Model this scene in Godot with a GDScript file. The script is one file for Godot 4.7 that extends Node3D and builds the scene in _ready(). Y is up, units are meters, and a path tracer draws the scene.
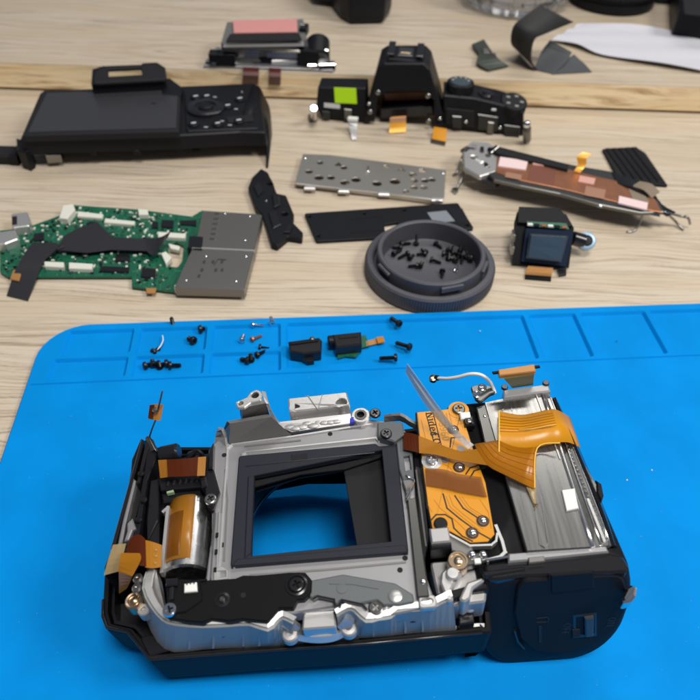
extends Node3D

# Lengths below are millimetres; Shape turns them into metres.
const MM := 0.001
var taken := {}
var mats := {}
var rng := RandomNumberGenerator.new()


class Shape:
	var st := SurfaceTool.new()
	var tf := Transform3D()
	var used := false

	func _init() -> void:
		st.begin(Mesh.PRIMITIVE_TRIANGLES)
		st.set_smooth_group(-1)

	func at(t: Transform3D) -> Shape:
		tf = t
		return self

	var is_soft := false

	func soft(on: bool, g := 1) -> Shape:
		is_soft = on
		st.set_smooth_group(g if on else -1)
		return self

	func p(v: Vector3) -> void:
		st.add_vertex(tf * v)

	func tri(a: Vector3, b: Vector3, c: Vector3) -> void:
		if (b - a).cross(c - a).length_squared() < 1e-12:
			return
		used = true
		p(a); p(b); p(c)

	func quad(a: Vector3, b: Vector3, c: Vector3, d: Vector3) -> void:
		tri(a, b, c)
		tri(a, c, d)

	# a flat list x, z, x, z ... as a ring that runs clockwise seen from above
	static func ring(a) -> PackedVector2Array:
		var r := PackedVector2Array()
		if a is PackedVector2Array:
			r = a.duplicate()
		else:
			for i in range(0, a.size(), 2):
				r.append(Vector2(a[i], a[i + 1]))
		if Shape.area(r) < 0.0:
			r.reverse()
		return r

	static func area(r: PackedVector2Array) -> float:
		var s := 0.0
		for i in r.size():
			var b := r[(i + 1) % r.size()]
			s += r[i].x * b.y - b.x * r[i].y
		return s * 0.5

	static func inset(r: PackedVector2Array, d: float) -> PackedVector2Array:
		var out := PackedVector2Array()
		var n := r.size()
		for i in n:
			var e1 := (r[i] - r[(i - 1 + n) % n]).normalized()
			var e2 := (r[(i + 1) % n] - r[i]).normalized()
			var n1 := Vector2(-e1.y, e1.x)
			var n2 := Vector2(-e2.y, e2.x)
			var k := maxf(1.0 + n1.dot(n2), 0.35)
			out.append(r[i] + (n1 + n2) / k * d)
		return out

	# corners rounded with radius r
	static func rounded(a, r: float, steps := 4) -> PackedVector2Array:
		var q := Shape.ring(a)
		var out := PackedVector2Array()
		var n := q.size()
		for i in n:
			var u := q[(i - 1 + n) % n] - q[i]
			var v := q[(i + 1) % n] - q[i]
			var half := acos(clampf(u.normalized().dot(v.normalized()), -1.0, 1.0)) * 0.5
			var cut := minf(r / maxf(tan(half), 0.05), minf(u.length(), v.length()) * 0.48)
			if half > 1.5:
				out.append(q[i])
				continue
			var a0 := q[i] + u.normalized() * cut
			var b0 := q[i] + v.normalized() * cut
			for k in steps + 1:
				var t := float(k) / steps
				out.append(a0.lerp(q[i], t).lerp(q[i].lerp(b0, t), t))
		return out

	static func circle(x: float, z: float, r: float, n := 16) -> PackedVector2Array:
		var out := PackedVector2Array()
		for i in n:
			var t := TAU * i / n
			out.append(Vector2(x + cos(t) * r, z + sin(t) * r))
		return out

	# ear clipping; holes are joined to the outline by a bridge
	static func triangles(outer: PackedVector2Array, holes: Array) -> PackedVector2Array:
		var q := outer.duplicate()
		var todo := holes.duplicate()
		todo.sort_custom(func(a, b): return Array(a).map(func(v): return v.x).max() > Array(b).map(func(v): return v.x).max())
		for h in todo:
			var best := INF
			var bi := 0
			var bj := 0
			var m := 0
			for j in h.size():
				if h[j].x > h[m].x:
					m = j
			for i in q.size():
				var d: float = q[i].distance_to(h[m])
				if d >= best:
					continue
				# the bridge must leave inside the outline's corner
				var u := q[i] - q[(i - 1 + q.size()) % q.size()]
				var w0 := q[(i + 1) % q.size()] - q[i]
				var to: Vector2 = h[m] - q[i]
				var left := u.cross(to) > 0.0
				var right := w0.cross(to) > 0.0
				if (not (left and right)) if u.cross(w0) >= 0.0 else (not (left or right)):
					continue
				var clear := true
				for other in todo:
					for k in other.size():
						var c2: Vector2 = other[k]
						var e2: Vector2 = other[(k + 1) % other.size()]
						if c2 == h[m] or e2 == h[m] or c2 == q[i] or e2 == q[i]:
							continue
						if Geometry2D.segment_intersects_segment(q[i], h[m], c2, e2) != null:
							clear = false
							break
					if not clear:
						break
				if not clear:
					continue
				for k in q.size():
					var c := q[k]
					var e := q[(k + 1) % q.size()]
					if c == q[i] or e == q[i]:
						continue
					if Geometry2D.segment_intersects_segment(q[i], h[m], c, e) != null:
						clear = false
						break
				if clear:
					best = d
					bi = i
					bj = m
			var w := PackedVector2Array()
			for i in bi + 1:
				w.append(q[i])
			for j in h.size() + 1:
				w.append(h[(bj + j) % h.size()])
			for i in range(bi, q.size()):
				w.append(q[i])
			q = w
		var out := PackedVector2Array()
		var idx := range(q.size())
		var guard := 0
		while idx.size() > 3 and guard < 4000000:
			var cut := false
			var m := idx.size()
			var pick := -1
			var pick_q := -1.0
			for i in m:
				guard += 1
				var a := q[idx[(i - 1 + m) % m]]
				var b := q[idx[i]]
				var c := q[idx[(i + 1) % m]]
				var cr := (b - a).cross(c - b)
				if cr <= 1e-7:
					if absf(cr) <= 1e-7 and (b - a).dot(c - b) >= 0.0 or a == b or b == c or a == c:
						pick = i
						pick_q = 9.0
						break
					continue
				var free := true
				for k in idx:
					var v := q[k]
					if v == a or v == b or v == c:
						continue
					if (b - a).cross(v - a) >= 1e-5 and (c - b).cross(v - b) >= 1e-5 and (a - c).cross(v - c) >= 1e-5:
						free = false
						break
				if free:
					var quality := cr / maxf(maxf((b - a).length_squared(), (c - b).length_squared()), (a - c).length_squared())
					if quality > pick_q:
						pick_q = quality
						pick = i
						if quality > 0.12:
							break
			if pick < 0:
				# a knot in the outline: cut its flattest corner off
				var least := INF
				for i in m:
					var a2 := q[idx[(i - 1 + m) % m]]
					var b2 := q[idx[i]]
					var c2 := q[idx[(i + 1) % m]]
					var cr2 := absf((b2 - a2).cross(c2 - b2))
					if cr2 < least:
						least = cr2
						pick = i
				var g0 := q[idx[(pick - 1 + m) % m]]
				pick_q = 1.0 if (q[idx[pick]] - g0).cross(q[idx[(pick + 1) % m]] - q[idx[pick]]) > 0.0 else 9.0
			if pick_q < 8.0:
				out.append(q[idx[(pick - 1 + m) % m]])
				out.append(q[idx[pick]])
				out.append(q[idx[(pick + 1) % m]])
			idx.remove_at(pick)
			cut = true
		if idx.size() == 3:
			for i in 3:
				out.append(q[idx[i]])
		return out

	func band(lo: PackedVector2Array, y0: float, hi: PackedVector2Array, y1: float) -> void:
		for i in lo.size():
			var j := (i + 1) % lo.size()
			quad(Vector3(hi[i].x, y1, hi[i].y), Vector3(lo[i].x, y0, lo[i].y), Vector3(lo[j].x, y0, lo[j].y), Vector3(hi[j].x, y1, hi[j].y))

	func cap(r: PackedVector2Array, holes: Array, y: float, up := true) -> void:
		var t := Shape.triangles(r, holes)
		for i in range(0, t.size(), 3):
			var a := Vector3(t[i].x, y, t[i].y)
			var b := Vector3(t[i + 1].x, y, t[i + 1].y)
			var c := Vector3(t[i + 2].x, y, t[i + 2].y)
			if up:
				tri(a, b, c)
			else:
				tri(a, c, b)

	# a slab with that outline, its upper edges (and lower ones with cb) chamfered
	func plate(a, y0: float, y1: float, ch := 0.25, holes := [], cb := 0.0) -> Shape:
		var r := Shape.ring(a)
		var top: Array = []
		var low: Array = []
		for h in holes:
			var q := Shape.ring(h)
			q.reverse()
			var qt := Shape.inset(q, ch * 0.6)
			band(q, y0, q, y1 - ch * 0.6)
			if ch > 0.0:
				band(q, y1 - ch * 0.6, qt, y1)
			top.append(qt)
			low.append(q)
		var rt := Shape.inset(r, ch)
		var rb := Shape.inset(r, cb)
		if cb > 0.0:
			band(rb, y0, r, y0 + cb)
		band(r, y0 + cb, r, y1 - ch)
		if ch > 0.0:
			band(r, y1 - ch, rt, y1)
		cap(rt, top, y1)
		cap(rb, low, y0, false)
		return self

	func box(c: Vector3, s: Vector3, ch := 0.2) -> Shape:
		var x := s.x / 2
		var z := s.z / 2
		return plate([c.x - x, c.z - z, c.x + x, c.z - z, c.x + x, c.z + z, c.x - x, c.z + z], c.y - s.y / 2, c.y + s.y / 2, ch, [], ch)

	# rings of equal length, each a list of Vector3 clockwise from above, lowest first
	func loft(rings: Array, close_low := true, close_high := true) -> Shape:
		for k in rings.size() - 1:
			var lo: Array = rings[k]
			var hi: Array = rings[k + 1]
			for i in lo.size():
				var j := (i + 1) % lo.size()
				quad(hi[i], lo[i], lo[j], hi[j])
		for e in [[close_low, rings[0], false], [close_high, rings[-1], true]]:
			if e[0]:
				var c := Vector3.ZERO
				for v in e[1]:
					c += v / e[1].size()
				for i in e[1].size():
					var j: int = (i + 1) % e[1].size()
					if e[2]:
						tri(c, e[1][i], e[1][j])
					else:
						tri(c, e[1][j], e[1][i])
		return self

	# profile: radius, height, radius, height ... round the y axis through c, from the bottom outwards and up
	func lathe(c: Vector3, profile: Array, n := 24) -> Shape:
		var g := 1
		for k in range(0, profile.size() - 2, 2):
			# sharp edges stay sharp: the smoothing changes group where the profile turns
			if is_soft and k > 0:
				var u := Vector2(profile[k] - profile[k - 2], profile[k + 1] - profile[k - 1])
				var v := Vector2(profile[k + 2] - profile[k], profile[k + 3] - profile[k + 1])
				if absf(u.angle_to(v)) > 0.62:
					g = g % 3 + 1
			if is_soft:
				st.set_smooth_group(g)
			for i in n:
				var t0 := TAU * i / n
				var t1 := TAU * (i + 1) / n
				var d0 := Vector3(cos(t0), 0, sin(t0))
				var d1 := Vector3(cos(t1), 0, sin(t1))
				var a: Vector3 = c + d0 * profile[k] + Vector3(0, profile[k + 1], 0)
				var b: Vector3 = c + d1 * profile[k] + Vector3(0, profile[k + 1], 0)
				var e: Vector3 = c + d1 * profile[k + 2] + Vector3(0, profile[k + 3], 0)
				var f: Vector3 = c + d0 * profile[k + 2] + Vector3(0, profile[k + 3], 0)
				if profile[k] == 0:
					tri(a, e, f)
				elif profile[k + 2] == 0:
					tri(f, a, b)
				else:
					quad(f, a, b, e)
		return self

	# a solid cylinder whose axis runs from a to b
	func rod(a: Vector3, b: Vector3, r: float, n := 14, ch := 0.15) -> Shape:
		var keep := tf
		var y := (b - a).normalized()
		var x := y.cross(Vector3(0, 0, 1) if absf(y.z) < 0.8 else Vector3(1, 0, 0)).normalized()
		tf = keep * Transform3D(Basis(x, y, x.cross(y)), a)
		var h := a.distance_to(b)
		lathe(Vector3.ZERO, [0, 0, r - ch, 0, r, ch, r, h - ch, r - ch, h, 0, h], n)
		tf = keep
		return self

	static func curve(pts: Array, per := 6) -> Array:
		var out := []
		for i in pts.size() - 1:
			var a = pts[maxi(i - 1, 0)]
			var d = pts[mini(i + 2, pts.size() - 1)]
			for k in per:
				out.append(pts[i].cubic_interpolate(pts[i + 1], a, d, float(k) / per))
		out.append(pts[-1])
		return out

	func tube(pts: Array, r: float, n := 8, per := 6) -> Shape:
		var c := Shape.curve(pts, per)
		var rings := []
		var side := Vector3.UP
		for i in c.size():
			var t: Vector3 = (c[mini(i + 1, c.size() - 1)] - c[maxi(i - 1, 0)]).normalized()
			var x := t.cross(side)
			if x.length() < 0.05:
				x = t.cross(Vector3(0.3, 0, 1))
			x = x.normalized()
			var y := x.cross(t)
			var q := []
			for k in n:
				var u := TAU * k / n
				q.append(c[i] + (x * cos(u) + y * sin(u)) * r)
			rings.append(q)
		return loft(rings)

	# a sheet of that thickness between two edges given as lists of points
	func sheet(a: Array, b: Array, thick := 0.15, per := 5) -> Shape:
		var ca := Shape.curve(a, per) if per > 1 else a
		var cb := Shape.curve(b, per) if per > 1 else b
		var na := []
		var nb := []
		for i in ca.size():
			var t: Vector3 = ca[mini(i + 1, ca.size() - 1)] - ca[maxi(i - 1, 0)] + cb[mini(i + 1, ca.size() - 1)] - cb[maxi(i - 1, 0)]
			var nrm := t.cross(cb[i] - ca[i]).normalized() * thick
			na.append(ca[i] + nrm)
			nb.append(cb[i] + nrm)
		for i in ca.size() - 1:
			quad(na[i], na[i + 1], nb[i + 1], nb[i])
			quad(ca[i], cb[i], cb[i + 1], ca[i + 1])
			quad(na[i], ca[i], ca[i + 1], na[i + 1])
			quad(nb[i], nb[i + 1], cb[i + 1], cb[i])
		quad(na[0], nb[0], cb[0], ca[0])
		quad(na[-1], ca[-1], cb[-1], nb[-1])
		return self

	func mesh() -> ArrayMesh:
		st.generate_normals()
		var a := st.commit_to_arrays()
		var v: PackedVector3Array = a[Mesh.ARRAY_VERTEX]
		for i in v.size():
			v[i] *= 0.001
		a[Mesh.ARRAY_VERTEX] = v
		var m := ArrayMesh.new()
		m.add_surface_from_arrays(Mesh.PRIMITIVE_TRIANGLES, a)
		return m


func numbered(called: String, parent: Node) -> String:
	var key := str(parent.get_instance_id()) + called
	taken[key] = taken.get(key, -1) + 1
	return called if taken[key] == 0 else "%s_%03d" % [called, taken[key]]


func obj(called: String, shape, material: Material, parent: Node = self) -> MeshInstance3D:
	var o := MeshInstance3D.new()
	o.name = numbered(called, parent)
	o.mesh = shape if shape is Mesh else shape.mesh()
	o.material_override = material
	parent.add_child(o, true)
	return o


func put(called: String, m: Mesh, material: Material, parent: Node, where: Vector3, basis := Basis()) -> MeshInstance3D:
	var o := obj(called, m, material, parent)
	o.transform = Transform3D(basis, where * MM)
	return o


func tag(o: Node, label: String, category: String, group := "") -> Node:
	o.set_meta("label", label)
	o.set_meta("category", category)
	if group != "":
		o.set_meta("group", group)
	return o


func thing(called: String, label: String, category: String, where: Transform3D, group := "") -> Node3D:
	var o := Node3D.new()
	o.name = numbered(called, self)
	add_child(o)
	o.transform = where
	tag(o, label, category, group)
	return o


func sh() -> Shape:
	return Shape.new()


# points in a plane at one height, as Vector3
func lift(a: Array, y: float) -> Array:
	var out := []
	for i in range(0, a.size(), 2):
		out.append(Vector3(a[i], y, a[i + 1]))
	return out


# a round head with a cross recess, its bearing face at y = 0
func screw_head(r: float, h: float, cross := true) -> Shape:
	var s := sh()
	s.soft(true)
	s.lathe(Vector3.ZERO, [r, 0, r, h * 0.6, r * 0.94, h * 0.86, r * 0.8, h], 18)
	s.soft(false)
	if not cross:
		s.cap(Shape.circle(0, 0, r * 0.8, 18), [], h)
		return s
	var w := r * 0.15
	var l := r * 0.55
	var x := PackedVector2Array()
	for v in [[-w, -l], [w, -l], [w, -w], [l, -w], [l, w], [w, w], [w, l], [-w, l], [-w, w], [-l, w], [-l, -w], [-w, -w]]:
		x.append(Vector2(v[0], v[1]))
	var back := x.duplicate()
	back.reverse()
	s.cap(Shape.circle(0, 0, r * 0.8, 18), [back], h)
	s.band(back, h - r * 0.6, back, h)
	s.cap(x, [], h - r * 0.6)
	return s


func paint(c: Color, rough := 0.5, metal := 0.0, spec := 0.5) -> StandardMaterial3D:
	var m := StandardMaterial3D.new()
	m.albedo_color = c.linear_to_srgb()
	m.roughness = rough
	m.metallic = metal
	m.metallic_specular = spec
	return m


# relief and uneven gloss from one noise texture, laid on from three sides
func worn(m: StandardMaterial3D, tex: Texture2D, per_m: float, relief := 0.0, gloss: Texture2D = null) -> StandardMaterial3D:
	m.uv1_triplanar = true
	m.uv1_scale = Vector3.ONE * per_m
	if relief > 0.0:
		m.heightmap_enabled = true
		m.heightmap_texture = tex
		m.heightmap_scale = relief
	if gloss:
		m.roughness_texture = gloss
		m.roughness_texture_channel = BaseMaterial3D.TEXTURE_CHANNEL_RED
	return m


func noise(frequency: float, octaves := 4, seed_ := 1, kind := FastNoiseLite.TYPE_SIMPLEX_SMOOTH) -> FastNoiseLite:
	var f := FastNoiseLite.new()
	f.seed = seed_
	f.frequency = frequency
	f.fractal_octaves = octaves
	f.noise_type = kind
	return f


# a square grey texture that repeats, running from lo to hi
func grain(size: int, frequency: float, lo: float, hi: float, seed_ := 1, octaves := 4) -> ImageTexture:
	var im := noise(frequency, octaves, seed_).get_seamless_image(size, size)
	im.convert(Image.FORMAT_RGB8)
	for y in size:
		for x in size:
			var v := lerpf(lo, hi, im.get_pixel(x, y).r)
			im.set_pixel(x, y, Color(v, v, v))
	return ImageTexture.create_from_image(im)


# green board: fine orthogonal tracks and pads
func circuit(size: int, base: Color, light: Color, seed_: int) -> ImageTexture:
	var im := Image.create(size, size, false, Image.FORMAT_RGB8)
	im.fill(base)
	var r := RandomNumberGenerator.new()
	r.seed = seed_
	for k in 420:
		var x := r.randi() % size
		var y := r.randi() % size
		var l := r.randi_range(8, 70)
		var c := base.lerp(light, r.randf_range(0.3, 1.0))
		if k % 2:
			im.fill_rect(Rect2i(x, y, l, 1 + r.randi() % 2), c)
		else:
			im.fill_rect(Rect2i(x, y, 1 + r.randi() % 2, l), c)
	for k in 260:
		im.fill_rect(Rect2i(r.randi() % size, r.randi() % size, r.randi_range(2, 5), r.randi_range(2, 5)), Color(0.62, 0.60, 0.46) if k % 2 else base.darkened(0.45))
	return ImageTexture.create_from_image(im)


# pale wood: long fine streaks along x, wandering a little
func wood(w: int, h: int, base: Color, dark: Color, red: Color, wave: float, fine: float, broad: float, seed_: int) -> ImageTexture:
	var im := Image.create(w, h, false, Image.FORMAT_RGB8)
	var a := noise(1.0, 3, seed_)
	var b := noise(1.0, 2, seed_ + 1)
	for y in h:
		for x in w:
			var t := TAU * x / w
			var cx := cos(t) * 0.55
			var cy := sin(t) * 0.55
			var v := float(y) / h
			# mirrored in v, so that the texture repeats
			var m := absf(v * 2.0 - 1.0)
			var bend := b.get_noise_3d(cx, cy, m * 3.0) * wave
			var s := a.get_noise_3d(cx * 1.4, cy * 1.4, (m + bend) * fine)
			var f := a.get_noise_3d(cx * 7.0 + 9.0, cy * 7.0, (m + bend) * fine * 3.4)
			var g := b.get_noise_3d(cx, cy + 5.0, (m + bend) * broad)
			var k := clampf(0.30 + s * 0.75 + f * 0.38, 0.0, 1.0)
			var c := base.lerp(dark, k * k * 1.25)
			c = c.lerp(red, clampf(0.25 + g * 0.8, 0.0, 0.75))
			im.set_pixel(x, y, c)
	return ImageTexture.create_from_image(im)


func _ready() -> void:
	rng.seed = 7
	setup()
	make_materials()
	build_setting()
	build_body()
	build_back_row()
	build_table_things()
	build_mat_things()


func setup() -> void:
	var cam := Camera3D.new()
	cam.name = "camera"
	add_child(cam)
	var lens := CameraAttributesPhysical.new()
	lens.frustum_focal_length = 46.0
	lens.frustum_focus_distance = 0.222
	lens.exposure_aperture = 25.0
	lens.frustum_near = 0.01
	lens.frustum_far = 20.0
	cam.attributes = lens
	cam.fov = 53.8
	cam.near = 0.01
	cam.far = 20.0
	cam.transform = Transform3D(Basis(Vector3(0.99939, 0.02468, -0.02468), Vector3(-0.03490, 0.70668, -0.70668), Vector3(-0.00000, 0.70711, 0.70711)), Vector3(0, 0.215, 0))
	cam.current = true
	var around := WorldEnvironment.new()
	around.name = "room_air"
	var e := Environment.new()
	e.background_mode = Environment.BG_COLOR
	e.background_color = Color(0.115, 0.13, 0.16).linear_to_srgb()
	e.tonemap_mode = Environment.TONE_MAPPER_LINEAR
	e.tonemap_exposure = 1.0
	e.sdfgi_enabled = true
	e.ssao_enabled = true
	e.ssil_enabled = true
	around.environment = e
	add_child(around)
	# lamps over the bench: one above, one off to the right, a long tube beyond it
	for q in [[Vector3(0.13, 1.12, 0.08), 0.95, Vector2(0.3, 0.3)], [Vector3(0.85, 0.95, 0.0), 0.8, Vector2(0.3, 0.3)], [Vector3(0.25, 1.25, -1.05), 0.52, Vector2(1.2, 0.1)]]:
		var panel := AreaLight3D.new()
		panel.name = "bench_lamp_light"
		panel.area_size = q[2]
		panel.area_normalize_energy = true
		panel.light_color = Color(1.0, 0.985, 0.96)
		panel.light_energy = q[1]
		panel.area_range = 8.0
		panel.shadow_enabled = true
		add_child(panel, true)
		panel.look_at_from_position(q[0], Vector3(0.0, 0.0, -0.2), Vector3(0, 0, -1))


func make_materials() -> void:
	var fine := grain(256, 0.09, 0.0, 1.0, 3)
	var smear := grain(256, 0.02, 0.75, 1.0, 4)
	mats.fine = fine
	mats.smear = smear
	var brushed := grain(256, 0.012, 0.72, 1.0, 21, 5)
	var t := StandardMaterial3D.new()
	t.albedo_texture = wood(1024, 1024, Color(0.79, 0.74, 0.665), Color(0.55, 0.475, 0.39), Color(0.755, 0.685, 0.59), 0.05, 75.0, 7.0, 11)
	t.roughness = 0.42
	t.uv1_triplanar = true
	t.uv1_world_triplanar = true
	t.uv1_scale = Vector3(2.0, 3.1, 3.1)
	mats.table = t
	var r := StandardMaterial3D.new()
	r.albedo_texture = wood(1024, 512, Color(0.95, 0.87, 0.72), Color(0.66, 0.53, 0.38), Color(0.90, 0.78, 0.60), 0.12, 11.0, 3.0, 31)
	r.roughness = 0.6
	r.uv1_triplanar = true
	r.uv1_world_triplanar = true
	r.uv1_scale = Vector3(3.1, 15.0, 15.0)
	mats.edge = r
	mats.mat = worn(paint(Color(0.0, 0.25, 0.70), 0.72, 0.0, 0.18), fine, 260.0, 0.0014)
	mats.mat.albedo_texture = grain(256, 0.012, 0.93, 1.0, 15)
	mats.mat.uv1_scale = Vector3.ONE * 9.0
	mats.mat.heightmap_enabled = false
	mats.mat.normal_enabled = false
	mats.black = worn(paint(Color(0.0085, 0.009, 0.0115), 0.42, 0.0, 0.3), fine, 400.0, 0.0007)
	mats.matte = worn(paint(Color(0.013, 0.013, 0.015), 0.7, 0.0, 0.35), fine, 400.0, 0.001)
	mats.mask = worn(paint(Color(0.013, 0.0145, 0.023), 0.55, 0.0, 0.4), fine, 500.0, 0.001)
	mats.blade = paint(Color(0.010, 0.010, 0.012), 0.6, 0.0, 0.35)
	mats.alloy = worn(paint(Color(0.34, 0.335, 0.345), 0.42, 0.7), fine, 420.0, 0.0008)
	mats.bright = worn(paint(Color(0.60, 0.59, 0.58), 0.36, 0.75), fine, 300.0, 0.0008)
	mats.cast = worn(paint(Color(0.20, 0.195, 0.19), 0.5, 0.6), fine, 350.0, 0.0012)
	mats.steel = worn(paint(Color(0.30, 0.297, 0.285), 0.34, 1.0), brushed, 25.0, 0.0, brushed)
	mats.shell = worn(paint(Color(0.008, 0.0085, 0.010), 0.55, 0.0, 0.25), fine, 600.0, 0.0012)
	mats.gloss = paint(Color(0.011, 0.011, 0.013), 0.22)
	mats.mount = paint(Color(0.03, 0.03, 0.032), 0.45, 0.5)
	mats.rough_cast = worn(paint(Color(0.46, 0.45, 0.45), 0.45, 0.6), fine, 160.0, 0.008)
	mats.cast_light = worn(paint(Color(0.46, 0.45, 0.45), 0.42, 0.7), fine, 300.0, 0.0012)
	mats.wall = worn(paint(Color(0.28, 0.29, 0.29), 0.48, 0.45), fine, 300.0, 0.0016)
	mats.grey_paint = worn(paint(Color(0.12, 0.13, 0.135), 0.5, 0.3), fine, 400.0, 0.0016)
	mats.carrier = worn(paint(Color(0.005, 0.005, 0.006), 0.5, 0.0, 0.25), fine, 500.0, 0.001)
	mats.dark_steel = paint(Color(0.16, 0.16, 0.15), 0.3, 0.9)
	mats.blue_paint = paint(Color(0.02, 0.04, 0.45), 0.5)
	mats.white_plastic = paint(Color(0.75, 0.75, 0.72), 0.45)
	mats.pale_green = paint(Color(0.3, 0.42, 0.25), 0.5)
	mats.bronze = paint(Color(0.5, 0.38, 0.26), 0.3, 1.0)
	mats.olive = paint(Color(0.10, 0.10, 0.025), 0.45)
	mats.bronze_amber = paint(Color(0.45, 0.22, 0.07), 0.4, 0.3)
	mats.pad_grey = paint(Color(0.25, 0.24, 0.24), 0.4, 0.6)
	mats.latch = paint(Color(0.05, 0.052, 0.056), 0.55)
	mats.latch_blue = paint(Color(0.03, 0.034, 0.04), 0.4)
	mats.print_black = paint(Color(0.02, 0.012, 0.006), 0.5)
	mats.print_faint = paint(Color(0.42, 0.20, 0.03), 0.5)
	mats.print_door = paint(Color(0.004, 0.004, 0.005), 0.6)
	mats.chrome_rolled = worn(paint(Color(0.66, 0.66, 0.66), 0.3, 1.0), brushed, 120.0, 0.0, brushed)
	mats.amber_solid = worn(paint(Color(0.64, 0.265, 0.008), 0.36), smear, 40.0, 0.0, smear)
	mats.amber_sheet = film(Color(0.66, 0.275, 0.004, 0.82), 0.3)
	mats.amber_lobe = film(Color(0.48, 0.17, 0.003, 0.76), 0.3)
	mats.amber_deep = worn(paint(Color(0.46, 0.16, 0.005), 0.33), smear, 40.0, 0.0, smear)
	mats.amber_thick = paint(Color(0.30, 0.12, 0.01), 0.3)
	mats.amber_edge = paint(Color(0.85, 0.5, 0.08), 0.35)
	mats.brown_film = paint(Color(0.070, 0.014, 0.004), 0.3, 0.0, 0.25)
	mats.amber_film = film(Color(0.40, 0.16, 0.008, 0.8), 0.28)
	mats.amber_dark = film(Color(0.20, 0.055, 0.003, 0.5), 0.3)
	mats.pale_film = film(Color(0.45, 0.33, 0.16, 0.6), 0.28)
	mats.clear_film = film(Color(0.55, 0.55, 0.54, 0.5), 0.28)
	mats.grey_film = film(Color(0.30, 0.32, 0.34, 0.6), 0.3)
	mats.lip = worn(paint(Color(0.62, 0.61, 0.60), 0.42, 0.5), fine, 300.0, 0.0008)
	mats.copper_dark = paint(Color(0.30, 0.12, 0.08), 0.4, 0.6)
	mats.copper_pale = paint(Color(0.46, 0.25, 0.17), 0.45, 0.5)
	mats.chrome_soft = paint(Color(0.75, 0.75, 0.74), 0.2, 1.0)
	mats.dust = paint(Color(0.12, 0.35, 0.62), 0.8)
	mats.dark_chrome = paint(Color(0.42, 0.40, 0.38), 0.25, 1.0)
	mats.trace = paint(Color(0.36, 0.12, 0.003), 0.4)
	mats.screen = worn(paint(Color(0.036, 0.036, 0.041), 0.38), smear, 14.0, 0.0, smear)
	mats.icon = paint(Color(0.6, 0.6, 0.62), 0.5)
	mats.icon_dim = paint(Color(0.30, 0.31, 0.30), 0.5)
	mats.lime = paint(Color(0.50, 0.86, 0.004), 0.5)
	mats.amber_inside = paint(Color(0.16, 0.06, 0.02), 0.4)
	mats.amber_bright = paint(Color(0.85, 0.42, 0.05), 0.3, 0.2)
	mats.pink_film = paint(Color(0.75, 0.42, 0.3), 0.3)
	mats.dial_blue = paint(Color(0.045, 0.065, 0.08), 0.35)
	mats.pink_glass = paint(Color(0.62, 0.27, 0.25), 0.25)
	mats.blue_grey = paint(Color(0.25, 0.32, 0.45), 0.4, 0.4)
	mats.brown_red = paint(Color(0.09, 0.02, 0.015), 0.4)
	mats.dark_green = worn(paint(Color(0.06, 0.07, 0.06), 0.5, 0.5), fine, 200.0, 0.006)
	mats.leather = worn(paint(Color(0.018, 0.018, 0.019), 0.7), fine, 200.0, 0.006)
	mats.leather_back = worn(paint(Color(0.05, 0.055, 0.06), 0.6), fine, 200.0, 0.006)
	mats.paper = worn(paint(Color(0.58, 0.58, 0.63), 0.8), fine, 30.0, 0.02)
	mats.steel_plate = paint(Color(0.46, 0.44, 0.40), 0.34, 0.8)
	mats.label_grey = paint(Color(0.20, 0.22, 0.25), 0.4)
	mats.cap_grey = worn(paint(Color(0.07, 0.07, 0.083), 0.5), fine, 300.0, 0.001)
	mats.screw_black = paint(Color(0.02, 0.02, 0.022), 0.3, 0.5)
	mats.navy = paint(Color(0.01, 0.02, 0.045), 0.3)
	mats.blue_glass = paint(Color(0.045, 0.075, 0.11), 0.14)
	mats.ring_blue = paint(Color(0.30, 0.42, 0.55), 0.35, 0.3)
	mats.copper = worn(paint(Color(0.42, 0.185, 0.10), 0.4, 0.7), smear, 30.0, 0.0, smear)
	mats.pad_pink = paint(Color(0.75, 0.58, 0.58), 0.6)
	mats.pad_rose = paint(Color(0.6, 0.33, 0.27), 0.6)
	mats.tape_brown = paint(Color(0.22, 0.17, 0.12), 0.5)
	mats.slot_steel = paint(Color(0.22, 0.21, 0.20), 0.33, 0.75)
	mats.cream = paint(Color(0.66, 0.66, 0.58), 0.5)
	mats.cable = paint(Color(0.018, 0.018, 0.022), 0.45)
	mats.pcb = paint(Color(1, 1, 1), 0.35)
	mats.pcb.albedo_texture = circuit(512, Color(0.07, 0.34, 0.25), Color(0.26, 0.54, 0.42), 5)
	mats.pcb.uv1_triplanar = true
	mats.pcb.uv1_scale = Vector3.ONE * 22.0
	mats.glass = paint(Color(1, 1, 1), 0.02)
	mats.glass.albedo_color = Color(1, 1, 1, 0.04)
	mats.glass.refraction_enabled = true
	mats.glass.refraction_scale = 0.05
	mats.steel.uv1_scale = Vector3(170, 170, 7)
	mats.chrome = paint(Color(0.8, 0.8, 0.8), 0.12, 1.0)


# a see-through film: light is partly let past
func film(c: Color, rough: float) -> StandardMaterial3D:
	var m := paint(Color(c.r, c.g, c.b), rough)
	m.albedo_color.a = c.a
	m.transparency = BaseMaterial3D.TRANSPARENCY_ALPHA
	return m


func build_setting() -> void:
	# the table, its laminated top 30 mm thick
	var s := sh().box(Vector3(0, -15, -500), Vector3(1800, 30, 1500), 2)
	var o := obj("table", s, mats.table)
	o.set_meta("kind", "structure")
	# the raised board along the back of the table
	s = sh().box(Vector3(0, 10.1, -706), Vector3(1760, 16.8, 500), 0.6)
	s.box(Vector3(0, 0.85, -716), Vector3(1740, 1.7, 480), 0.1)
	o = obj("raised_shelf", s, mats.edge)
	s = sh().box(Vector3(0, 18.7, -706), Vector3(1760, 0.4, 500), 0.1)
	tag(o, "pale wooden board raised along the back of the table, its front edge showing", "shelf")
	obj("shelf_top", s, mats.table, o)
	build_mat()


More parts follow.
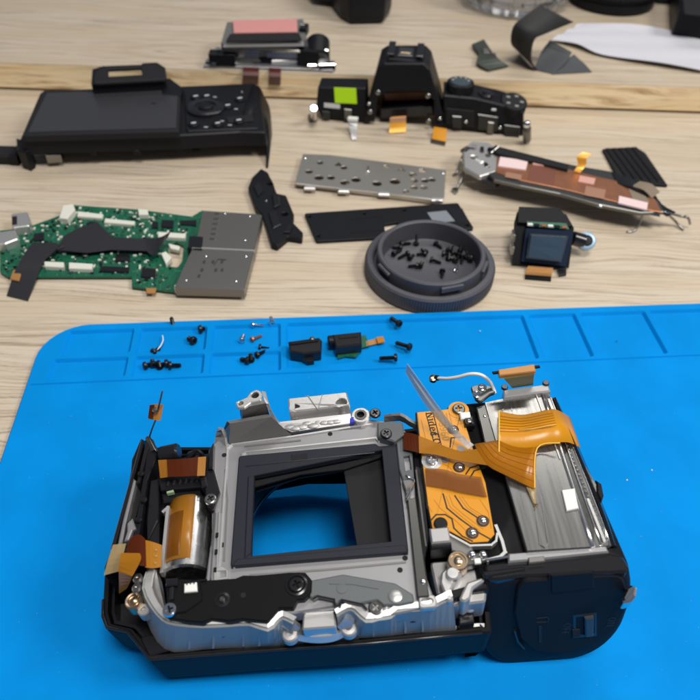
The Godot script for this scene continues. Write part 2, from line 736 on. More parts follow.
func build_mat() -> void:
	var mat := thing("silicone_work_mat", "bright blue silicone work mat with small tray compartments along its far edge", "mat", Transform3D(Basis(Vector3(0.9947, 0.0000, -0.1028), Vector3(0.0000, 1.0000, 0.0000), Vector3(0.1028, -0.0000, 0.9947)), Vector3(0.0000, 0.0000, -0.2350)))
	var outline := PackedVector2Array()
	for k in 9:
		var a := PI + PI / 2 * k / 8.0
		outline.append(Vector2(-116 + cos(a) * 20, 20 + sin(a) * 20))
	for v in [[250, 0], [250, 330], [-136, 330]]:
		outline.append(Vector2(v[0], v[1]))
	var cells := []
	var xs := [-126.5, -95.7, -63.7, -31.2]
	for i in 3:
		cells.append([xs[i] + 1.0, 4.0, xs[i + 1] - 1.0, 19.4])
		cells.append([xs[i] + 1.0, 21.4, xs[i + 1] - 1.0, 33.5])
	cells[1][0] -= 3.0
	var xr := [-31.2, 80.5, 105.0, 138.5, 170.0, 202.0, 236.0]
	for i in 6:
		cells.append([xr[i] + 1.0, 4.0, xr[i + 1] - 1.0, 32.5])
	var holes := []
	var floors := sh()
	for c in cells:
		var q := Shape.rounded([c[0], c[1], c[2], c[1], c[2], c[3], c[0], c[3]], 1.6, 3)
		holes.append(q)
	var s := sh()
	var r := Shape.ring(outline)
	s.band(r, 0.0, r, 2.4)
	var rt := Shape.inset(r, 0.6)
	s.band(r, 2.4, rt, 3.0)
	var top := []
	for h in holes:
		var q: PackedVector2Array = Shape.ring(h)
		q.reverse()
		var a := Shape.inset(q, -0.25)
		var b := Shape.inset(q, -1.1)
		s.band(a, 2.75, q, 3.0)
		s.band(b, 1.5, a, 2.75)
		top.append(q)
		var w := b.duplicate()
		w.reverse()
		s.cap(w, [], 1.5)
	# the line moulded across below the compartments
	var groove := PackedVector2Array([Vector2(-135.3, 35.2), Vector2(-135.3, 36.2), Vector2(249.3, 33.6), Vector2(249.3, 32.9)])
	var ga := PackedVector2Array([Vector2(-134.5, 35.3), Vector2(249.0, 33.3), Vector2(249.0, 34.3), Vector2(-134.5, 36.3)])
	ga.reverse()
	var gb := Shape.inset(ga, -0.45)
	s.band(gb, 2.35, ga, 3.0)
	gb.reverse()
	s.cap(gb, [], 2.35)
	top.append(ga)
	s.cap(rt, top, 3.0)
	s.cap(r, [], 0.0, false)
	obj("mat_sheet", s, mats.mat, mat)


# lines of a given width on a plane: a flat list of points
func line(s: Shape, a: Array, w: float, y0: float, y1: float, closed := false) -> Shape:
	var q := []
	for i in range(0, a.size(), 2):
		q.append(Vector2(a[i], a[i + 1]))
	var n := q.size()
	for i in (n if closed else n - 1):
		var u: Vector2 = q[i]
		var v: Vector2 = q[(i + 1) % n]
		var d := (v - u).normalized() * w * 0.5
		var m := Vector2(-d.y, d.x)
		var r := PackedVector2Array([u - d + m, u - d - m, v + d - m, v + d + m])
		s.plate(r, y0, y1 + 0.004 * (i % 2), 0.0)
	return s


func letters(text: String, height: float, font_name := "Droid Sans", bold := 700) -> TextMesh:
	var f := SystemFont.new()
	f.font_names = PackedStringArray([font_name])
	f.font_weight = bold
	var t := TextMesh.new()
	t.text = text
	t.font = f
	t.font_size = 32
	t.pixel_size = height * MM / 32.0 * 1.35
	t.depth = 0.00006
	return t


func turned(x_axis: Vector3, normal: Vector3) -> Basis:
	var x := x_axis.normalized()
	var z := normal.normalized()
	return Basis(x, z.cross(x), z)


func ellipse(x: float, z: float, rx: float, rz: float, n := 18) -> PackedVector2Array:
	var out := PackedVector2Array()
	for i in n:
		var t := TAU * i / n
		out.append(Vector2(x + cos(t) * rx, z + sin(t) * rz))
	return out


func ring3(a: PackedVector2Array, y: float) -> Array:
	var out := []
	for v in a:
		out.append(Vector3(v.x, y, v.y))
	return out


func build_body() -> void:
	var b := thing("stripped_camera_body", "opened black camera body face down on the blue mat, silver chassis and amber cables exposed", "camera", Transform3D(Basis(Vector3(0.9928, 0.0844, -0.0844), Vector3(-0.0811, 0.9958, 0.0425), Vector3(0.0877, -0.0354, 0.9955)), Vector3(-0.0033, 0.0002, -0.1092)))
	body_shell(b)
	body_chassis(b)
	body_left(b)
	body_bottom(b)
	body_board(b)
	body_battery(b)
	body_door(b)


func body_shell(b: Node3D) -> void:
	var rim := Shape.rounded([-59.3, -34.9, -53.7, -35.5, -35.2, -33.6, -6.8, -37.2, 26.6, -34.2, 50.2, -35.4, 48.4, -5.2, 43.4, 34.5, 40.2, 34.2, 9.6, 34.8, -18.4, 34.3, -47.7, 34.2, -54.7, 26.5, -61.1, 24.6, -63, 20.3, -64.5, 9, -63.7, -0.3, -62.5, -14.8], 1.2, 2)
	var s := sh()
	var r1 := Shape.inset(rim, 0.6)
	var r2 := Shape.inset(rim, 2.6)
	var r3 := Shape.inset(rim, 5.5)
	var inner := Shape.inset(rim, 1.5)
	s.band(r3, 6.0, r2, 9.0)
	s.band(r2, 9.0, r1, 16.0)
	s.band(r1, 16.0, rim, 28.5)
	s.band(rim, 28.5, rim, 30.4)
	s.band(rim, 30.4, Shape.inset(rim, 0.5), 31.0)
	s.band(Shape.inset(rim, 0.5), 31.0, inner, 31.0)
	var wall := inner.duplicate()
	s.band(inner, 31.0, wall, 12.0)
	obj("front_cover", s, mats.shell, b)
	# a second thin step inside the rim, which shows as a double line
	s = sh()
	var i1 := Shape.inset(rim, 2.2)
	var i2 := Shape.inset(rim, 3.0)
	s.band(i1, 24.0, i1, 29.8)
	s.band(i1, 29.8, i2, 30.0)
	s.band(i2, 30.0, i2, 24.0)
	obj("seal_rib", s, mats.gloss, b)
	s = sh().soft(true).tube([Vector3(-63.4, 31, 16.2), Vector3(-62.6, 31, 20.9), Vector3(-60.9, 31, 24.1), Vector3(-54.8, 31, 25.9), Vector3(-47.7, 31, 33.7), Vector3(-18.4, 31, 33.9), Vector3(9.6, 31, 34.4), Vector3(40.8, 31, 34)], 0.55, 8, 1)
	obj("rim_bead", s, mats.gloss, b)
	s = sh().plate([-63.9, 15.1, -51.8, 13.1, -46.1, 26.3, -50.1, 30, -56.8, 22.9, -62.3, 20.4], 22.0, 24.0, 0.2)
	obj("shell_floor", s, mats.matte, b)
	# the lens mount, a metal ring on the mat, and the black box above it
	s = sh().plate([-52, -10, -35, -10, -33, 28, -44, 28, -51, 20], 12.0, 13.0, 0.1)
	obj("shell_floor", s, mats.matte, b)
	s = sh().plate([-50, -30, 42, -30, 42, 27, -44, 27], 25.0, 26.0, 0.1, [Shape.circle(0, -3.0, 26.6, 48)])
	obj("mount_plate", s, mats.matte, b)
	s = sh().soft(true)
	s.lathe(Vector3(0, 0, -5.0), [27.0, 14.0, 31.0, 14.0, 31.5, 15.0, 31.5, 21.0, 27.4, 25.0, 26.8, 24.6, 26.8, 19.0, 26.6, 18.6, 26.6, 15.6, 27.0, 14.0], 64)
	obj("lens_mount", s, mats.mount, b)
	s = sh().soft(true).lathe(Vector3(0, 0, -5.0), [26.2, 15.0, 27.2, 14.0, 27.2, 15.6, 26.2, 16.4, 26.2, 15.0], 64)
	obj("mount_spring", s, mats.chrome, b)
	# left edge: upright plates that carry the port doors
	s = sh().plate([-57.7, -22.4, -56, -30.2, -54.9, -28.9, -53.8, -30.3, -54.5, -17.8, -56.8, 9.9, -59.2, 14.9, -59.9, 12.5, -58.5, 4.9, -57.4, -7.7, -57.3, -18.1], 8.0, 43.5, 0.5)
	obj("port_cover", s, mats.black, b)
	var spots := [[-54.8, -28.2, -53.8, -27.4, -57.1, 9.7, -58.1, 8.4], [-52.7, -28.4, -51.5, -27.6, -52.7, -11.5, -53.6, -11.6], [-52.1, -28.7, -48.9, -23.5, -49.3, -19.5, -50.8, -12.6, -50.7, 10.2, -52.3, 10.1]]
	for i in 3:
		s = sh().plate(spots[i], 22.0, 46.0 + (0.8 if i == 1 else 0.0), 0.3)
		obj("side_plate", s, [mats.gloss, mats.gloss, mats.black][i], b)
	s = sh().plate([-55, -13.5, -54.1, -12.7, -54.9, 0.3, -55, 10, -56.3, 10.2, -56, 0.2], 40.0, 46.3, 0.4)
	obj("side_trim", s, mats.alloy, b)
	s = sh().plate([-54.2, 1.7, -53, 0.2, -51.5, 3.5, -52.4, 4, -53.1, 7, -54.2, 7.2, -53.8, 4.2], 44.0, 47.0, 0.3)
	obj("side_clip", s, mats.alloy, b)
	for q in [Vector3(-52.6, 46.8, -14.4), Vector3(-50.5, 46.8, -5.4), Vector3(-51, 46.8, 0.9)]:
		put("pin", sh().lathe(Vector3.ZERO, [1.0, 0, 1.0, 0.4, 0.6, 0.8, 0, 0.8], 10).mesh(), mats.black, b, q)
	s = sh().plate(Shape.rounded([-51.2, 28, -48.9, 27.2, -43.8, 28.1, -42.3, 31.9, -48.1, 33], 0.8), 22.0, 31.6, 0.4, [Shape.circle(-44.6, 30.0, 0.7, 10), Shape.circle(-42.6, 30.8, 0.7, 10)])
	obj("corner_pad", s, mats.gloss, b)


func body_chassis(b: Node3D) -> void:
	var opening: Array = [-20.8, -13.8, 20.4, -16.4, 20.1, 14.4, -20.5, 15.4]
	var s := sh().plate(Shape.rounded([-32.9, -23.7, -30.6, -26.1, -27.3, -24.2, -8.2, -25.3, 10.3, -27.5, 17.2, -28.7, 25.8, -26.3, 28.4, -19.6, 26, 19, 28.7, 31.7, 15.3, 33.1, 4.2, 29.5, -10.7, 30.6, -18.8, 31.2, -34.1, 31.1, -41.2, 27.5, -31.2, 19.5, -30.1, 1.9], 0.8, 2), 40.0, 45.0, 0.4, [opening])
	obj("chassis_plate", s, mats.alloy, b)
	# bright raised edge round the shutter mask
	s = line(sh(), [-23.5, 16.9, -22.8, -19.4, -21.9, -20, 17.8, -21.1, 18.5, -19.9, 23.4, -19.8, 24.1, -19.5], 0.45, 44.9, 45.7)
	obj("mask_seam", s, mats.bright, b)
	s = line(sh(), [-27.6, 22.1, -27.5, -22.1, -26.3, -23.4, -7.8, -24.5, 17.1, -26.7], 0.55, 44.9, 45.4)
	obj("frame_edge", s, mats.bright, b)
	for q in [[-27.9, -14.4, -26.7, -4.1, -26.5, 14.4], [-19.2, 19.3, 2, 19.5, 22, 19.3], [4, -25.7, 13.3, -25.9], [-22.3, -22.4, -5.4, -22.9]]:
		obj("frame_step", line(sh(), q, 0.5, 44.9, 45.25), mats.cast, b)
	for q in [Vector3(-28.6, 45, -19.9), Vector3(-27.3, 45, 9.8), Vector3(20.4, 45, 21.3), Vector3(3.9, 45, -24.4), Vector3(22.1, 45, 18.1)]:
		put("frame_hole", sh().lathe(Vector3.ZERO, [0.75, 0.02, 0.75, 0.06, 0, 0.06], 14).mesh(), mats.matte, b, q)
	# left wall of the frame, sloping outwards
	s = sh().sheet([Vector3(-28.9, 50, -25.7), Vector3(-28.2, 45.2, -23), Vector3(-28.2, 45.2, -4.2), Vector3(-27.8, 45.2, 14.2)], [Vector3(-30.7, 48, -28.1), Vector3(-32.4, 43, -25), Vector3(-31.9, 42, -6.5), Vector3(-30.5, 42, 12.5)], 1.0, 3)
	obj("frame_wall", s, mats.bright, b)
	# raised wall behind the frame, with the arm that carries the bracket
	s = sh()
	var lo: Array = [Vector3(-31, 40, -32), Vector3(-13.6, 40, -32.2), Vector3(-7.9, 45, -25), Vector3(-27.2, 45, -23.6)]
	var hi: Array = [Vector3(-27.1, 51, -28.1), Vector3(-14.3, 52, -28.7), Vector3(-13.4, 52, -27.5), Vector3(-26.1, 51, -27.1)]
	s.loft([lo, hi])
	obj("rear_wall", s, mats.cast, b)
	s = sh()
	lo = [Vector3(-24.4, 45, -34.8), Vector3(-16.3, 46, -34.3), Vector3(-14, 46, -29.3), Vector3(-23.3, 45, -29.9)]
	hi = [Vector3(-22.4, 57, -29.9), Vector3(-15.5, 57, -31.1), Vector3(-14.2, 57, -29), Vector3(-21.4, 57, -27.9)]
	s.loft([lo, hi])
	obj("bracket_post", s, mats.cast, b)
	s = sh().sheet([Vector3(-15.5, 57, -33.4), Vector3(-14.4, 56, -29.8), Vector3(-13.7, 52, -28.7), Vector3(-13, 46, -28.5)], [Vector3(-14.3, 57, -32.9), Vector3(-13.5, 56, -29.7), Vector3(-12.8, 52, -28.9), Vector3(-10.5, 46, -27.8)], 0.8, 2)
	obj("bracket_arm", s, mats.bright, b)
	var holes := [Shape.circle(0, 0, 1.15, 16), Shape.circle(0, 0, 0.75, 14)]
	var centres := [-17.5, -31.7, -21.7, -29]
	for i in 2:
		for k in holes[i].size():
			holes[i][k] += Vector2(centres[i * 2], centres[i * 2 + 1])
	s = sh().plate(Shape.rounded([-23.4, -29.6, -19.9, -31.2, -19, -33, -17.2, -33.9, -15.8, -33.1, -15.2, -31.6, -15.6, -29.5, -18.6, -28.9, -20.6, -27.2, -22.6, -27.4], 0.5, 3), 57.0, 58.0, 0.25, holes)
	obj("bracket_plate", s, mats.bright, b)
	s = sh()
	for i in 2:
		s.cap(Shape.circle(centres[i * 2], centres[i * 2 + 1], 1.3 - 0.4 * i, 12), [], 56.9)
	obj("bracket_hole", s, mats.matte, b)
	# shoe block behind the frame, with two round notches
	var notch := Shape.circle(0, 0, 1.5, 16)
	var notch2 := Shape.circle(0, 0, 1.7, 16)
	var c := [-6.4, -31.9, 8.1, -32.4]
	for k in 16:
		notch[k] += Vector2(c[0], c[1])
		notch2[k] += Vector2(c[2], c[3])
	s = sh().plate(Shape.rounded([-8.5, -36, 10, -36.6, 10.7, -32.3, 10.8, -31.1, -8.2, -30.4], 0.6, 3), 43.0, 50.0, 0.4, [notch, notch2])
	obj("shoe_block", s, mats.bright, b)
	s = sh()
	for i in 2:
		s.cap(Shape.circle(c[i * 2], c[i * 2 + 1], 1.9, 14), [], 46.5)
	obj("shoe_notch_floor", s, mats.cast, b)
	s = sh()
	line(s, [-2.2, -36.1, 0.8, -30.2], 0.25, 49.9, 50.25)
	line(s, [0.8, -30.2, 2.3, -36], 0.25, 49.9, 50.25)
	obj("shoe_rib", s, mats.alloy, b)
	s = sh()
	s.loft([[Vector3(-15.7, 43, -32.2), Vector3(11.2, 43, -33.3), Vector3(11.5, 44, -27.4), Vector3(-8.6, 44, -26)], [Vector3(-14.5, 46.5, -29.4), Vector3(10.6, 47.5, -29.7), Vector3(10.9, 46.2, -27), Vector3(-7.8, 45.8, -25.8)]])
	obj("casting_step", s, mats.cast_light, b)
	for k in 9:
		var t: float = k / 8.0
		var q: Vector3 = Vector3.ZERO + [Vector3(-8.3, 46.2, -27.4)][0].lerp([Vector3(6, 46.4, -28.1)][0], t)
		put("casting_lump", sh().soft(true).lathe(Vector3.ZERO, [1.3, 0, 1.1, 0.35, 0.6, 0.6, 0, 0.65], 8).mesh(), mats.rough_cast, b, q + Vector3(0, -0.1, rng.randf_range(-0.8, 0.8)), Basis.from_euler(Vector3(0, rng.randf() * 3, 0)).scaled(Vector3(1.6, 0.8, 0.8)))
	# boss with a dark bore, and the screws round it
	var at: Vector3 = [Vector3(13.8, 45, -29.3)][0]
	s = sh().soft(true).lathe(Vector3.ZERO, [3.0, 0, 3.0, 1.6, 2.7, 1.9, 1.6, 1.9, 1.5, 1.6, 1.5, 0.2, 0, 0.2], 22)
	put("boss", s.mesh(), mats.bright, b, at)
	put("boss_bore", sh().lathe(Vector3.ZERO, [1.55, 0.5, 0, 0.5], 14).mesh(), mats.matte, b, at)
	put("boss_insert", sh().soft(true).lathe(Vector3.ZERO, [1.9, 1.8, 1.9, 2.15, 1.2, 2.15, 1.1, 0.8], 18).mesh(), mats.gloss, b, at)
	s = sh().plate([10.4, -28.8, 11.7, -28.9, 11.6, -26.8, 10.3, -26.7], 45.6, 46.9, 0.15)
	obj("paint_mark", s, mats.blue_paint, b)
	var dark := screw_head(1.75, 0.9).mesh()
	var steel := screw_head(1.6, 0.9).mesh()
	for q in [Vector3(18.3, 47, -29.1), Vector3(20.9, 48, -20.3)]:
		put("screw", dark, mats.gloss, b, q, Basis.from_euler(Vector3(0, 0.5, 0)))
	s = sh().plate(Shape.rounded([18.6, -25.2, 23.2, -25.3, 26.5, -24.3, 26.3, -19.9, 24, -18.3, 23, -17.5, 18.2, -20], 0.8, 3), 44.0, 48.0, 0.4)
	obj("corner_bracket", s, mats.grey_paint, b)
	s = sh().sheet([Vector3(21, 46, -28.4), Vector3(25.9, 47, -27.7), Vector3(28.5, 46, -26), Vector3(30.9, 45, -25)], [Vector3(20.9, 44, -27.9), Vector3(25.9, 44, -27.8), Vector3(28.5, 43.5, -26), Vector3(30.8, 43, -24.5)], 1.0, 2)
	obj("corner_wedge", s, mats.cast, b)
	# the shutter: black mask, its slot, the blades below it
	var mask_hole: Array = [-19, -10.9, 6.5, -14.4, 19.1, -16.2, 18.8, 13.5, -19, 14.3]
	s = sh().plate(Shape.rounded([-23.9, -18.5, 17.7, -18.8, 18.2, -17.7, 23.7, -17.7, 23.2, 17.2, -24.5, 16.9], 0.9, 3), 44.2, 46.2, 0.35, [mask_hole])
	obj("shutter_mask", s, mats.mask, b)
	s = sh().plate([-20.7, -10.6, -18.9, -10.6, -19, 13.6, -20.7, 14.9], 45.0, 46.7, 0.25)
	obj("mask_bar", s, mats.mask, b)
	s = sh().plate([-22.7, 14.9, 22.5, 14.9, 23, 17.3, -24.3, 17], 45.0, 46.45, 0.3)
	obj("mask_bar", s, mats.mask, b)
	s = line(sh(), [-21.5, -14.4, 16.8, -15.3], 0.25, 46.0, 46.35)
	obj("mask_step", s, mats.gloss, b)
	s = sh().plate([-8, -17.1, -3.2, -17.2, -3.1, -15, -7.9, -14.8], 45.5, 46.3, 0.1)
	obj("mask_slot", s, mats.matte, b)
	s = sh().plate([-23, -16.8, 22.4, -18, 21.6, 15.7, -22.6, 16.3], 37.0, 43.9, 0.1, [[-20.5, -15.2, 21.1, -17, 20.1, 14.2, -20.2, 14.8]])
	obj("shutter_box", s, mats.matte, b)
	s = sh().plate([6.9, -16.5, 21.3, -20.1, 20.8, 13.1, 9.6, 13], 40.4, 41.4, 0.15)
	obj("shutter_blade", s, mats.blade, b)
	s = sh().plate([-20.8, -12.2, 7.9, -15.7, 21.9, -19.4, 21.6, -16.5, 7.4, -12.6, -5.8, -12.1, -19.8, -9], 42.2, 43.0, 0.15)
	obj("shutter_blade", s, mats.blade, b)
	s = sh().plate([-21.6, -13.4, 8, -16.9, 8.2, -15.1, -6.3, -14, -19.7, -10.4], 37.6, 38.2, 0.1)
	obj("shutter_blade", s, mats.gloss, b)
	# metal bar right of the mask and the clutter round it
	s = sh().plate([24.6, 1.4, 27.2, 1, 27, 25.4, 26.9, 29.8, 23.8, 29.8], 44.0, 46.8, 0.35)
	obj("guide_bar", s, mats.dark_steel, b)
	put("rivet", sh().soft(true).lathe(Vector3.ZERO, [0.7, 0, 0.65, 0.3, 0.35, 0.5, 0, 0.5], 12).mesh(), mats.chrome, b, [Vector3(25.8, 46.8, 25.6)][0])
	var slot := ellipse(0, 0, 1.5, 0.75)
	var sc := [26.2, 30.7]
	for k in slot.size():
		slot[k] = Vector2(slot[k].x + sc[0], slot[k].y + sc[1])
	s = sh().plate(Shape.rounded([24.2, 29, 28.2, 29.1, 28.8, 30.7, 28.3, 32.5, 24, 32.5], 1.0, 3), 44.4, 46.4, 0.3, [slot])
	obj("slot_tab", s, mats.bright, b)
	s = sh().plate([23.7, -18.3, 26.3, -20.2, 28.3, -18.9, 27.5, -5.6, 24.2, -4.6, 23.5, -8.7], 40.0, 46.4, 0.3, [[25.3, -13.1, 27, -13.3, 27, -8.4, 25.3, -8]])
	obj("side_rail", s, mats.grey_paint, b)
	s = sh().plate([25.1, -14.8, 27.5, -14.9, 27.4, -8.9, 25, -8.8], 43.2, 44.0, 0.1)
	obj("rail_window", s, mats.steel, b)
	s = sh().plate([23.9, -4.7, 27.4, -4.8, 26.8, -2.4, 26.1, -1.5, 25.3, 1.7, 24.3, 1.9, 24.5, -1.3, 24.1, -3.3], 45.4, 47.1, 0.3)
	obj("rail_clip", s, mats.cast, b)
	s = sh().tube([Vector3(24.3, 47.4, 1.5), Vector3(25.3, 47.4, -0.3), Vector3(25.6, 47.4, -1.9), Vector3(26.9, 47.4, -3), Vector3(27.3, 47.4, -4.1), Vector3(26, 47.4, -5), Vector3(25.2, 47.2, -6.1)], 0.28, 6)
	obj("spring_wire", s, mats.chrome, b)
	s = sh().plate([28.7, -19.9, 31.2, -20.4, 29.5, 13.3, 27.1, 18.9, 27.1, 7], 36.0, 44.5, 0.4)
	obj("black_rail", s, mats.gloss, b)
	s = line(sh(), [28.5, -8.6, 28.1, 15.1], 0.5, 44.0, 45.2)
	obj("rail_edge", s, mats.dark_steel, b)


func body_left(b: Node3D) -> void:
	# black works between the side plates and the frame
	var s := sh().plate([-52.3, -23.1, -33.7, -24.9, -31.5, -3.6, -50.4, -4.1], 22.0, 40.0, 0.5)
	obj("port_block", s, mats.black, b)
	var bits := [[[-48.2, -13.7, -34.5, -13.7, -33, -9.5, -46.8, -9.5], 45.0], [[-47.1, -9.4, -35.3, -9.6, -34.4, -6.9, -46.1, -6.3], 43.2], [[-34.1, -13.8, -31.1, -14.2, -28.8, -6.5, -30.2, -0.8, -32.6, -2.9], 46.6], [[-32.8, -20.1, -31.5, -22.9, -31.1, -13.5, -32.6, -13.7], 48.0], [[-50.3, -13.2, -47.9, -13.7, -46.2, 0.4, -48.5, 6.4, -49.6, 0.1], 45.0], [[-35, -11.8, -33.3, -12.3, -32.4, -8.1, -34.1, -7.6], 47.4], [[-51, 9.7, -48.5, 7.9, -49.3, -6.4, -46.8, -4.5, -45.4, 6.6, -46.7, 13], 44.0]]
	for q in bits:
		obj("port_piece", sh().plate(q[0], 30.0, q[1], 0.4), mats.gloss, b)
	for k in 7:
		var q: Vector3 = [Vector3(-44.6, 45.2, -11.2)][0].lerp([Vector3(-34.3, 45.2, -11.9)][0], k / 6.0)
		put("contact", sh().box(Vector3.ZERO, Vector3(0.5, 0.9, 1.6), 0.1).mesh(), mats.dark_steel, b, q)
	s = sh().plate([-44.8, -8.6, -42.8, -9, -42.6, -8.2, -44.6, -7.9], 44.0, 45.5, 0.2)
	obj("small_connector", s, mats.pale_green, b)
	put("screw", screw_head(1.75, 0.8).mesh(), mats.steel, b, [Vector3(-31.1, 46.8, -3.7)][0], Basis.from_euler(Vector3(0, 0.6, 0)))
	# two dark glossy rollers behind the ribbon
	s = sh().soft(true).rod([Vector3(-48.4, 45, -21.9)][0], [Vector3(-42.3, 46, -22.1)][0], 2.6, 16, 0.5)
	obj("roller", s, mats.gloss, b)
	s = sh().soft(true).rod([Vector3(-39.3, 45, -19.5)][0], [Vector3(-35.7, 45, -20.6)][0], 2.2, 16, 0.5)
	obj("roller", s, mats.gloss, b)
	s = sh().soft(true).tube([Vector3(-41.4, 46, -18.7), Vector3(-38.7, 48, -17.8), Vector3(-36.1, 49.5, -19.2), Vector3(-34.6, 49, -18.5), Vector3(-34.4, 47, -18.1)], 0.6, 8)
	obj("lead_wire", s, mats.black, b)
	# short flat cable: amber ends, dark middle
	s = sh().sheet([Vector3(-47.2, 49.5, -17), Vector3(-44.3, 50.2, -16.4)], [Vector3(-46.3, 48, -11.6), Vector3(-43.6, 49, -11.1)], 0.25, 3)
	obj("flat_cable_end", s, mats.amber_thick, b)
	s = sh().sheet([Vector3(-44.3, 50.4, -16.3), Vector3(-39.6, 50.8, -15.8), Vector3(-35, 50.6, -16.1)], [Vector3(-43.7, 49.2, -11), Vector3(-39.4, 49.4, -10.6), Vector3(-35.1, 49.3, -10.5)], 0.25, 3)
	obj("flat_cable", s, mats.brown_film, b)
	s = sh().sheet([Vector3(-35.2, 50.4, -16.2), Vector3(-32.9, 49.5, -16.8)], [Vector3(-35.2, 49.2, -10.5), Vector3(-33, 48.4, -10.9)], 0.3, 3)
	obj("flat_cable_end", s, mats.amber_thick, b)
	# bright tube along the side of the frame, half wrapped in amber film
	var p0: Vector3 = [Vector3(-38.5, 38, -7.7)][0]
	var p1: Vector3 = [Vector3(-38.2, 38, 14.8)][0]
	s = sh().soft(true).rod(p0, p1, 6.7, 40, 0.6)
	obj("shaft_tube", s, mats.chrome_rolled, b)
	s = sh().soft(true)
	wrap_film(s, p0.lerp(p1, 0.02), p0.lerp(p1, 0.90), 6.85, -1.6, 0.34, 0.15)
	obj("tube_film", s, mats.amber_film, b)
	s = sh().soft(true)
	wrap_film(s, p0.lerp(p1, 0.25), p0.lerp(p1, 0.86), 7.05, -1.2, -0.1, 0.12)
	obj("tube_film_label", s, mats.amber_dark, b)
	s = line(sh(), [-45.1, -2.6, -44, -3.7, -43.4, 15.7], 0.9, 42.0, 44.6)
	obj("tube_rim", s, mats.bright, b)
	for q in [[[-30.6, -0.7, -29.4, -0.6, -29.3, 20.8, -30.3, 20.7], 45.0, 0], [[-29, -0.2, -28.3, -0.1, -27.7, 22.3, -28.4, 22.2], 45.6, 1]]:
		obj("edge_strip", sh().plate(q[0], 36.0, q[1], 0.25), [mats.steel, mats.bright][q[2]], b)
	for k in 3:
		var q: Vector3 = [Vector3(-28.8, 45.6, 7), Vector3(-28.7, 45.6, 12), Vector3(-28.6, 45.6, 17.2)][k]
		put("edge_notch", sh().box(Vector3.ZERO, Vector3(0.8, 0.5, 1.4), 0.1).mesh(), mats.black, b, q)
	s = sh().plate([-29.2, 16.5, -26.8, 16.1, -24.9, 17.4, -24.7, 20.2, -28.9, 20.4], 44.6, 45.7, 0.3, [[-28.3, 17.7, -25.7, 17.7, -25.6, 19.3, -28.2, 19.4]])
	obj("hook_plate", s, mats.bright, b)
	# needle and amber tag that stick up behind the side plates
	s = sh().tube([Vector3(-52.3, 46, -28), Vector3(-49.6, 52, -27.1), Vector3(-47.1, 57, -26.9), Vector3(-44.6, 63, -27.2), Vector3(-42.5, 68, -27.8)], 0.28, 6)
	obj("needle_wire", s, mats.dark_steel, b)
	s = sh().sheet([Vector3(-48.6, 60, -29.6), Vector3(-46.3, 61, -29), Vector3(-44.1, 61, -28.5)], [Vector3(-49.1, 58, -26), Vector3(-47, 58.5, -25), Vector3(-45.1, 58.5, -24.6)], 0.2, 3)
	obj("amber_tag", s, mats.amber_film, b)
	s = sh().sheet([Vector3(-48.1, 61.2, -28.6), Vector3(-46.6, 61.6, -28.3)], [Vector3(-48.7, 59.2, -25.4), Vector3(-47.2, 59.4, -24.9)], 0.15, 2)
	obj("tag_stiffener", s, mats.brown_film, b)
	put("tag_dot", sh().soft(true).lathe(Vector3.ZERO, [0.9, 0, 0.7, 0.4, 0, 0.5], 10).mesh(), mats.steel, b, [Vector3(-46.2, 61.3, -26.5)][0])
	s = sh().sheet([Vector3(-53.2, 47, -27.4), Vector3(-52, 48, -27.3), Vector3(-50.2, 48, -25.6)], [Vector3(-51.3, 46, -22.6), Vector3(-49.5, 47, -22.5), Vector3(-48.3, 46, -21.2)], 0.4, 3)
	obj("grey_tab", s, mats.dark_steel, b)
	# amber tapes over the corner
	s = sh().sheet([Vector3(-56.6, 48, 8.6), Vector3(-57.4, 47.5, 12.7), Vector3(-58.8, 45, 15.7)], [Vector3(-52.7, 49, 9.1), Vector3(-53.2, 48.5, 12.7), Vector3(-54.6, 46, 15.4)], 0.15, 3)
	obj("corner_tape", s, mats.pale_film, b)
	s = sh().sheet([Vector3(-53.5, 49.3, 11.9), Vector3(-53.6, 49, 14.3), Vector3(-54.1, 47.5, 16.2)], [Vector3(-48, 50.3, 13), Vector3(-47.5, 50.2, 14.9), Vector3(-49.9, 48, 18.1)], 0.15, 3)
	obj("corner_tape", s, mats.amber_film, b)
	s = sh().sheet([Vector3(-53.9, 47.6, 16.2), Vector3(-55.1, 43, 17), Vector3(-56.9, 37, 17.4)], [Vector3(-50, 48, 17.9), Vector3(-51.2, 45, 17.7), Vector3(-53.8, 40, 17.5)], 0.15, 3)
	obj("corner_tape", s, mats.amber_film, b)
	s = sh().sheet([Vector3(-52.4, 49, 9.5), Vector3(-51.2, 49.5, 7.5), Vector3(-49.2, 49.8, 7.1), Vector3(-47.4, 49.6, 8.5)], [Vector3(-52.1, 49, 12.7), Vector3(-50.5, 49.2, 14.1), Vector3(-48.1, 49.4, 15.9), Vector3(-46.2, 49.2, 16.2)], 0.15, 4)
	obj("flex_lobe", s, mats.brown_film, b)
	s = sh().sheet([Vector3(-47.5, 49.2, 8.6), Vector3(-45.3, 49, 9.3), Vector3(-43.1, 48, 9.9)], [Vector3(-46.6, 48.8, 16.3), Vector3(-44.5, 48.5, 16.6), Vector3(-42.7, 47.6, 16)], 0.15, 3)
	obj("corner_tape", s, mats.amber_film, b)
	for q in [Vector3(-44.1, 49.3, 11.9), Vector3(-43.9, 49.2, 13.6), Vector3(-43.9, 49, 15.5)]:
		put("solder_dot", sh().soft(true).lathe(Vector3.ZERO, [0.35, 0, 0.25, 0.2, 0, 0.25], 8).mesh(), mats.pale_film, b, q)
	# corner of the chassis with its pins
	s = sh()
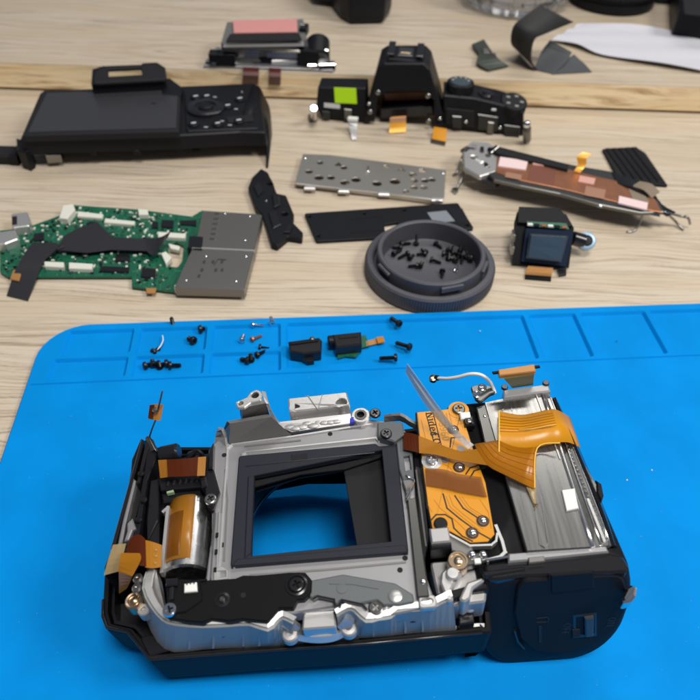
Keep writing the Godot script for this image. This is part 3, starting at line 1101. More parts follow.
	s.loft([[Vector3(-50.8, 36, 9.5), Vector3(-46.6, 36, 11.1), Vector3(-42.7, 36, 25.1), Vector3(-47.7, 34, 23.9)], [Vector3(-47, 44.5, 14.3), Vector3(-44.8, 45, 15.5), Vector3(-40.7, 44.4, 28), Vector3(-45.1, 43, 25)]])
	obj("corner_casting", s, mats.cast_light, b)
	s = sh().soft(true).lathe(Vector3.ZERO, [2.4, -3, 2.4, 0.6, 2.1, 0.9, 1.7, 0.8, 1.6, 0.2, 1.0, 0.2, 0.9, 0.8, 0.5, 1.1, 0, 1.2], 22)
	put("contact_pin", s.mesh(), mats.bronze, b, [Vector3(-50.4, 42, 22.4)][0])
	for q in [Vector3(-49.2, 45.5, 17.8), Vector3(-49.4, 44.5, 20)]:
		put("contact_pin", sh().soft(true).lathe(Vector3.ZERO, [1.25, -2, 1.25, 0.5, 0.9, 0.9, 0.5, 0.9, 0.4, 0.4, 0, 0.4], 16).mesh(), mats.dark_chrome, b, q, Basis().scaled(Vector3(1, 1, 1.2)))
	put("contact_pin", sh().soft(true).lathe(Vector3.ZERO, [1.7, -3, 1.7, 0.3, 1.4, 0.6, 0.6, 0.6, 0.5, 0.2, 0, 0.2], 18).mesh(), mats.cast_light, b, [Vector3(-47.9, 41, 24.5)][0])


# a film of that thickness wrapped round a cylinder between two angles from straight up
func wrap_film(s: Shape, a: Vector3, b: Vector3, r: float, t0: float, t1: float, thick: float) -> void:
	var axis := (b - a).normalized()
	var up := (Vector3.UP - axis * axis.y).normalized()
	var right := Vector3.RIGHT - axis * axis.x
	right = (right - up * right.dot(up)).normalized()
	var n := 14
	for i in n:
		var u := lerpf(t0, t1, float(i) / n)
		var v := lerpf(t0, t1, float(i + 1) / n)
		var du := up * cos(u) + right * sin(u)
		var dv := up * cos(v) + right * sin(v)
		s.quad(a + du * (r + thick), a + dv * (r + thick), b + dv * (r + thick), b + du * (r + thick))
		s.quad(a + dv * (r + thick), a + du * (r + thick), a + du * r, a + dv * r)
		s.quad(b + du * (r + thick), b + dv * (r + thick), b + dv * r, b + du * r)
		if i == 0:
			s.quad(a + du * (r + thick), b + du * (r + thick), b + du * r, a + du * r)
		if i == n - 1:
			s.quad(b + dv * (r + thick), a + dv * (r + thick), a + dv * r, b + dv * r)


func body_bottom(b: Node3D) -> void:
	# upright wall along the bottom of the chassis and its bright lip
	var top: Array = [Vector3(-46.7, 44.6, 15.7), Vector3(-47.1, 44.6, 20.1), Vector3(-44.4, 44.6, 24.9), Vector3(-41.1, 44.6, 28.6), Vector3(-37.9, 44.6, 30), Vector3(-30.9, 44.6, 31.1), Vector3(-24.5, 44.6, 31.4), Vector3(-18.9, 44.6, 31.6), Vector3(-14.3, 44.6, 33.4), Vector3(-12.3, 44.6, 31.8), Vector3(-10.5, 44.6, 30.7), Vector3(-7.7, 44.6, 32.2)]
	var low: Array = [Vector3(-51.5, 34, 14.5), Vector3(-51.2, 34, 18.6), Vector3(-49.2, 32, 23), Vector3(-45.4, 32, 29.2), Vector3(-41.3, 31, 31.6), Vector3(-34, 31, 31.5), Vector3(-27, 31, 31.7), Vector3(-21.1, 31, 32), Vector3(-16.3, 31, 32.1), Vector3(-13.9, 31, 32.2), Vector3(-11.7, 31, 32.1), Vector3(-9.6, 31, 32)]
	var lip: Array = [Vector3(-45, 45, 15.5), Vector3(-45.2, 45, 20.2), Vector3(-43, 45, 24.4), Vector3(-40.3, 45, 27.4), Vector3(-37.4, 45, 28.8), Vector3(-30.9, 45, 30), Vector3(-24.5, 45, 30.3), Vector3(-18.9, 45, 30.5), Vector3(-14.2, 45, 32.1), Vector3(-12.7, 45, 30.5), Vector3(-10.4, 45, 29.5), Vector3(-6.9, 45, 31.4)]
	var s := sh().sheet(low, top, 0.9, 2)
	obj("bottom_wall", s, mats.wall, b)
	s = sh().sheet(top, lip, 0.7, 2)
	obj("wall_lip", s, mats.lip, b)
	top = [Vector3(3, 44.6, 31.3), Vector3(5.9, 44.6, 30), Vector3(7.9, 44.6, 30.5), Vector3(10.5, 44.6, 33.3), Vector3(13.6, 44.6, 33), Vector3(16.6, 44.6, 32.8), Vector3(18.5, 44.6, 31.5), Vector3(22.4, 44.6, 31.5), Vector3(26.7, 44.6, 31.4), Vector3(29.7, 44.6, 30.3), Vector3(32.9, 44.6, 29.3)]
	low = [Vector3(2.5, 31, 32.1), Vector3(4.9, 31, 32), Vector3(7.4, 31, 32.1), Vector3(10, 31, 32.1), Vector3(13.3, 31, 32.1), Vector3(16.5, 31, 32.1), Vector3(18.6, 31, 32), Vector3(22.4, 31, 31.9), Vector3(27, 31, 32), Vector3(30.2, 31, 32), Vector3(33.9, 31, 32.1)]
	lip = [Vector3(2.6, 45, 30.3), Vector3(6, 45, 28.8), Vector3(8.8, 45, 29.4), Vector3(11.4, 45, 32), Vector3(13.7, 45, 31.8), Vector3(16.5, 45, 31.5), Vector3(18.4, 45, 30.3), Vector3(22.5, 45, 30.2), Vector3(26.3, 45, 30.2), Vector3(29.1, 45, 29.1), Vector3(32.6, 45, 27.8)]
	s = sh().sheet(low, top, 0.9, 2)
	obj("bottom_wall", s, mats.wall, b)
	s = sh().sheet(top, lip, 0.7, 2)
	obj("wall_lip", s, mats.lip, b)
	for q in [[Vector3(-34.6, 43, 30.6), Vector3(-37, 33, 32.1)], [Vector3(-28.4, 43, 31.1), Vector3(-30.6, 33, 32.4)], [Vector3(-20.9, 43, 31.5), Vector3(-22.6, 33, 32.5)], [Vector3(-16.8, 43, 32.6), Vector3(-18.4, 33, 32.8)], [Vector3(12, 43, 32.8), Vector3(11.9, 33, 32.7)], [Vector3(20.3, 43, 31.4), Vector3(20.4, 33, 32.6)], [Vector3(24.7, 43, 31.3), Vector3(25, 33, 32.6)]]:
		obj("wall_rib", sh().tube([q[0] + Vector3(0, 0, 0.35), q[1] + Vector3(0, 0, 0.35)], 0.42, 6, 1), mats.wall, b)
	for q in [Vector3(-26.3, 38, 31.5), Vector3(14.7, 38, 32.3), Vector3(22.4, 38, 31.7)]:
		put("wall_hole", sh().lathe(Vector3.ZERO, [0.9, 0, 0.9, 0.1, 0, 0.1], 14).mesh(), mats.matte, b, q + Vector3(0, 0, 0.8), Basis.from_euler(Vector3(PI / 2, 0, 0)))
	# black carrier plate at lower left
	var carrier := Shape.rounded([-41.3, 19, -31.5, 20.4, -22.8, 20.6, -20.8, 19.9, -17.3, 20.3, -8.6, 20.2, -4.4, 20.6, -2.7, 22.9, -2.9, 26.1, -4.8, 27.9, -6.6, 27.9, -7.6, 29.9, -11.2, 29.6, -14.2, 32.8, -20.5, 31.6, -24, 31.8, -28.4, 30.9, -30.6, 31.6, -34.2, 31, -39.6, 29.7], 0.7, 3)
	s = sh().plate(carrier, 44.0, 47.0, 0.35)
	obj("carrier_plate", s, mats.carrier, b)
	s = line(sh(), [-38, 23.1, -34.4, 23.2, -34.6, 20.7, -30.4, 20.6], 0.5, 46.9, 47.5)
	obj("carrier_rib", s, mats.carrier, b)
	s = sh().plate([-41.3, 19.2, -31.9, 20.6, -30.9, 26, -35, 28.7, -39.3, 29.1], 46.6, 47.6, 0.3)
	obj("carrier_step", s, mats.carrier, b)
	var ringed := sh().soft(true).lathe(Vector3.ZERO, [2.9, 0, 2.9, 0.3, 2.4, 0.45, 2.3, 0.1], 22).mesh()
	put("screw_seat", ringed, mats.gloss, b, [Vector3(-6.7, 47, 23.9)][0])
	put("screw", screw_head(2.0, 0.7).mesh(), mats.gloss, b, [Vector3(-6.7, 47, 23.9)][0], Basis.from_euler(Vector3(0, 0.4, 0)))
	put("screw_seat", sh().soft(true).lathe(Vector3.ZERO, [2.0, 0, 2.0, 0.2, 1.3, 0.3, 1.2, 0.05, 0, 0.05], 18).mesh(), mats.gloss, b, [Vector3(-25.8, 47, 26.2)][0])
	put("dowel", sh().soft(true).lathe(Vector3.ZERO, [0.8, 0, 0.8, 0.7, 0.5, 1, 0, 1], 12).mesh(), mats.dark_steel, b, [Vector3(-25.8, 47, 26.2)][0])
	put("dowel_hole", sh().lathe(Vector3.ZERO, [0.7, 0.0, 0.7, 0.05, 0, 0.05], 12).mesh(), mats.matte, b, [Vector3(-20.5, 47, 25.4)][0])
	put("screw", screw_head(1.8, 0.9).mesh(), mats.chrome, b, [Vector3(-38.9, 47.7, 28.1)][0], Basis.from_euler(Vector3(0, 0.3, 0)))
	s = sh().plate([-35.8, 21.6, -32.6, 21.4, -32.2, 23.9, -35.6, 23.9], 47.0, 48.4, 0.2, [])
	obj("white_socket", s, mats.white_plastic, b)
	for k in 3:
		var q: Vector3 = [Vector3(-35, 48.4, 21.8), Vector3(-34.1, 48.4, 21.7), Vector3(-33.2, 48.4, 21.7)][k]
		put("socket_notch", sh().box(Vector3.ZERO, Vector3(0.35, 0.4, 0.5), 0.05).mesh(), mats.dark_steel, b, q)
	s = sh().soft(true).rod([Vector3(-38.8, 48.5, 22.3)][0], [Vector3(-38.6, 48.2, 25.6)][0], 0.6, 10)
	obj("latch_pin", s, mats.gloss, b)
	s = sh().box([Vector3(-39, 48.3, 21.1)][0], Vector3(3.0, 1.6, 2.0), 0.3)
	obj("latch_block", s, mats.gloss, b)
	# grey lever plate at lower right
	s = sh().plate(Shape.rounded([-4.5, 22.8, 5.4, 21.7, 18.7, 25.3, 22.9, 28.6, 23.1, 30.7, 19.1, 31.1, 15.1, 30.8, 13.7, 29.4, 10.9, 29.7, 9.3, 30, 4.3, 28.6, 3.7, 29.7, 2.9, 29.5, 2.6, 28.3, -1.8, 27, -3.3, 27.7], 0.6, 2), 44.6, 46.4, 0.35)
	obj("lever_plate", s, mats.grey_paint, b)
	put("rivet", sh().soft(true).lathe(Vector3.ZERO, [1.75, 0, 1.7, 0.35, 1.4, 0.55, 0, 0.6], 20).mesh(), mats.bright, b, [Vector3(18.4, 46.4, 28.9)][0])
	put("rivet", sh().soft(true).lathe(Vector3.ZERO, [1.4, 0, 1.35, 0.15, 0, 0.2], 18).mesh(), mats.grey_paint, b, [Vector3(4.9, 46.4, 25.6)][0])
	s = line(sh(), [2, 24, 7.6, 24.6, 14.2, 26.4], 0.35, 46.3, 46.6)
	obj("lever_rib", s, mats.grey_paint, b)
	s = line(sh(), [-2.3, 27.8, -1.3, 27.3, 2.8, 28.5, 3, 30.1], 0.5, 46.0, 47.0)
	line(s, [4.2, 30.2, 4.8, 28.8, 9.8, 30.4, 10.7, 31.5], 0.5, 46.0, 47.0)
	obj("lever_edge", s, mats.gloss, b)
	put("screw", screw_head(2.0, 1.0).mesh(), mats.dark_steel, b, [Vector3(13.2, 44.8, 30.9)][0], Basis.from_euler(Vector3(0, 0.7, 0)))
	s = sh().soft(true).lathe(Vector3.ZERO, [2.9, 0, 2.9, 1.3, 2.5, 1.4, 2.4, 0], 22)
	put("screw_seat", s.mesh(), mats.bright, b, [Vector3(13.3, 44, 30.6)][0])
	# clamp in the middle of the bottom wall
	s = sh().plate(Shape.rounded([-5.5, 29.7, 2.6, 29.9, 2.8, 34, -5.9, 33.9], 0.5, 2), 36.0, 43.0, 0.4)
	obj("clamp_block", s, mats.bright, b)
	s = line(sh(), [-6, 29.8, 2.8, 29.9], 0.7, 42.5, 44.0)
	obj("clamp_edge", s, mats.chrome, b)
	for q in [Vector3(-9.5, 38, 32.9), Vector3(5.8, 38, 32.7)]:
		put("clamp_boss", sh().soft(true).lathe(Vector3.ZERO, [2.2, -2, 2.2, 0.3, 1.8, 0.7, 0.9, 0.8, 0.8, 0.2, 0, 0.2], 20).mesh(), mats.cast_light, b, q)
	s = sh().sheet([Vector3(-9.2, 38.5, 32.8), Vector3(-5.6, 38, 33.7), Vector3(-1.8, 38, 34.3), Vector3(2.1, 38, 34.1), Vector3(5.4, 38.5, 32.8)], [Vector3(-9.4, 37, 33.8), Vector3(-5.9, 36, 34.5), Vector3(-2, 36, 35.1), Vector3(2, 36, 34.9), Vector3(5.7, 37, 33.8)], 1.6, 4)
	obj("clamp_strap", s, mats.bright, b)
	s = sh().sheet([Vector3(-10.6, 44, 29.7), Vector3(-8.9, 43, 31), Vector3(-6.7, 40, 32.3)], [Vector3(-11.6, 42, 32.2), Vector3(-9.8, 40, 32.6), Vector3(-8.1, 37, 33.1)], 1.2, 3)
	obj("clamp_arm", s, mats.cast_light, b)
	s = sh().sheet([Vector3(2.9, 40, 32.9), Vector3(4.9, 43, 31.9), Vector3(6.2, 44.5, 29.5)], [Vector3(4.2, 37, 33.4), Vector3(6.7, 40, 32.9), Vector3(8.1, 43, 30.6)], 1.2, 3)
	obj("clamp_arm", s, mats.cast_light, b)
	s = sh().plate([-13.2, 25.2, 8, 24.8, 8, 32.9, -12.6, 33.2], 26.0, 34.0, 0.3)
	obj("clamp_floor", s, mats.cast, b)


func dome(r: float, h: float) -> ArrayMesh:
	return sh().soft(true).lathe(Vector3.ZERO, [r, 0, r, h * 0.3, r * 0.8, h * 0.75, r * 0.4, h, 0, h], 16).mesh()


func body_board(b: Node3D) -> void:
	var outline := Shape.rounded([30.8, -29.3, 38, -29.3, 45.9, -29.8, 45.9, -21.2, 46.5, -13.1, 47.9, -1.9, 47.4, 10, 47.2, 14.5, 44.7, 16.7, 39.7, 16.6, 34.7, 12.7, 29.9, 12.3, 29.7, 3.7, 30, -11.2], 0.7, 3)
	var s := sh().plate(outline, 36.0, 46.3, 0.4)
	obj("motor_board", s, mats.gloss, b)
	s = sh().plate(Shape.inset(outline, 0.55), 46.2, 46.6, 0.1)
	obj("amber_cover", s, mats.amber_solid, b)
	# black printed lines
	var lines := sh()
	for q in [[39.4, -14.8, 40.2, -18, 43.8, -18.1, 45.5, -14.2], [34.9, 0.8, 35.3, 5.3, 38.3, 8.9, 42.7, 13.5, 45.2, 15.5], [38.1, 1.7, 39.7, 5.7, 43.2, 9.1, 45.4, 10.8], [30.4, 8.5, 32, 7, 34.5, 7.2, 36.1, 8.7, 36.2, 11.5, 38, 14, 40.4, 15.7], [42.4, -5.1, 43.9, -7, 47, -7.9, 48.3, -8.6], [43.3, -3.7, 44.9, -5.9, 48, -6.7], [40.4, -8.7, 42.4, -8.2]]:
		line(lines, q, 0.42, 46.5, 46.66)
	line(lines, [34, -27.7, 36.2, -27.9, 36.9, -16.1, 35, -15.1], 0.28, 46.5, 46.66, true)
	obj("board_tracks", lines, mats.print_black, b)
	for q in [[35.6, 1.5, 36.2, 5, 39, 8.4, 43, 13], [36.5, 1.2, 37.1, 4.6, 39.6, 7.8, 43.9, 12.5], [39.2, 2.1, 40.8, 5.8, 44.1, 8.9, 45.7, 10.2], [40, 2.2, 41.6, 5.7, 44.7, 8.5, 46.1, 9.7], [32.1, 2.4, 33.4, 5.1, 37.1, 9.4, 40.2, 13.9], [32.2, -25.6, 32.8, -14.4, 33.7, -4.6], [40.2, -27.4, 40.4, -22.8, 41.8, -18.5], [41.1, -27.5, 41.3, -23.1, 42.5, -19.2], [35.1, -9.9, 37.8, -8.3, 39.5, -5], [43.9, -16.9, 44.6, -13.9, 46.9, -10.1], [30.2, 3.8, 31, 6.1], [44.8, 3.6, 46.3, 7.5, 46.1, 12.4]]:
		obj("fine_track", line(sh(), q, 0.16, 46.5, 46.63), mats.trace, b)
	var down: Vector3 = [Vector3(35.4, 47, -16)][0] - [Vector3(34.9, 47, -27.3)][0]
	put("board_print", letters("Nidec", 1.75, "Droid Serif"), mats.print_black, b, [Vector3(35.2, 46.6, -23.9)][0], turned(down, Vector3.UP))
	put("board_print", letters("CO", 1.6), mats.print_black, b, [Vector3(35.7, 46.6, -18.2)][0], turned(down, Vector3.UP))
	put("board_print", letters("CE-3960", 1.5), mats.print_faint, b, [Vector3(38.4, 46.6, -23)][0], turned(down, Vector3.UP))
	for q in [Vector3(41.3, 46.6, -20.9), Vector3(40.8, 46.6, -7.5), Vector3(40.8, 46.6, 13.4), Vector3(44.3, 46.6, 10.1)]:
		put("solder_dome", dome(1.25, 1.0), mats.chrome, b, q)
		put("dome_ring", sh().lathe(Vector3.ZERO, [1.75, 0, 1.75, 0.1, 1.2, 0.1], 18).mesh(), mats.print_black, b, q)
	for q in [Vector3(37.2, 46.6, -10.4), Vector3(42.4, 46.6, -13.8)]:
		put("solder_pad", sh().lathe(Vector3.ZERO, [1.1, 0, 1.1, 0.12, 0, 0.12], 16).mesh(), mats.pad_grey, b, q)
	var seat := sh().lathe(Vector3.ZERO, [3.0, 0, 3.0, 0.1, 2.0, 0.14, 0, 0.14], 22).mesh()
	put("screw_seat", seat, mats.bright, b, [Vector3(33.3, 46.6, -10.5)][0])
	put("screw", screw_head(1.8, 0.9).mesh(), mats.chrome, b, [Vector3(33.3, 46.7, -10.4)][0])
	put("screw_seat", sh().lathe(Vector3.ZERO, [3.2, 0, 3.2, 0.1, 2.2, 0.14, 0, 0.14], 22).mesh(), mats.amber_solid, b, [Vector3(44.2, 46.6, -28.2)][0])
	put("screw", screw_head(2.0, 0.9).mesh(), mats.dark_steel, b, [Vector3(44.2, 46.7, -28.2)][0])
	put("screw", screw_head(1.9, 0.7, false).mesh(), mats.gloss, b, [Vector3(32.8, 46.7, 10)][0])
	# small sockets on the board's right edge
	s = sh().box([Vector3(45.6, 47, -25)][0], Vector3(3.2, 2.2, 2.6), 0.3)
	obj("edge_socket", s, mats.white_plastic, b)
	s = sh().box([Vector3(46.4, 46.5, -23)][0], Vector3(3.0, 3.0, 3.6), 0.5)
	obj("edge_socket", s, mats.gloss, b)
	put("socket_cap", dome(1.1, 0.8), mats.steel, b, [Vector3(46.2, 48, -22.5)][0])
	# cables across the board
	s = sh().sheet([Vector3(26.1, 47.5, -21), Vector3(28.4, 48.2, -19.9), Vector3(30.6, 48.6, -18.5)], [Vector3(25.5, 47.5, -14.7), Vector3(27.9, 48, -13.6), Vector3(30, 48.2, -12.5)], 0.2, 3)
	obj("board_flex_end", s, mats.brown_film, b)
	s = sh().sheet([Vector3(30.4, 48.8, -18.3), Vector3(35.2, 49, -15.2), Vector3(38.9, 49.4, -12.5), Vector3(42.3, 50, -10.7), Vector3(46, 51, -10.4)], [Vector3(29.8, 48.4, -12.4), Vector3(34.6, 48.6, -11.2), Vector3(39.7, 49, -8.6), Vector3(43.7, 49.6, -6.9), Vector3(48.1, 50.5, -5)], 0.2, 4)
	obj("board_flex", s, mats.amber_film, b)
	s = sh().sheet([Vector3(31, 47.3, -7.8), Vector3(36, 47.8, -6.6), Vector3(40.5, 48, -4.4), Vector3(46.3, 47.6, -3.1)], [Vector3(30.5, 47.2, -2.1), Vector3(35.6, 47.6, -0.5), Vector3(40.1, 47.8, 1.3), Vector3(46.8, 47.4, 3.3)], 0.2, 4)
	obj("board_flex", s, mats.amber_dark, b)
	# metal parts below the board
	s = sh().box([Vector3(31.9, 46, 14.3)][0], Vector3(5.2, 6, 4.4), 0.4)
	obj("sensor_block", s, mats.cast_light, b)
	s = sh().box([Vector3(31.8, 44.5, 16.4)][0], Vector3(5.6, 6, 2.2), 0.4)
	obj("sensor_block", s, mats.black, b)
	s = sh().plate([34.7, 13, 36.2, 13.4, 40, 16.4, 40.5, 18.4, 38.2, 19.4, 34.5, 17.3], 43.0, 45.8, 0.3)
	obj("sloped_bracket", s, mats.cast, b)
	s = line(sh(), [34.6, 13.1, 39.6, 16.9, 45.2, 17.2, 46.7, 16.2, 47.4, 14.2], 0.55, 44.6, 46.7)
	obj("board_rim", s, mats.bright, b)
	s = line(sh(), [47.7, 11.6, 48.4, 16.1, 48.5, 19.3, 46.9, 20.5, 43.6, 21.1], 0.8, 43.0, 46.2)
	obj("frame_strip", s, mats.bright, b)
	s = line(sh(), [43.3, 21.2, 48.4, 20.8, 55, 20.8], 0.6, 44.0, 46.4)
	obj("frame_strip", s, mats.chrome, b)
	s = sh().soft(true).lathe(Vector3.ZERO, [2.8, -3, 2.8, 0.3, 2.5, 0.6, 2.0, 0.6, 1.9, 0.2, 1.2, 0.2, 1.1, 0.8, 0.6, 1.1, 0, 1.1], 24)
	put("link_eye", s.mesh(), mats.bronze, b, [Vector3(35.8, 46, 20.7)][0])
	s = sh().plate(Shape.rounded([37.7, 18.9, 43.9, 18.4, 43.9, 21.2, 37.4, 22.3], 0.8, 3), 43.4, 45.8, 0.3)
	obj("link_plate", s, mats.dark_steel, b)
	for q in [Vector3(39.7, 45.8, 19.2), Vector3(42.6, 45.8, 19.5)]:
		put("link_screw", dome(1.15, 1.1), mats.chrome, b, q)
	s = sh().box([Vector3(40.8, 46, 21.2)][0], Vector3(1.7, 1.0, 1.5), 0.15)
	obj("white_chip", s, mats.white_plastic, b)
	s = sh().plate(Shape.rounded([31, 23, 32.5, 22, 35.3, 22.3, 36.6, 24, 34.2, 26, 32.8, 28, 33.1, 30.7, 31.3, 31, 30.9, 28.4, 30.3, 25.7], 0.8, 3), 38.0, 45.4, 0.5)
	obj("casting_finger", s, mats.bright, b)
	s = sh().plate(Shape.rounded([37.3, 25.9, 41.4, 24.9, 42, 25.8, 38.6, 27.6, 37.4, 30.2, 35.7, 31.1, 34.5, 30.2, 36, 27.9], 0.8, 3), 36.0, 44.6, 0.5)
	obj("casting_finger", s, mats.bright, b)
	s = sh().plate(Shape.rounded([28.9, 17.8, 45.1, 18.1, 41.7, 30, 29.7, 30.5], 1.0, 2), 32.0, 41.0, 0.5)
	obj("casting_floor", s, mats.cast_light, b)
	put("casting_boss", sh().soft(true).lathe(Vector3.ZERO, [1.8, -3, 1.8, 0.4, 1.4, 0.8, 0, 0.9], 16).mesh(), mats.bright, b, [Vector3(33.8, 46, 24.1)][0])
	put("screw_head", dome(1.6, 1.2), mats.bright, b, [Vector3(37.9, 36, 29)][0])
	s = sh().plate([35, 28.2, 39.3, 27.8, 38.7, 32.8, 34.7, 33], 30.0, 35.0, 0.3)
	obj("vent_pad", s, mats.gloss, b)
	for k in 2:
		put("vent_slot", sh().box(Vector3.ZERO, Vector3(1.8, 0.3, 0.6), 0.05).mesh(), mats.matte, b, [Vector3(37, 35.1, 29.7), Vector3(36.7, 35.1, 31.5)][k])


func body_battery(b: Node3D) -> void:
	# dark well beside the battery box, with the grey latch seen in it
	var s := sh().plate([50.8, -17.7, 57.3, -3.6, 56.7, 17.2, 49.7, 17.8, 49.5, 5.5, 49, -11.3], 18.0, 37.0, 0.3)
	obj("battery_well", s, mats.matte, b)
	s = sh().plate(Shape.rounded([51.9, 5.5, 55.6, 6.5, 54.1, 18.1, 51.5, 18.4], 1.0, 3), 36.0, 42.0, 0.5)
	obj("well_latch", s, mats.latch, b)
	s = sh().plate([49.7, -28.5, 55.6, -30, 53.4, -13.4, 49.7, -13.1], 30.0, 47.0, 0.3)
	obj("battery_side_panel", s, mats.dark_steel, b)
	put("panel_dot", dome(0.5, 0.35), mats.chrome, b, [Vector3(51.6, 47, -24.7)][0])
	# the metal box itself
	s = sh().plate(Shape.rounded([52.4, -29.7, 70.8, -32.6, 71.1, 20.7, 53.9, 20.4], 0.6, 3), 14.0, 47.5, 0.5)
	obj("battery_box", s, mats.steel, b)
	battery_lid(b)
	var oval := ellipse(0, 0, 2.2, 2.0)
	var oc := [75.7, 1.3]
	for k in oval.size():
		oval[k] += Vector2(oc[0], oc[1])
	s = sh().plate(Shape.rounded([71.3, -33.3, 74.4, -31, 76.5, 18.4, 76.4, 20.1, 71.4, 20.3], 0.6, 3), 40.0, 45.6, 0.5, [oval])
	obj("battery_box_step", s, mats.steel, b)
	s = sh().plate([73.2, -37.6, 76.1, -34.8, 78.3, 17.2, 73.3, 17.4], 14.0, 39.5, 0.3)
	obj("battery_box_side", s, mats.matte, b)
	s = sh()
	for q in [[[68.8, -30.8, 69.8, -6.9], 0.35, 47.9], [[72.7, -29.5, 73, -22.5], 0.8, 46.4], [[74.4, 6.1, 75, 18.5], 0.7, 46.3]]:
		line(s, q[0], q[1], 45.0, q[2])
	obj("box_ridge", s, mats.bright, b)
	for q in [[[Vector3(70.9, 47.4, -32)][0], [Vector3(71, 47.4, 20.6)][0], 0.75], [[Vector3(73.2, 45.5, -31.9)][0], [Vector3(74, 45.5, 19.4)][0], 0.45], [[Vector3(74.9, 45.3, -29.9)][0], [Vector3(76.6, 45.3, 19.8)][0], 0.55]]:
		obj("box_fold", sh().soft(true).tube([q[0], q[0].lerp(q[1], 0.35), q[0].lerp(q[1], 0.7), q[1]], q[2], 10, 2), mats.chrome_soft, b)
	for k in 26:
		var q: Vector3 = [Vector3(73.2, 45.9, -18)][0].lerp([Vector3(75.8, 45.9, 17.7)][0], k / 25.0)
		obj("box_dimple", sh().box(q, Vector3(0.7, 0.35, 0.4), 0.08), mats.chrome_soft, b)
	s = line(sh(), [59.4, 5.1, 57.7, 18.7, 58.7, 19.5, 59.9, 18.6, 61.5, 4.6], 0.45, 47.3, 47.85)
	obj("box_emboss", s, mats.steel, b)
	s = line(sh(), [62.6, 11.8, 66.5, 11.7, 66.7, 16.6], 0.25, 47.3, 47.62)
	obj("box_emboss", s, mats.steel, b)
	s = line(sh(), [57.3, -25.9, 59.4, -29, 60.1, -28.9, 60.1, -25.6], 0.4, 47.3, 47.8)
	obj("box_emboss", s, mats.steel, b)
	s = sh().plate([67.4, 3.6, 71, 3.4, 70.3, 9.5, 67, 10], 47.4, 48.3, 0.15)
	obj("white_label", s, mats.white_plastic, b)
	s = sh().plate([78.7, -0.5, 79.9, 0.9, 79.4, 4.7, 78.1, 6.8, 77.6, 3.9], 34.0, 45.5, 0.5)
	obj("box_catch", s, mats.black, b)
	s = sh().sheet([Vector3(74.2, 46, -30.2), Vector3(75.5, 46, -10.4), Vector3(76.6, 46, 7.9), Vector3(76.6, 46, 20.1)], [Vector3(75.9, 42, -32.4), Vector3(77.7, 42, -12.2), Vector3(78.7, 42, 6.8), Vector3(78.8, 42, 19.5)], 0.8, 3)
	obj("box_outer_rail", s, mats.gloss, b)
	# metal lip above the door
	s = sh().plate([49.1, 19.9, 74.9, 20.1, 75.1, 22, 54.8, 22.4, 48.6, 22.4], 38.0, 46.6, 0.4)
	obj("box_lip", s, mats.alloy, b)
	s = sh().plate([53.9, 21.7, 58.1, 21.6, 58, 23.1, 53.8, 23.2], 45.6, 46.9, 0.2)
	obj("box_lip_tab", s, mats.cast, b)
	# top end: cover strip, board-to-board plug and screws
	s = sh().plate([58.8, -32.8, 73.1, -33.7, 73.1, -30.7, 58.5, -29.9], 40.0, 49.0, 0.4)
	obj("end_strip", s, mats.cast_light, b)
	s = sh()
	s.loft([[Vector3(61.7, 49, -34.8), Vector3(68.5, 49, -35.3), Vector3(68.4, 49, -33.6), Vector3(61.7, 49, -33.1)], [Vector3(58.6, 55, -33.3), Vector3(68, 55, -34.1), Vector3(67.7, 55, -32.9), Vector3(58.3, 55, -32.1)]])
	obj("plug_cable", s, mats.olive, b)
	s = sh().plate([56.9, -35, 68.3, -36, 68.1, -33.1, 56.8, -32.6], 54.8, 56.4, 0.25)
	obj("plug", s, mats.bronze_amber, b)
	s = sh().plate([55.2, -35.1, 70, -36.1, 70.1, -35.3, 55.4, -34.3], 54.9, 55.6, 0.1)
	obj("plug_edge", s, mats.black, b)
	for q in [Vector3(59.4, 48.8, -33.6), Vector3(72.4, 48.8, -33.8)]:
		put("screw", screw_head(1.05, 0.8, false).mesh(), mats.gloss, b, q)
	# ear with two rivets
	s = sh().plate(Shape.rounded([48.9, -35.4, 52.5, -35.8, 55.1, -34.9, 56.8, -32.3, 54.4, -31.5, 52.6, -30.1, 50.8, -28.7, 49.6, -30.4], 1.2, 3), 47.8, 49.0, 0.3)
	obj("hinge_ear", s, mats.dark_steel, b)
	for q in [Vector3(52.5, 49, -34.3), Vector3(50.3, 49, -31.7)]:
		put("ear_rivet", sh().soft(true).lathe(Vector3.ZERO, [1.4, 0, 1.4, 0.35, 1.0, 0.5, 0.5, 0.3, 0, 0.3], 16).mesh(), mats.chrome, b, q)
	# aerial lead
	s = sh().soft(true).tube([Vector3(56.3, 48, -32.5), Vector3(54.9, 51, -34.7), Vector3(52, 54, -35.3), Vector3(48.7, 54, -36.1), Vector3(45.2, 52, -37), Vector3(42.1, 50, -38.4), Vector3(39.3, 48, -40.6)], 0.55, 8)
	obj("aerial_lead", s, mats.white_plastic, b)
	s = sh().soft(true).rod([Vector3(39.9, 48, -40.5)][0], [Vector3(38.7, 47.6, -41.2)][0], 0.9, 12)
	obj("aerial_collar", s, mats.gloss, b)
	put("aerial_plug", sh().soft(true).lathe(Vector3.ZERO, [1.3, -0.8, 1.3, 0.4, 0.9, 0.6, 0.7, 0.2, 0, 0.2], 14).mesh(), mats.bronze, b, [Vector3(38.1, 47.4, -41.1)][0])
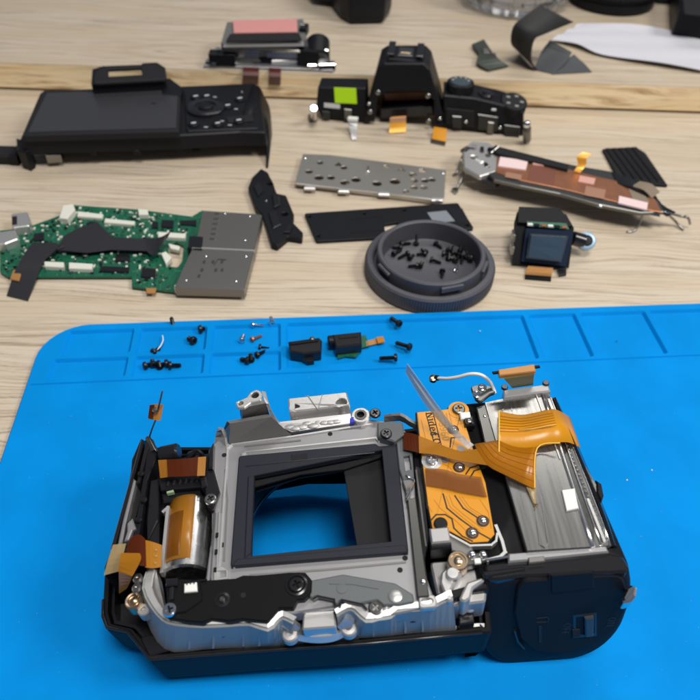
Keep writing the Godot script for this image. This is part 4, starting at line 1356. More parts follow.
	# the wide amber cable draped over the box
	s = sh().soft(true).sheet([Vector3(55.5, 49.3, -24.7), Vector3(58.6, 49.2, -23.4), Vector3(62.1, 49, -22.6), Vector3(65.4, 49.2, -22.7), Vector3(68.7, 49.6, -23), Vector3(71.7, 49.2, -23.6), Vector3(74.5, 47.4, -23.9), Vector3(78.1, 44, -23.8)], [Vector3(52.4, 49.2, -9.9), Vector3(55.7, 49.2, -10.1), Vector3(59.1, 49.2, -10.1), Vector3(63.3, 49.2, -10.4), Vector3(67.4, 49.5, -10.8), Vector3(71.4, 49.2, -11.5), Vector3(74.5, 47.4, -12.1), Vector3(78.1, 44, -12.4)], 0.1, 3)
	obj("wide_flex", s, mats.amber_sheet, b)
	s = sh().soft(true).sheet([Vector3(45.9, 50.6, -12.4), Vector3(47.5, 50, -6.1), Vector3(52.7, 49.6, -1.8), Vector3(59.8, 49.2, 3.2)], [Vector3(53.2, 49.5, -13.8), Vector3(56.8, 49.4, -11.4), Vector3(60.3, 49.4, -10.4), Vector3(63.7, 49.4, -10.5)], 0.1, 2)
	obj("wide_flex", s, mats.amber_lobe, b)
	for k in 6:
		var f := 0.12 + k * 0.075
		var p0 := [Vector3(55.7, 49.5, -24.3), Vector3(62, 49.3, -22.5), Vector3(68.7, 49.8, -22.9), Vector3(71.5, 49.6, -23.3)]
		var p1 := [Vector3(52.6, 49.4, -9.7), Vector3(59.1, 49.4, -10), Vector3(67.3, 49.8, -10.6), Vector3(71.3, 49.5, -11.3)]
		var q := []
		for i in 4:
			q.append(p0[i].lerp(p1[i], f))
		obj("flex_trace", sh().tube(q, 0.07, 5, 3), mats.trace, b)
	for k in 5:
		var f := 0.14 + k * 0.18
		var p0 := [Vector3(46.3, 50.8, -12.2), Vector3(48.1, 50.2, -6.2), Vector3(53, 49.8, -2), Vector3(59.6, 49.4, 2.6)]
		var p1 := [Vector3(53.1, 49.7, -13.4), Vector3(56.7, 49.6, -10.9), Vector3(60.2, 49.6, -9.9), Vector3(63.4, 49.6, -9.9)]
		var q := []
		for i in 4:
			q.append(p0[i].lerp(p1[i], f))
		obj("flex_trace", sh().tube(q, 0.07, 5, 3), mats.trace, b)
	s = sh().tube([Vector3(52.5, 49.9, -9.4), Vector3(55.4, 50.6, -23.5)], 0.22, 6)
	s.tube([Vector3(59.9, 49.2, 2.8), Vector3(63.6, 49.8, -9.7), Vector3(70.2, 50.9, -10.1)], 0.2, 6)
	s.tube([Vector3(60.1, 49.4, -17), Vector3(64.1, 49.9, -16.6), Vector3(68.1, 51, -16.4), Vector3(70.8, 50.9, -16.6)], 0.12, 5)
	obj("flex_edge", s, mats.amber_edge, b)
	s = sh().soft(true).sheet([Vector3(57.8, 48.8, 2.1), Vector3(58.6, 48.2, 6.9), Vector3(58.5, 48, 8.9)], [Vector3(60.5, 48.9, 2.4), Vector3(59.4, 48.2, 7.2), Vector3(60.7, 48, 6.3)], 0.12, 3)
	obj("flex_tail", s, mats.pale_film, b)
	# clear stiff strip that stands up from the board
	s = sh().sheet([Vector3(27.7, 74, -24.9), Vector3(31.2, 68, -23), Vector3(35.9, 60, -20.5), Vector3(41.1, 53, -16.5), Vector3(45.9, 50, -12.5)], [Vector3(27.3, 69, -26.3), Vector3(29.9, 64, -23.9), Vector3(34, 57, -20.8), Vector3(39.4, 51.5, -16.4), Vector3(44, 49.6, -11.5)], 0.15, 4)
	obj("clear_strip", s, mats.clear_film, b)
	s = sh().sheet([Vector3(27.9, 73, -23.1), Vector3(31, 67.5, -21.9), Vector3(35.4, 60.2, -19.3), Vector3(40.7, 53.4, -15.9)], [Vector3(28.8, 71, -22.5), Vector3(31.2, 66.5, -20.9), Vector3(35.1, 59.6, -18.7), Vector3(40.1, 53, -15.7)], 0.12, 4)
	obj("clear_strip", s, mats.grey_film, b)


func grip_ring(v: Array) -> Array:
	var q := Shape.rounded([v[1], v[4], v[2] - 4, v[4], v[2], v[3], v[1], v[3]], 3.0, 6)
	return ring3(q, v[0])


# the box's slightly bowed lid
func battery_lid(b: Node3D) -> void:
	var c: Array = [Vector3(52.6, 47.5, -29.5), Vector3(70.6, 47.5, -32.2), Vector3(70.8, 47.5, 20.5), Vector3(54.1, 47.5, 20.1)]
	var s := sh().soft(true)
	var n := 10
	var g := []
	for i in n + 1:
		var row := []
		for k in n + 1:
			var u := k / float(n)
			var v := i / float(n)
			var p: Vector3 = c[0].lerp(c[1], u).lerp(c[3].lerp(c[2], u), v)
			p.y += 0.02 + 0.4 * sin(PI * u) * sin(PI * v) + 0.03 * sin(u * 7.0 + v * 3.0) * sin(PI * u) * sin(PI * v)
			row.append(p)
		g.append(row)
	for i in n:
		for k in n:
			s.quad(g[i][k], g[i][k + 1], g[i + 1][k + 1], g[i + 1][k])
	obj("box_lid", s, mats.steel, b)


func body_door(b: Node3D) -> void:
	# grip and battery chamber below the rear plane
	var rings := []
	for k in 13:
		var a := PI / 2 * k / 12.0
		var y := -4.5 + 25.0 * (1.0 - cos(a))
		rings.append(grip_ring([y, 59.0 - 17.0 * sin(a), 65.0 + 18.0 * sin(a), 33.9 - (y + 4.5) * 0.13 - 4.5 * pow(1.0 - sin(a), 2.0), -23.0 - 10.0 * sin(a)]))
	for v in [[26.0, 41.2, 83.2, 29.6, -33.0], [32.0, 40.7, 82.8, 28.6, -33.0], [37.0, 40.5, 82.0, 27.6, -33.0], [41.5, 40.5, 80.8, 26.8, -33.0], [43.2, 40.8, 80.3, 26.4, -32.8], [44.0, 41.4, 79.6, 25.8, -32.2]]:
		rings.append(grip_ring(v))
	var s := sh().soft(true)
	s.loft(rings)
	obj("grip", s, mats.shell, b)
	s = sh().plate(Shape.rounded([42.5, 21.8, 48.9, 21.5, 75.7, 21.7, 78.9, 23.1, 79.4, 25.7, 78.3, 27.2, 51, 26, 45.2, 26.4, 42.5, 25.9], 0.8, 3), 42.5, 45.4, 0.6)
	obj("door_ledge", s, mats.gloss, b)
	s = sh().plate(Shape.rounded([41.5, 24, 52.5, 23.6, 52.8, 24.8, 41.7, 25.7], 0.5, 2), 44.0, 46.2, 0.4)
	obj("ledge_step", s, mats.gloss, b)
	s = sh().plate([29.3, 27.6, 38.2, 26, 42.9, 25.6, 42.8, 27.7, 38.3, 27.9, 32.8, 30], 34.0, 43.0, 0.5)
	obj("ledge_corner", s, mats.black, b)
	# the door on the sloping bottom face
	var d := obj("battery_door", sh().at(Transform3D(Basis(Vector3(1.00000, -0.00000, 0.00000), Vector3(-0.00000, 0.17187, 0.98512), Vector3(0.00000, -0.98512, 0.17187)), Vector3(65.000, 45.000, 26.200))).plate(Shape.rounded([-13.1, 0.2, 12.5, 1.2, 15.2, 9.6, 16.2, 18.3, 14.6, 27, 10.1, 34.2, 1.4, 38.8, -6.6, 35.4, -11.8, 28.1, -14.6, 14.6, -14.7, 2.6], 5.0, 6), -1.0, 0.9, 0.4), mats.shell, b)
	var tf := Transform3D(Basis(Vector3(1.00000, -0.00000, 0.00000), Vector3(-0.00000, 0.17187, 0.98512), Vector3(0.00000, -0.98512, 0.17187)), Vector3(65.000, 45.000, 26.200))
	obj("door_hinge", sh().at(tf).plate([-6.5, -1.7, 4.4, -1.6, 5.6, 5.6, -5.5, 6.4], 0.4, 1.25, 0.25), mats.shell, d)
	s = sh().at(tf)
	line(s, [-6.8, -2, -5.8, 6.6, 5.6, 5.7, 4.5, -1.7], 0.3, 0.7, 0.96)
	obj("door_seam", s, mats.matte, d)
	s = sh().at(tf).plate([1.8, 17.9, 8.3, 17.7, 10.1, 29.8, 3.3, 29.8], 0.5, 1.1, 0.2, [[2.7, 19, 7.6, 18.8, 9, 28.1, 4, 28.3]])
	obj("latch_surround", s, mats.gloss, d)
	s = sh().at(tf).plate([4.9, 18.9, 7.4, 18.7, 8.7, 28.5, 6.4, 28.7], 0.6, 1.9, 0.35)
	obj("door_latch", s, mats.latch_blue, d)
	s = sh().at(tf).plate([2.4, 25, 4.6, 25.1, 5.2, 29, 2.9, 28.9], 0.6, 1.3, 0.1)
	obj("latch_pocket", s, mats.matte, d)
	var across: Vector3 = tf.basis * Vector3(0, 0, 1)
	for q in [["OFF", [0.7, 24.7], 1.4], ["ON", [13, 23.1], 1.6]]:
		var w: Vector3 = tf * Vector3(q[1][0], 1.05 - 0.1, q[1][1])
		put("door_print", letters(q[0], q[2]), mats.print_door, d, w, turned(across, tf.basis.y))
	# raised mark beside the latch: a bracket and a short rule
	s = sh().at(tf)
	line(s, [-8.1, 18.1, -5.3, 18, -4.8, 19.1, -5.1, 20.3, -7.9, 20.1], 0.35, 0.7, 1.05)
	line(s, [-6.8, 22.5, -6, 30.4], 0.8, 0.7, 1.05)
	obj("door_mark", s, mats.print_door, d)
	s = sh().at(tf)
	line(s, [-13.7, 24, -12.4, 29.4, -10.3, 33.5], 0.5, 0.2, 1.0)
	obj("door_edge", s, mats.gloss, d)
	# strap lug at the right
	s = sh().plate(Shape.rounded([76.9, 31.4, 79, 28.9, 80.6, 28.2, 81.8, 28.9, 80.5, 31.4, 79.1, 32.6, 76.9, 33], 0.6, 3), 36.0, 40.0, 0.6)
	obj("strap_lug", s, mats.chrome, b)


func build_back_row() -> void:
	back_cover()
	top_cover()
	sensor_unit()
	shelf_things()


func back_cover() -> void:
	var b := thing("camera_back_cover", "black camera back cover with large grey screen, eyepiece and control wheel, face up", "camera cover", Transform3D(Basis(Vector3(1.0000, 0.0000, -0.0000), Vector3(0.0000, 1.0000, 0.0000), Vector3(0.0000, -0.0000, 1.0000)), Vector3(-0.1320, 0.0000, -0.3791)))
	var s := sh().plate(Shape.rounded([-68.5, -37.7, -38, -42.9, -33.2, -46.2, 17.1, -53.2, 63.2, -61.3, 67, -57.2, 78.3, 3.8, 63.1, 4.3, 29.2, 10.9, -59.4, 23.7], 1.5, 3), 9.0, 18.0, 0.8)
	obj("cover_shell", s, mats.black, b)
	s = sh().plate(Shape.rounded([-63.4, -31.4, 19.3, -45.1, 29.8, 13.8, -55.9, 25.2], 1.0, 3), 18.0, 22.0, 0.5)
	obj("screen_panel", s, mats.matte, b)
	s = sh().plate(Shape.rounded([-59.8, -28.2, 18.3, -40.7, 27.3, 9.8, -54, 21], 0.6, 2), 21.9, 22.12, 0.05)
	obj("screen_glass", s, mats.screen, b)
	s = sh().box(Vector3(8.0, 22.2, -19), Vector3(3, 0.2, 1.0), 0.05)
	obj("screen_mark", s, mats.gloss, b)
	# right side: wheel and buttons
	s = sh().plate(Shape.rounded([20.4, -46.8, 62.8, -54.6, 66.4, -46.1, 73.9, 1.2, 32.3, 7.8], 1.5, 3), 17.9, 19.0, 0.5)
	obj("control_panel", s, mats.black, b)
	var wc: Vector3 = [Vector3(39, 19, -20.5)][0]
	put("control_wheel", sh().soft(true).lathe(Vector3.ZERO, [11.5, 0, 11.5, 1.4, 10.6, 2.0, 6.5, 2.0, 6.2, 1.2, 0, 1.2], 40).mesh(), mats.gloss, b, wc)
	put("wheel_button", sh().soft(true).lathe(Vector3.ZERO, [4.6, 1.0, 4.6, 2.1, 4.0, 2.5, 0, 2.6], 28).mesh(), mats.black, b, wc)
	var icons := [Vector3(30.3, 19, -34.8), Vector3(37, 19, -36), Vector3(51.9, 19, -24.1), Vector3(35.5, 19, 0.3), Vector3(49.5, 19, -0.7), Vector3(61.3, 19, -5.4), Vector3(57.9, 19, -34.1)]
	for q in icons:
		var k := put("cover_button", sh().soft(true).lathe(Vector3.ZERO, [3.4, 0, 3.4, 0.9, 2.9, 1.3, 0, 1.4], 20).mesh(), mats.black, b, q)
		put("button_mark", sh().box(Vector3(0, 1.45, 0), Vector3(2.8, 0.12, 1.3), 0.03).mesh(), mats.icon, k, Vector3.ZERO, Basis.from_euler(Vector3(0, 0.4, 0)))
	s = sh().plate(Shape.rounded([53, -9, 67.9, -14, 70.1, -6.5, 55.1, -2.9], 0.6, 2), 18.8, 20.0, 0.4)
	obj("thumb_rest", s, mats.matte, b)
	# eyepiece, open through its middle
	s = sh().plate(Shape.rounded([-36.8, -49.8, -30.3, -56.4, -25.1, -39.7, -3.8, -44.4, -8.5, -61.3, 1.3, -63.7, 8, -56.5, 12.1, -37.7, -31.3, -28.6], 0.8, 2), 8.0, 28.6, 0.6)
	obj("eyepiece", s, mats.black, b)
	s = sh().plate(Shape.rounded([-32.2, -41.5, -29.4, -51.5, 2.2, -57.2, 9.4, -50.2, 13.1, -35.8, -29.2, -26.7], 2.0, 3), 28.5, 30.3, 0.8, [Shape.rounded([-25.5, -46.5, -5.8, -50.4, -2.2, -39.6, -22.1, -35.1], 0.8, 3)])
	obj("eyecup", s, mats.matte, b)
	s = sh().plate([5.2, -50.4, 10.8, -53.9, 21, -41.5, 22.5, -30.3, 10.8, -30.7], 14.0, 23.0, 0.8)
	obj("hinge_cheek", s, mats.black, b)
	for q in [[Vector3(41.8, 19.1, -36.9)][0], [Vector3(33.7, 19.1, -26.6)][0], [Vector3(47.7, 19.1, -27.7)][0], [Vector3(56.5, 19.1, -1.1)][0], [Vector3(43, 19.1, 2.4)][0], [Vector3(57.2, 19.1, -21.7)][0], [Vector3(51.5, 20.1, -3.7)][0]]:
		obj("printed_mark", sh().box(q, Vector3(2.2, 0.1, 0.8), 0.02), mats.icon, b)
	put("cover_lamp", dome(0.8, 0.5), mats.steel, b, [Vector3(57.6, 19, -45.4)][0])
	# front skirt with its screw tabs
	for q in [Vector3(-41.3, 17, 19.4), Vector3(-21.4, 9, 17.7), Vector3(3.5, 9, 14.8), Vector3(27.6, 9, 9.7), Vector3(11.9, 19, 10.5)]:
		var k := put("screw_tab", sh().box(Vector3(0, -1, 0), Vector3(4.5, 2.6, 3.4), 0.4).mesh(), mats.black, b, q + Vector3(0, 0, -1.2))
		put("tab_screw", dome(0.8, 0.5), mats.chrome, k, Vector3(0, 0.2, 0.4), Basis.from_euler(Vector3(0.4, 0, 0)))
	s = sh().plate([-68.1, 9.9, -59.4, 12.9, -55.7, 21.9, -56.9, 26.5, -62.6, 23.5], 0.2, 12.0, 0.6)
	obj("cover_foot", s, mats.black, b)
	for q in [Vector3(34.1, 4, 0.1), Vector3(-38.4, 5, 9.3)]:
		obj("cover_rib", sh().box(q + Vector3(0, 2.5, -4), Vector3(4, 9.6, 6), 0.4), mats.matte, b)
	s = sh().plate([-50.8, 15.1, -40.8, 13.3, -39.8, 20.2, -47.9, 21.9], 3.0, 8.0, 0.3)
	obj("hinge_bracket", s, mats.steel, b)
	# the thumb grip side curls down to the table
	s = sh().soft(true).sheet([Vector3(61.5, 17.5, 1.6), Vector3(69.7, 17, 1.3), Vector3(75.4, 13, -3.1), Vector3(77.2, 7, 0.1), Vector3(78.3, 0.4, 14.2)], [Vector3(63, 18.4, -53), Vector3(66.7, 18, -54.2), Vector3(69.3, 14, -51.5), Vector3(73.6, 8, -44.5), Vector3(76.4, 0.4, -26)], 1.4, 4)
	obj("grip_skirt", s, mats.black, b)
	var t := thing("black_strap", "black strap end lying at the left edge beside the camera back cover", "strap", Transform3D(Basis(Vector3(1.0000, 0.0000, -0.0000), Vector3(0.0000, 1.0000, 0.0000), Vector3(0.0000, -0.0000, 1.0000)), Vector3(-0.2086, 0.0000, -0.3643)))
	s = sh().box(Vector3(-22, 3.4, 0), Vector3(66, 6.6, 12), 1.4)
	obj("strap_band", s, mats.matte, t)
	s = sh().box(Vector3(8.5, 3.4, 0), Vector3(5, 7.2, 13), 1.2)
	obj("strap_end", s, mats.black, t)


func top_cover() -> void:
	var b := thing("camera_top_cover", "black camera top cover standing upright with hot shoe, dials and a yellow sticker", "camera cover", Transform3D(Basis(Vector3(0.9954, 0.0000, 0.0957), Vector3(0.0000, 1.0000, 0.0000), Vector3(-0.0957, 0.0000, 0.9954)), Vector3(0.0308, 0.0000, -0.4228)))
	var tf := Transform3D(Basis(Vector3(1.00000, 0.00000, 0.00000), Vector3(0.00000, 0.00000, 1.00000), Vector3(0.00000, -1.00000, 0.00000)), Vector3(0.000, 0.000, 0.000))
	# left wing
	var s := sh().at(tf).plate(Shape.rounded([-57.3, -22.3, -26.6, -24, -25, -1.3, -54.8, -1.6, -58.7, -8.2], 1.0, 3), -14.0, 0.0, 0.8)
	obj("left_wing", s, mats.black, b)
	s = sh().at(tf).plate([-47, -22.9, -32.9, -23.4, -32, -13.3, -46.2, -12.8], 0.0, 0.35, 0.05)
	obj("yellow_sticker", s, mats.lime, b)
	s = sh().at(tf).plate([-53.4, -12.2, -43, -12, -42.9, -9, -53.4, -9.1], 0.0, 0.25, 0.05)
	obj("wing_print", s, mats.icon, b)
	s = sh()
	s.soft(true).rod([Vector3(-59.9, 2, 1.7)][0], [Vector3(-57.4, 16, 16.3)][0], 2.4, 14, 0.5)
	obj("strap_lug", s, mats.chrome, b)
	s = sh().soft(true).lathe([Vector3(-60.7, 0.2, 1)][0], [3.2, 0, 3.2, 3, 2.6, 3.8, 0, 3.8], 16)
	obj("lug_foot", s, mats.dark_steel, b)
	# prism hump: an arch open towards the viewer
	var inner := Shape.rounded([-20.6, -4.5, -19.4, -19.4, -13.9, -23.4, 9.8, -25.6, 16.6, -21, 19.5, -11.9, 18.9, -5.8, -19.2, -2.5], 2.0, 3)
	s = sh().at(tf).plate(Shape.rounded([-27.1, -4.6, -19.8, -38.5, -16.2, -41.2, 8.1, -43, 12.1, -39.6, 23.5, -10.9, 24.3, -4.2, 18.5, -3.7, 16.7, -20.3, 9.9, -25.3, -13.9, -23.1, -18.7, -18.8, -19.9, -3.2, -27, -1.2], 1.2, 3), -26.0, 2.0, 0.8)
	obj("prism_housing", s, mats.black, b)
	s = sh().at(tf).plate([-16.7, -17, 14.2, -20.1, 13.6, -14.1, -15.1, -11.1], -17.0, -11.0, 0.6)
	obj("prism_glass", s, mats.amber_inside, b)
	s = sh().at(tf).plate(inner, -26.5, -20.0, 0.2)
	obj("prism_wall", s, mats.amber_inside, b)
	s = sh().at(tf).plate([-16.8, -9.4, 16.1, -14.8, 18.1, -8.2, -16.5, -3.3], -18.0, -2.0, 0.5)
	obj("prism_floor", s, mats.gloss, b)
	for q in [[-18.8, -22.6], [12.7, -22.9], [-23.2, -9.3], [14.8, -6.1]]:
		put("housing_screw", dome(1.6, 0.9), mats.steel, b, tf * Vector3(q[0], 2.0, q[1]), Basis.from_euler(Vector3(PI / 2, 0, 0)))
	# hot shoe on top
	var shoe := [-15, -41.3, 7.5, -43]
	var mid: float = (shoe[0] + shoe[2]) / 2
	var top_h: float = -shoe[1] - 0.6
	s = sh().box(Vector3(mid, top_h + 1, -12), Vector3(22, 2, 20), 0.4)
	obj("shoe_base", s, mats.black, b)
	for k in [-1, 1]:
		s = sh().box(Vector3(mid + k * 10.2, top_h + 3, -12), Vector3(1.6, 3, 20), 0.3)
		s.box(Vector3(mid + k * 8.9, top_h + 4.6, -12), Vector3(4.2, 0.9, 20), 0.2)
		obj("shoe_rail", s, mats.gloss, b)
	s = sh().box(Vector3(mid, top_h + 2.1, -14), Vector3(9, 0.5, 12), 0.1)
	obj("shoe_plate", s, mats.dark_steel, b)
	s = sh().box(Vector3(mid, top_h + 2.6, -12), Vector3(6, 0.6, 3), 0.1)
	obj("shoe_contact", s, mats.bronze, b)
	# right wing with its dials
	s = sh().at(tf).plate(Shape.rounded([22, -23.4, 41.4, -23, 58, -20.4, 73.7, -16.4, 77, -0.4, 42.2, -0.9, 24.5, -2.8], 1.0, 3), -20.0, 0.0, 0.8)
	obj("right_wing", s, mats.black, b)
	var knurl := PackedVector2Array()
	for k in 72:
		knurl.append(Vector2.from_angle(TAU * k / 72.0) * (8.6 if k % 2 else 8.2))
	var dial := sh().plate(knurl, 0.0, 9.0, 0.5).mesh()
	var top := tf * Vector3([32.3, -20.9][0], 0, [32.3, -20.9][1])
	put("mode_dial", dial, mats.black, b, top + Vector3(0, -1, -9))
	put("dial_cap", sh().lathe(Vector3.ZERO, [6.5, 0, 6.3, 0.4, 0, 0.5], 30).mesh(), mats.dial_blue, b, top + Vector3(0, 8, -9))
	for k in 5:
		put("dial_mark", sh().box(Vector3(0, 0, -5), Vector3(0.7, 0.2, 1.4), 0.03).mesh(), mats.icon, b, top + Vector3(0, 8.6, -9), Basis.from_euler(Vector3(0, k * 0.7 - 1.4, 0)))
	var q2 := tf * Vector3([48.8, -19.7][0], 0, [48.8, -19.7][1])
	s = sh().soft(true).lathe(q2 + Vector3(0, -2, -8), [5, 0, 5, 5, 4.4, 5.8, 2.4, 5.8, 2.2, 6.6, 0, 6.7], 28)
	obj("shutter_button", s, mats.gloss, b)
	s = sh().box(q2 + Vector3(6, -3.0, 0.6), Vector3(3, 1.4, 1.2), 0.3)
	obj("power_lever", s, mats.icon, b)
	var q3 := tf * Vector3([66.4, -15.8][0], 0, [66.4, -15.8][1])
	put("rear_dial", dial, mats.black, b, q3 + Vector3(0, -4, -8), Basis.from_euler(Vector3(0.25, 0, -0.1)))
	for k in 5:
		put("dial_icon", sh().box(Vector3(cos(k * 1.25) * 4.8, 9.2, sin(k * 1.25) * 4.8), Vector3(2.2, 0.2, 1.3), 0.03).mesh(), mats.icon_dim, b, q3 + Vector3(0, -4, -8), Basis.from_euler(Vector3(0.25, 0, -0.1)))
	for e in [[[24.9, -15.5, 42.6, -15, 44.3, -3.6, 26.2, -4.8], mats.matte], [[45.4, -13.2, 58.2, -12.3, 59.9, -2.2, 47.1, -2.5], mats.gloss]]:
		obj("wing_step", sh().at(tf).plate(e[0], -2.0, 1.2, 0.4), e[1], b)
	s = sh().soft(true).rod([Vector3(78.1, 2, 8.1)][0], [Vector3(75.1, 14, 16.2)][0], 2.6, 14, 0.6)
	obj("strap_lug", s, mats.dark_steel, b)
	put("lug_ball", sh().soft(true).lathe(Vector3.ZERO, [0, -2.4, 1.7, -1.7, 2.4, 0, 1.7, 1.7, 0, 2.4], 18).mesh(), mats.chrome, b, [Vector3(74.5, 17, 17.1)][0])
	for q in [[[-54.6, -7.6, -49.4, -7.4, -49.4, -1.9, -54, -2.2], mats.gloss], [[-40.3, -10.2, -35, -9.9, -35.5, -2.3, -39.5, -2.7], mats.dark_steel], [[29.2, -11.2, 35.6, -11.1, 36.1, -2.9, 30.9, -3.2], mats.gloss], [[52.4, -9.1, 56.3, -8.8, 57, -0.6, 53.1, -0.9], mats.dark_steel], [[62.7, -8, 73, -7.5, 73.9, 0.7, 64.8, 0.1], mats.gloss]]:
		obj("wing_clip", sh().at(tf).plate(Shape.rounded(q[0], 0.4, 2), -2.0, 2.2, 0.4), q[1], b)
	for q in [[-24.2, -14.8], [21.9, -8.6], [38.6, -7.9], [60.6, -5.7]]:
		put("wing_screw", dome(1.0, 0.6), mats.chrome, b, tf * Vector3(q[0], 2.0, q[1]), Basis.from_euler(Vector3(PI / 2, 0, 0)))
	# flex tails that hang out at the front
	s = sh().sheet([Vector3(-9.1, 11, 9.9), Vector3(-9.7, 7, 7.4), Vector3(-9.7, 3.4, 8.4), Vector3(-9.6, 0.6, 11)], [Vector3(0.2, 11, 7), Vector3(0.3, 7, 4.3), Vector3(0.7, 3.4, 5.2), Vector3(0.8, 0.6, 7.9)], 0.3, 4)
	obj("flex_tail", s, mats.amber_bright, b)
	s = sh().sheet([Vector3(-9.6, 12, 13.4), Vector3(-9.5, 8.4, 11.5)], [Vector3(0.3, 12, 10.3), Vector3(0.5, 8.4, 8.5)], 0.3, 2)
	obj("flex_tail_end", s, mats.pink_film, b)
	s = sh().sheet([Vector3(18.6, 5, 6.7), Vector3(18.3, 3, 10.9), Vector3(18.1, 0.8, 14.7)], [Vector3(26.9, 5, 8), Vector3(27, 3, 12.1), Vector3(27, 0.8, 17.1)], 0.3, 3)
	obj("flex_tail", s, mats.amber_solid, b)
	s = sh().plate([17.4, 15.1, 27, 17.4, 26.5, 21.4, 17.6, 19], 0.2, 1.2, 0.1)
	obj("flex_plug", s, mats.dark_steel, b)
	s = sh().sheet([Vector3(-36.1, 9, 13.2), Vector3(-35.2, 5, 14.5), Vector3(-33.3, 2, 19), Vector3(-32.1, 0.4, 23.6)], [Vector3(-29.9, 9, 12.1), Vector3(-30, 5, 15), Vector3(-29.4, 2, 19.7), Vector3(-29, 0.4, 23.1)], 0.5, 3)
	obj("steel_leg", s, mats.bright, b)
	s = sh().box([Vector3(-33, 9, 12.7)][0], Vector3(6.5, 2.2, 3), 0.3)
	obj("white_plug", s, mats.white_plastic, b)


func sensor_unit() -> void:
	var b := thing("sensor_unit", "silver image sensor unit with a pink glass window, lying on the raised board", "image sensor", Transform3D(Basis(Vector3(1.0000, 0.0000, -0.0000), Vector3(0.0000, 1.0000, 0.0000), Vector3(0.0000, -0.0000, 1.0000)), Vector3(-0.0623, 0.0189, -0.4655)))
	var s := sh().plate([-42.6, 7.2, -33.8, -31.1, 31.8, -36.9, 44.8, -0.2, 44.4, 7.9, 22.2, 6.6], 0.2, 2.0, 0.3)
	obj("base_plate", s, mats.alloy, b)
	s = sh()
	s.loft([[Vector3(-34, 3, -38), Vector3(22.3, 3, -50.6), Vector3(29.8, 3, -1.8), Vector3(-30.4, 3, 3.3)], [Vector3(-29, 20, -21.5), Vector3(21.9, 20, -31.9), Vector3(26.6, 17, -2.9), Vector3(-28.9, 17, 7.1)]])
	obj("sensor_frame", s, mats.cast, b)
	s = sh().sheet([Vector3(-25, 20.6, -22), Vector3(-21.7, 19.4, -3.3)], [Vector3(18, 20.6, -28.9), Vector3(19.9, 19.4, -8.9)], 0.5, 2)
	obj("pink_glass", s, mats.pink_glass, b)
	s = sh().sheet([Vector3(-24.1, 19.4, -1.4), Vector3(-25.5, 18, 7.7)], [Vector3(21, 19.4, -7.2), Vector3(23.6, 18, 0.8)], 0.5, 2)
	obj("sensor_board", s, mats.matte, b)
	s = sh().loft([[Vector3(-29.3, 13, -5), Vector3(23.9, 13, -11.5), Vector3(24.6, 13, -1.3), Vector3(-28.4, 13, 5)], [Vector3(-28, 16, 1), Vector3(24.4, 16, -5.4), Vector3(25.1, 16, 4.7), Vector3(-27.1, 16, 11)]])
	obj("silver_bar", s, mats.bright, b)
	var lumps := [[214, 56, 8, 6, 6, 8, 0], [226, 58, 6, 13, 8, 8, 0], [247, 52, 9, 16, 4, 4, 2], [257, 54, 6, 10, 4, 3, 1], [285, 54, 8, 24, 4, 4, 2], [262, 59, 4, 14, 5, 5, 0], [288, 61, 3, 22, 3, 4, 3], [251, 61, 2, 3.4, 3.4, 3.4, 3], [309, 57, 7, 14, 12, 9, 0], [324, 54, 9, 6, 8, 6, 3], [327, 66, 3, 11, 5, 6, 3], [304, 30, 18, 5, 6, 9, 0], [303, 25, 21, 3, 2, 3, 3], [217, 49, 11, 3, 2, 3, 3], [240, 64, 2, 18, 3, 3, 3], [236, 55, 8, 5, 2, 3, 3], [270, 50, 12, 40, 2, 2, 3], [209, 62, 3, 4, 3, 4, 3], [312, 66, 3, 6, 4, 5, 3], [322, 64, 4, 4, 5, 4, 4], [296, 49, 11, 10, 2, 3, 2], [230, 49, 13, 8, 3, 3, 3]]
	var where := [Vector3(-34.7, 8, 6.2), Vector3(-27.3, 6, 3.8), Vector3(-13.5, 9, 0.2), Vector3(-7.6, 6, -4.5), Vector3(11.8, 8, -1.2), Vector3(-4, 4, -1.4), Vector3(13.5, 3, -2.1), Vector3(-11.7, 2, -2.4), Vector3(27.9, 7, -0.1), Vector3(38, 9, -0.9), Vector3(40.2, 3, 3.8), Vector3(23.6, 18, -17.4), Vector3(22.9, 21, -18.1), Vector3(-33, 11, 2), Vector3(-18.4, 2, 3.1), Vector3(-20.5, 8, 3.3), Vector3(2.4, 12, 3.1), Vector3(-39, 3, 4), Vector3(30.2, 3, 4.7), Vector3(36.8, 4, 3.3), Vector3(19.1, 11, -2.6), Vector3(-23.6, 13, 6.3)]
	for i in lumps.size():
		var l: Array = lumps[i]
		s = sh().at(Transform3D(Basis.from_euler(Vector3(0, rng.randf_range(-0.15, 0.15), 0)), where[i])).box(Vector3.ZERO, Vector3(l[3], l[4], l[5]), 0.5)
		obj(["sensor_block", "sensor_socket", "sensor_connector", "sensor_fitting", "sensor_plate"][l[6]], s, [mats.black, mats.gloss, mats.blue_grey, mats.chrome_soft, mats.bright][l[6]], b)
	s = sh().soft(true).rod([Vector3(34.1, 6, 1.9)][0], [Vector3(33.3, 12, -13.2)][0], 8.0, 22, 0.8)
	obj("motor_can", s, mats.black, b)
	for q in [[Vector3(-14.6, 1.6, 11.5), Vector3(-15, -1, 10.1), Vector3(-15.6, -5.5, 10.8), Vector3(-5.3, 1.6, 11.5), Vector3(-5.2, -1, 10.9), Vector3(-5.9, -5.5, 10.8)], [Vector3(2, 1.6, 11.7), Vector3(1.9, -1, 11.9), Vector3(1.5, -5.5, 10.9), Vector3(9.9, 1.6, 11), Vector3(10.2, -1, 11.2), Vector3(9.6, -5.5, 11.1)]]:
		pass
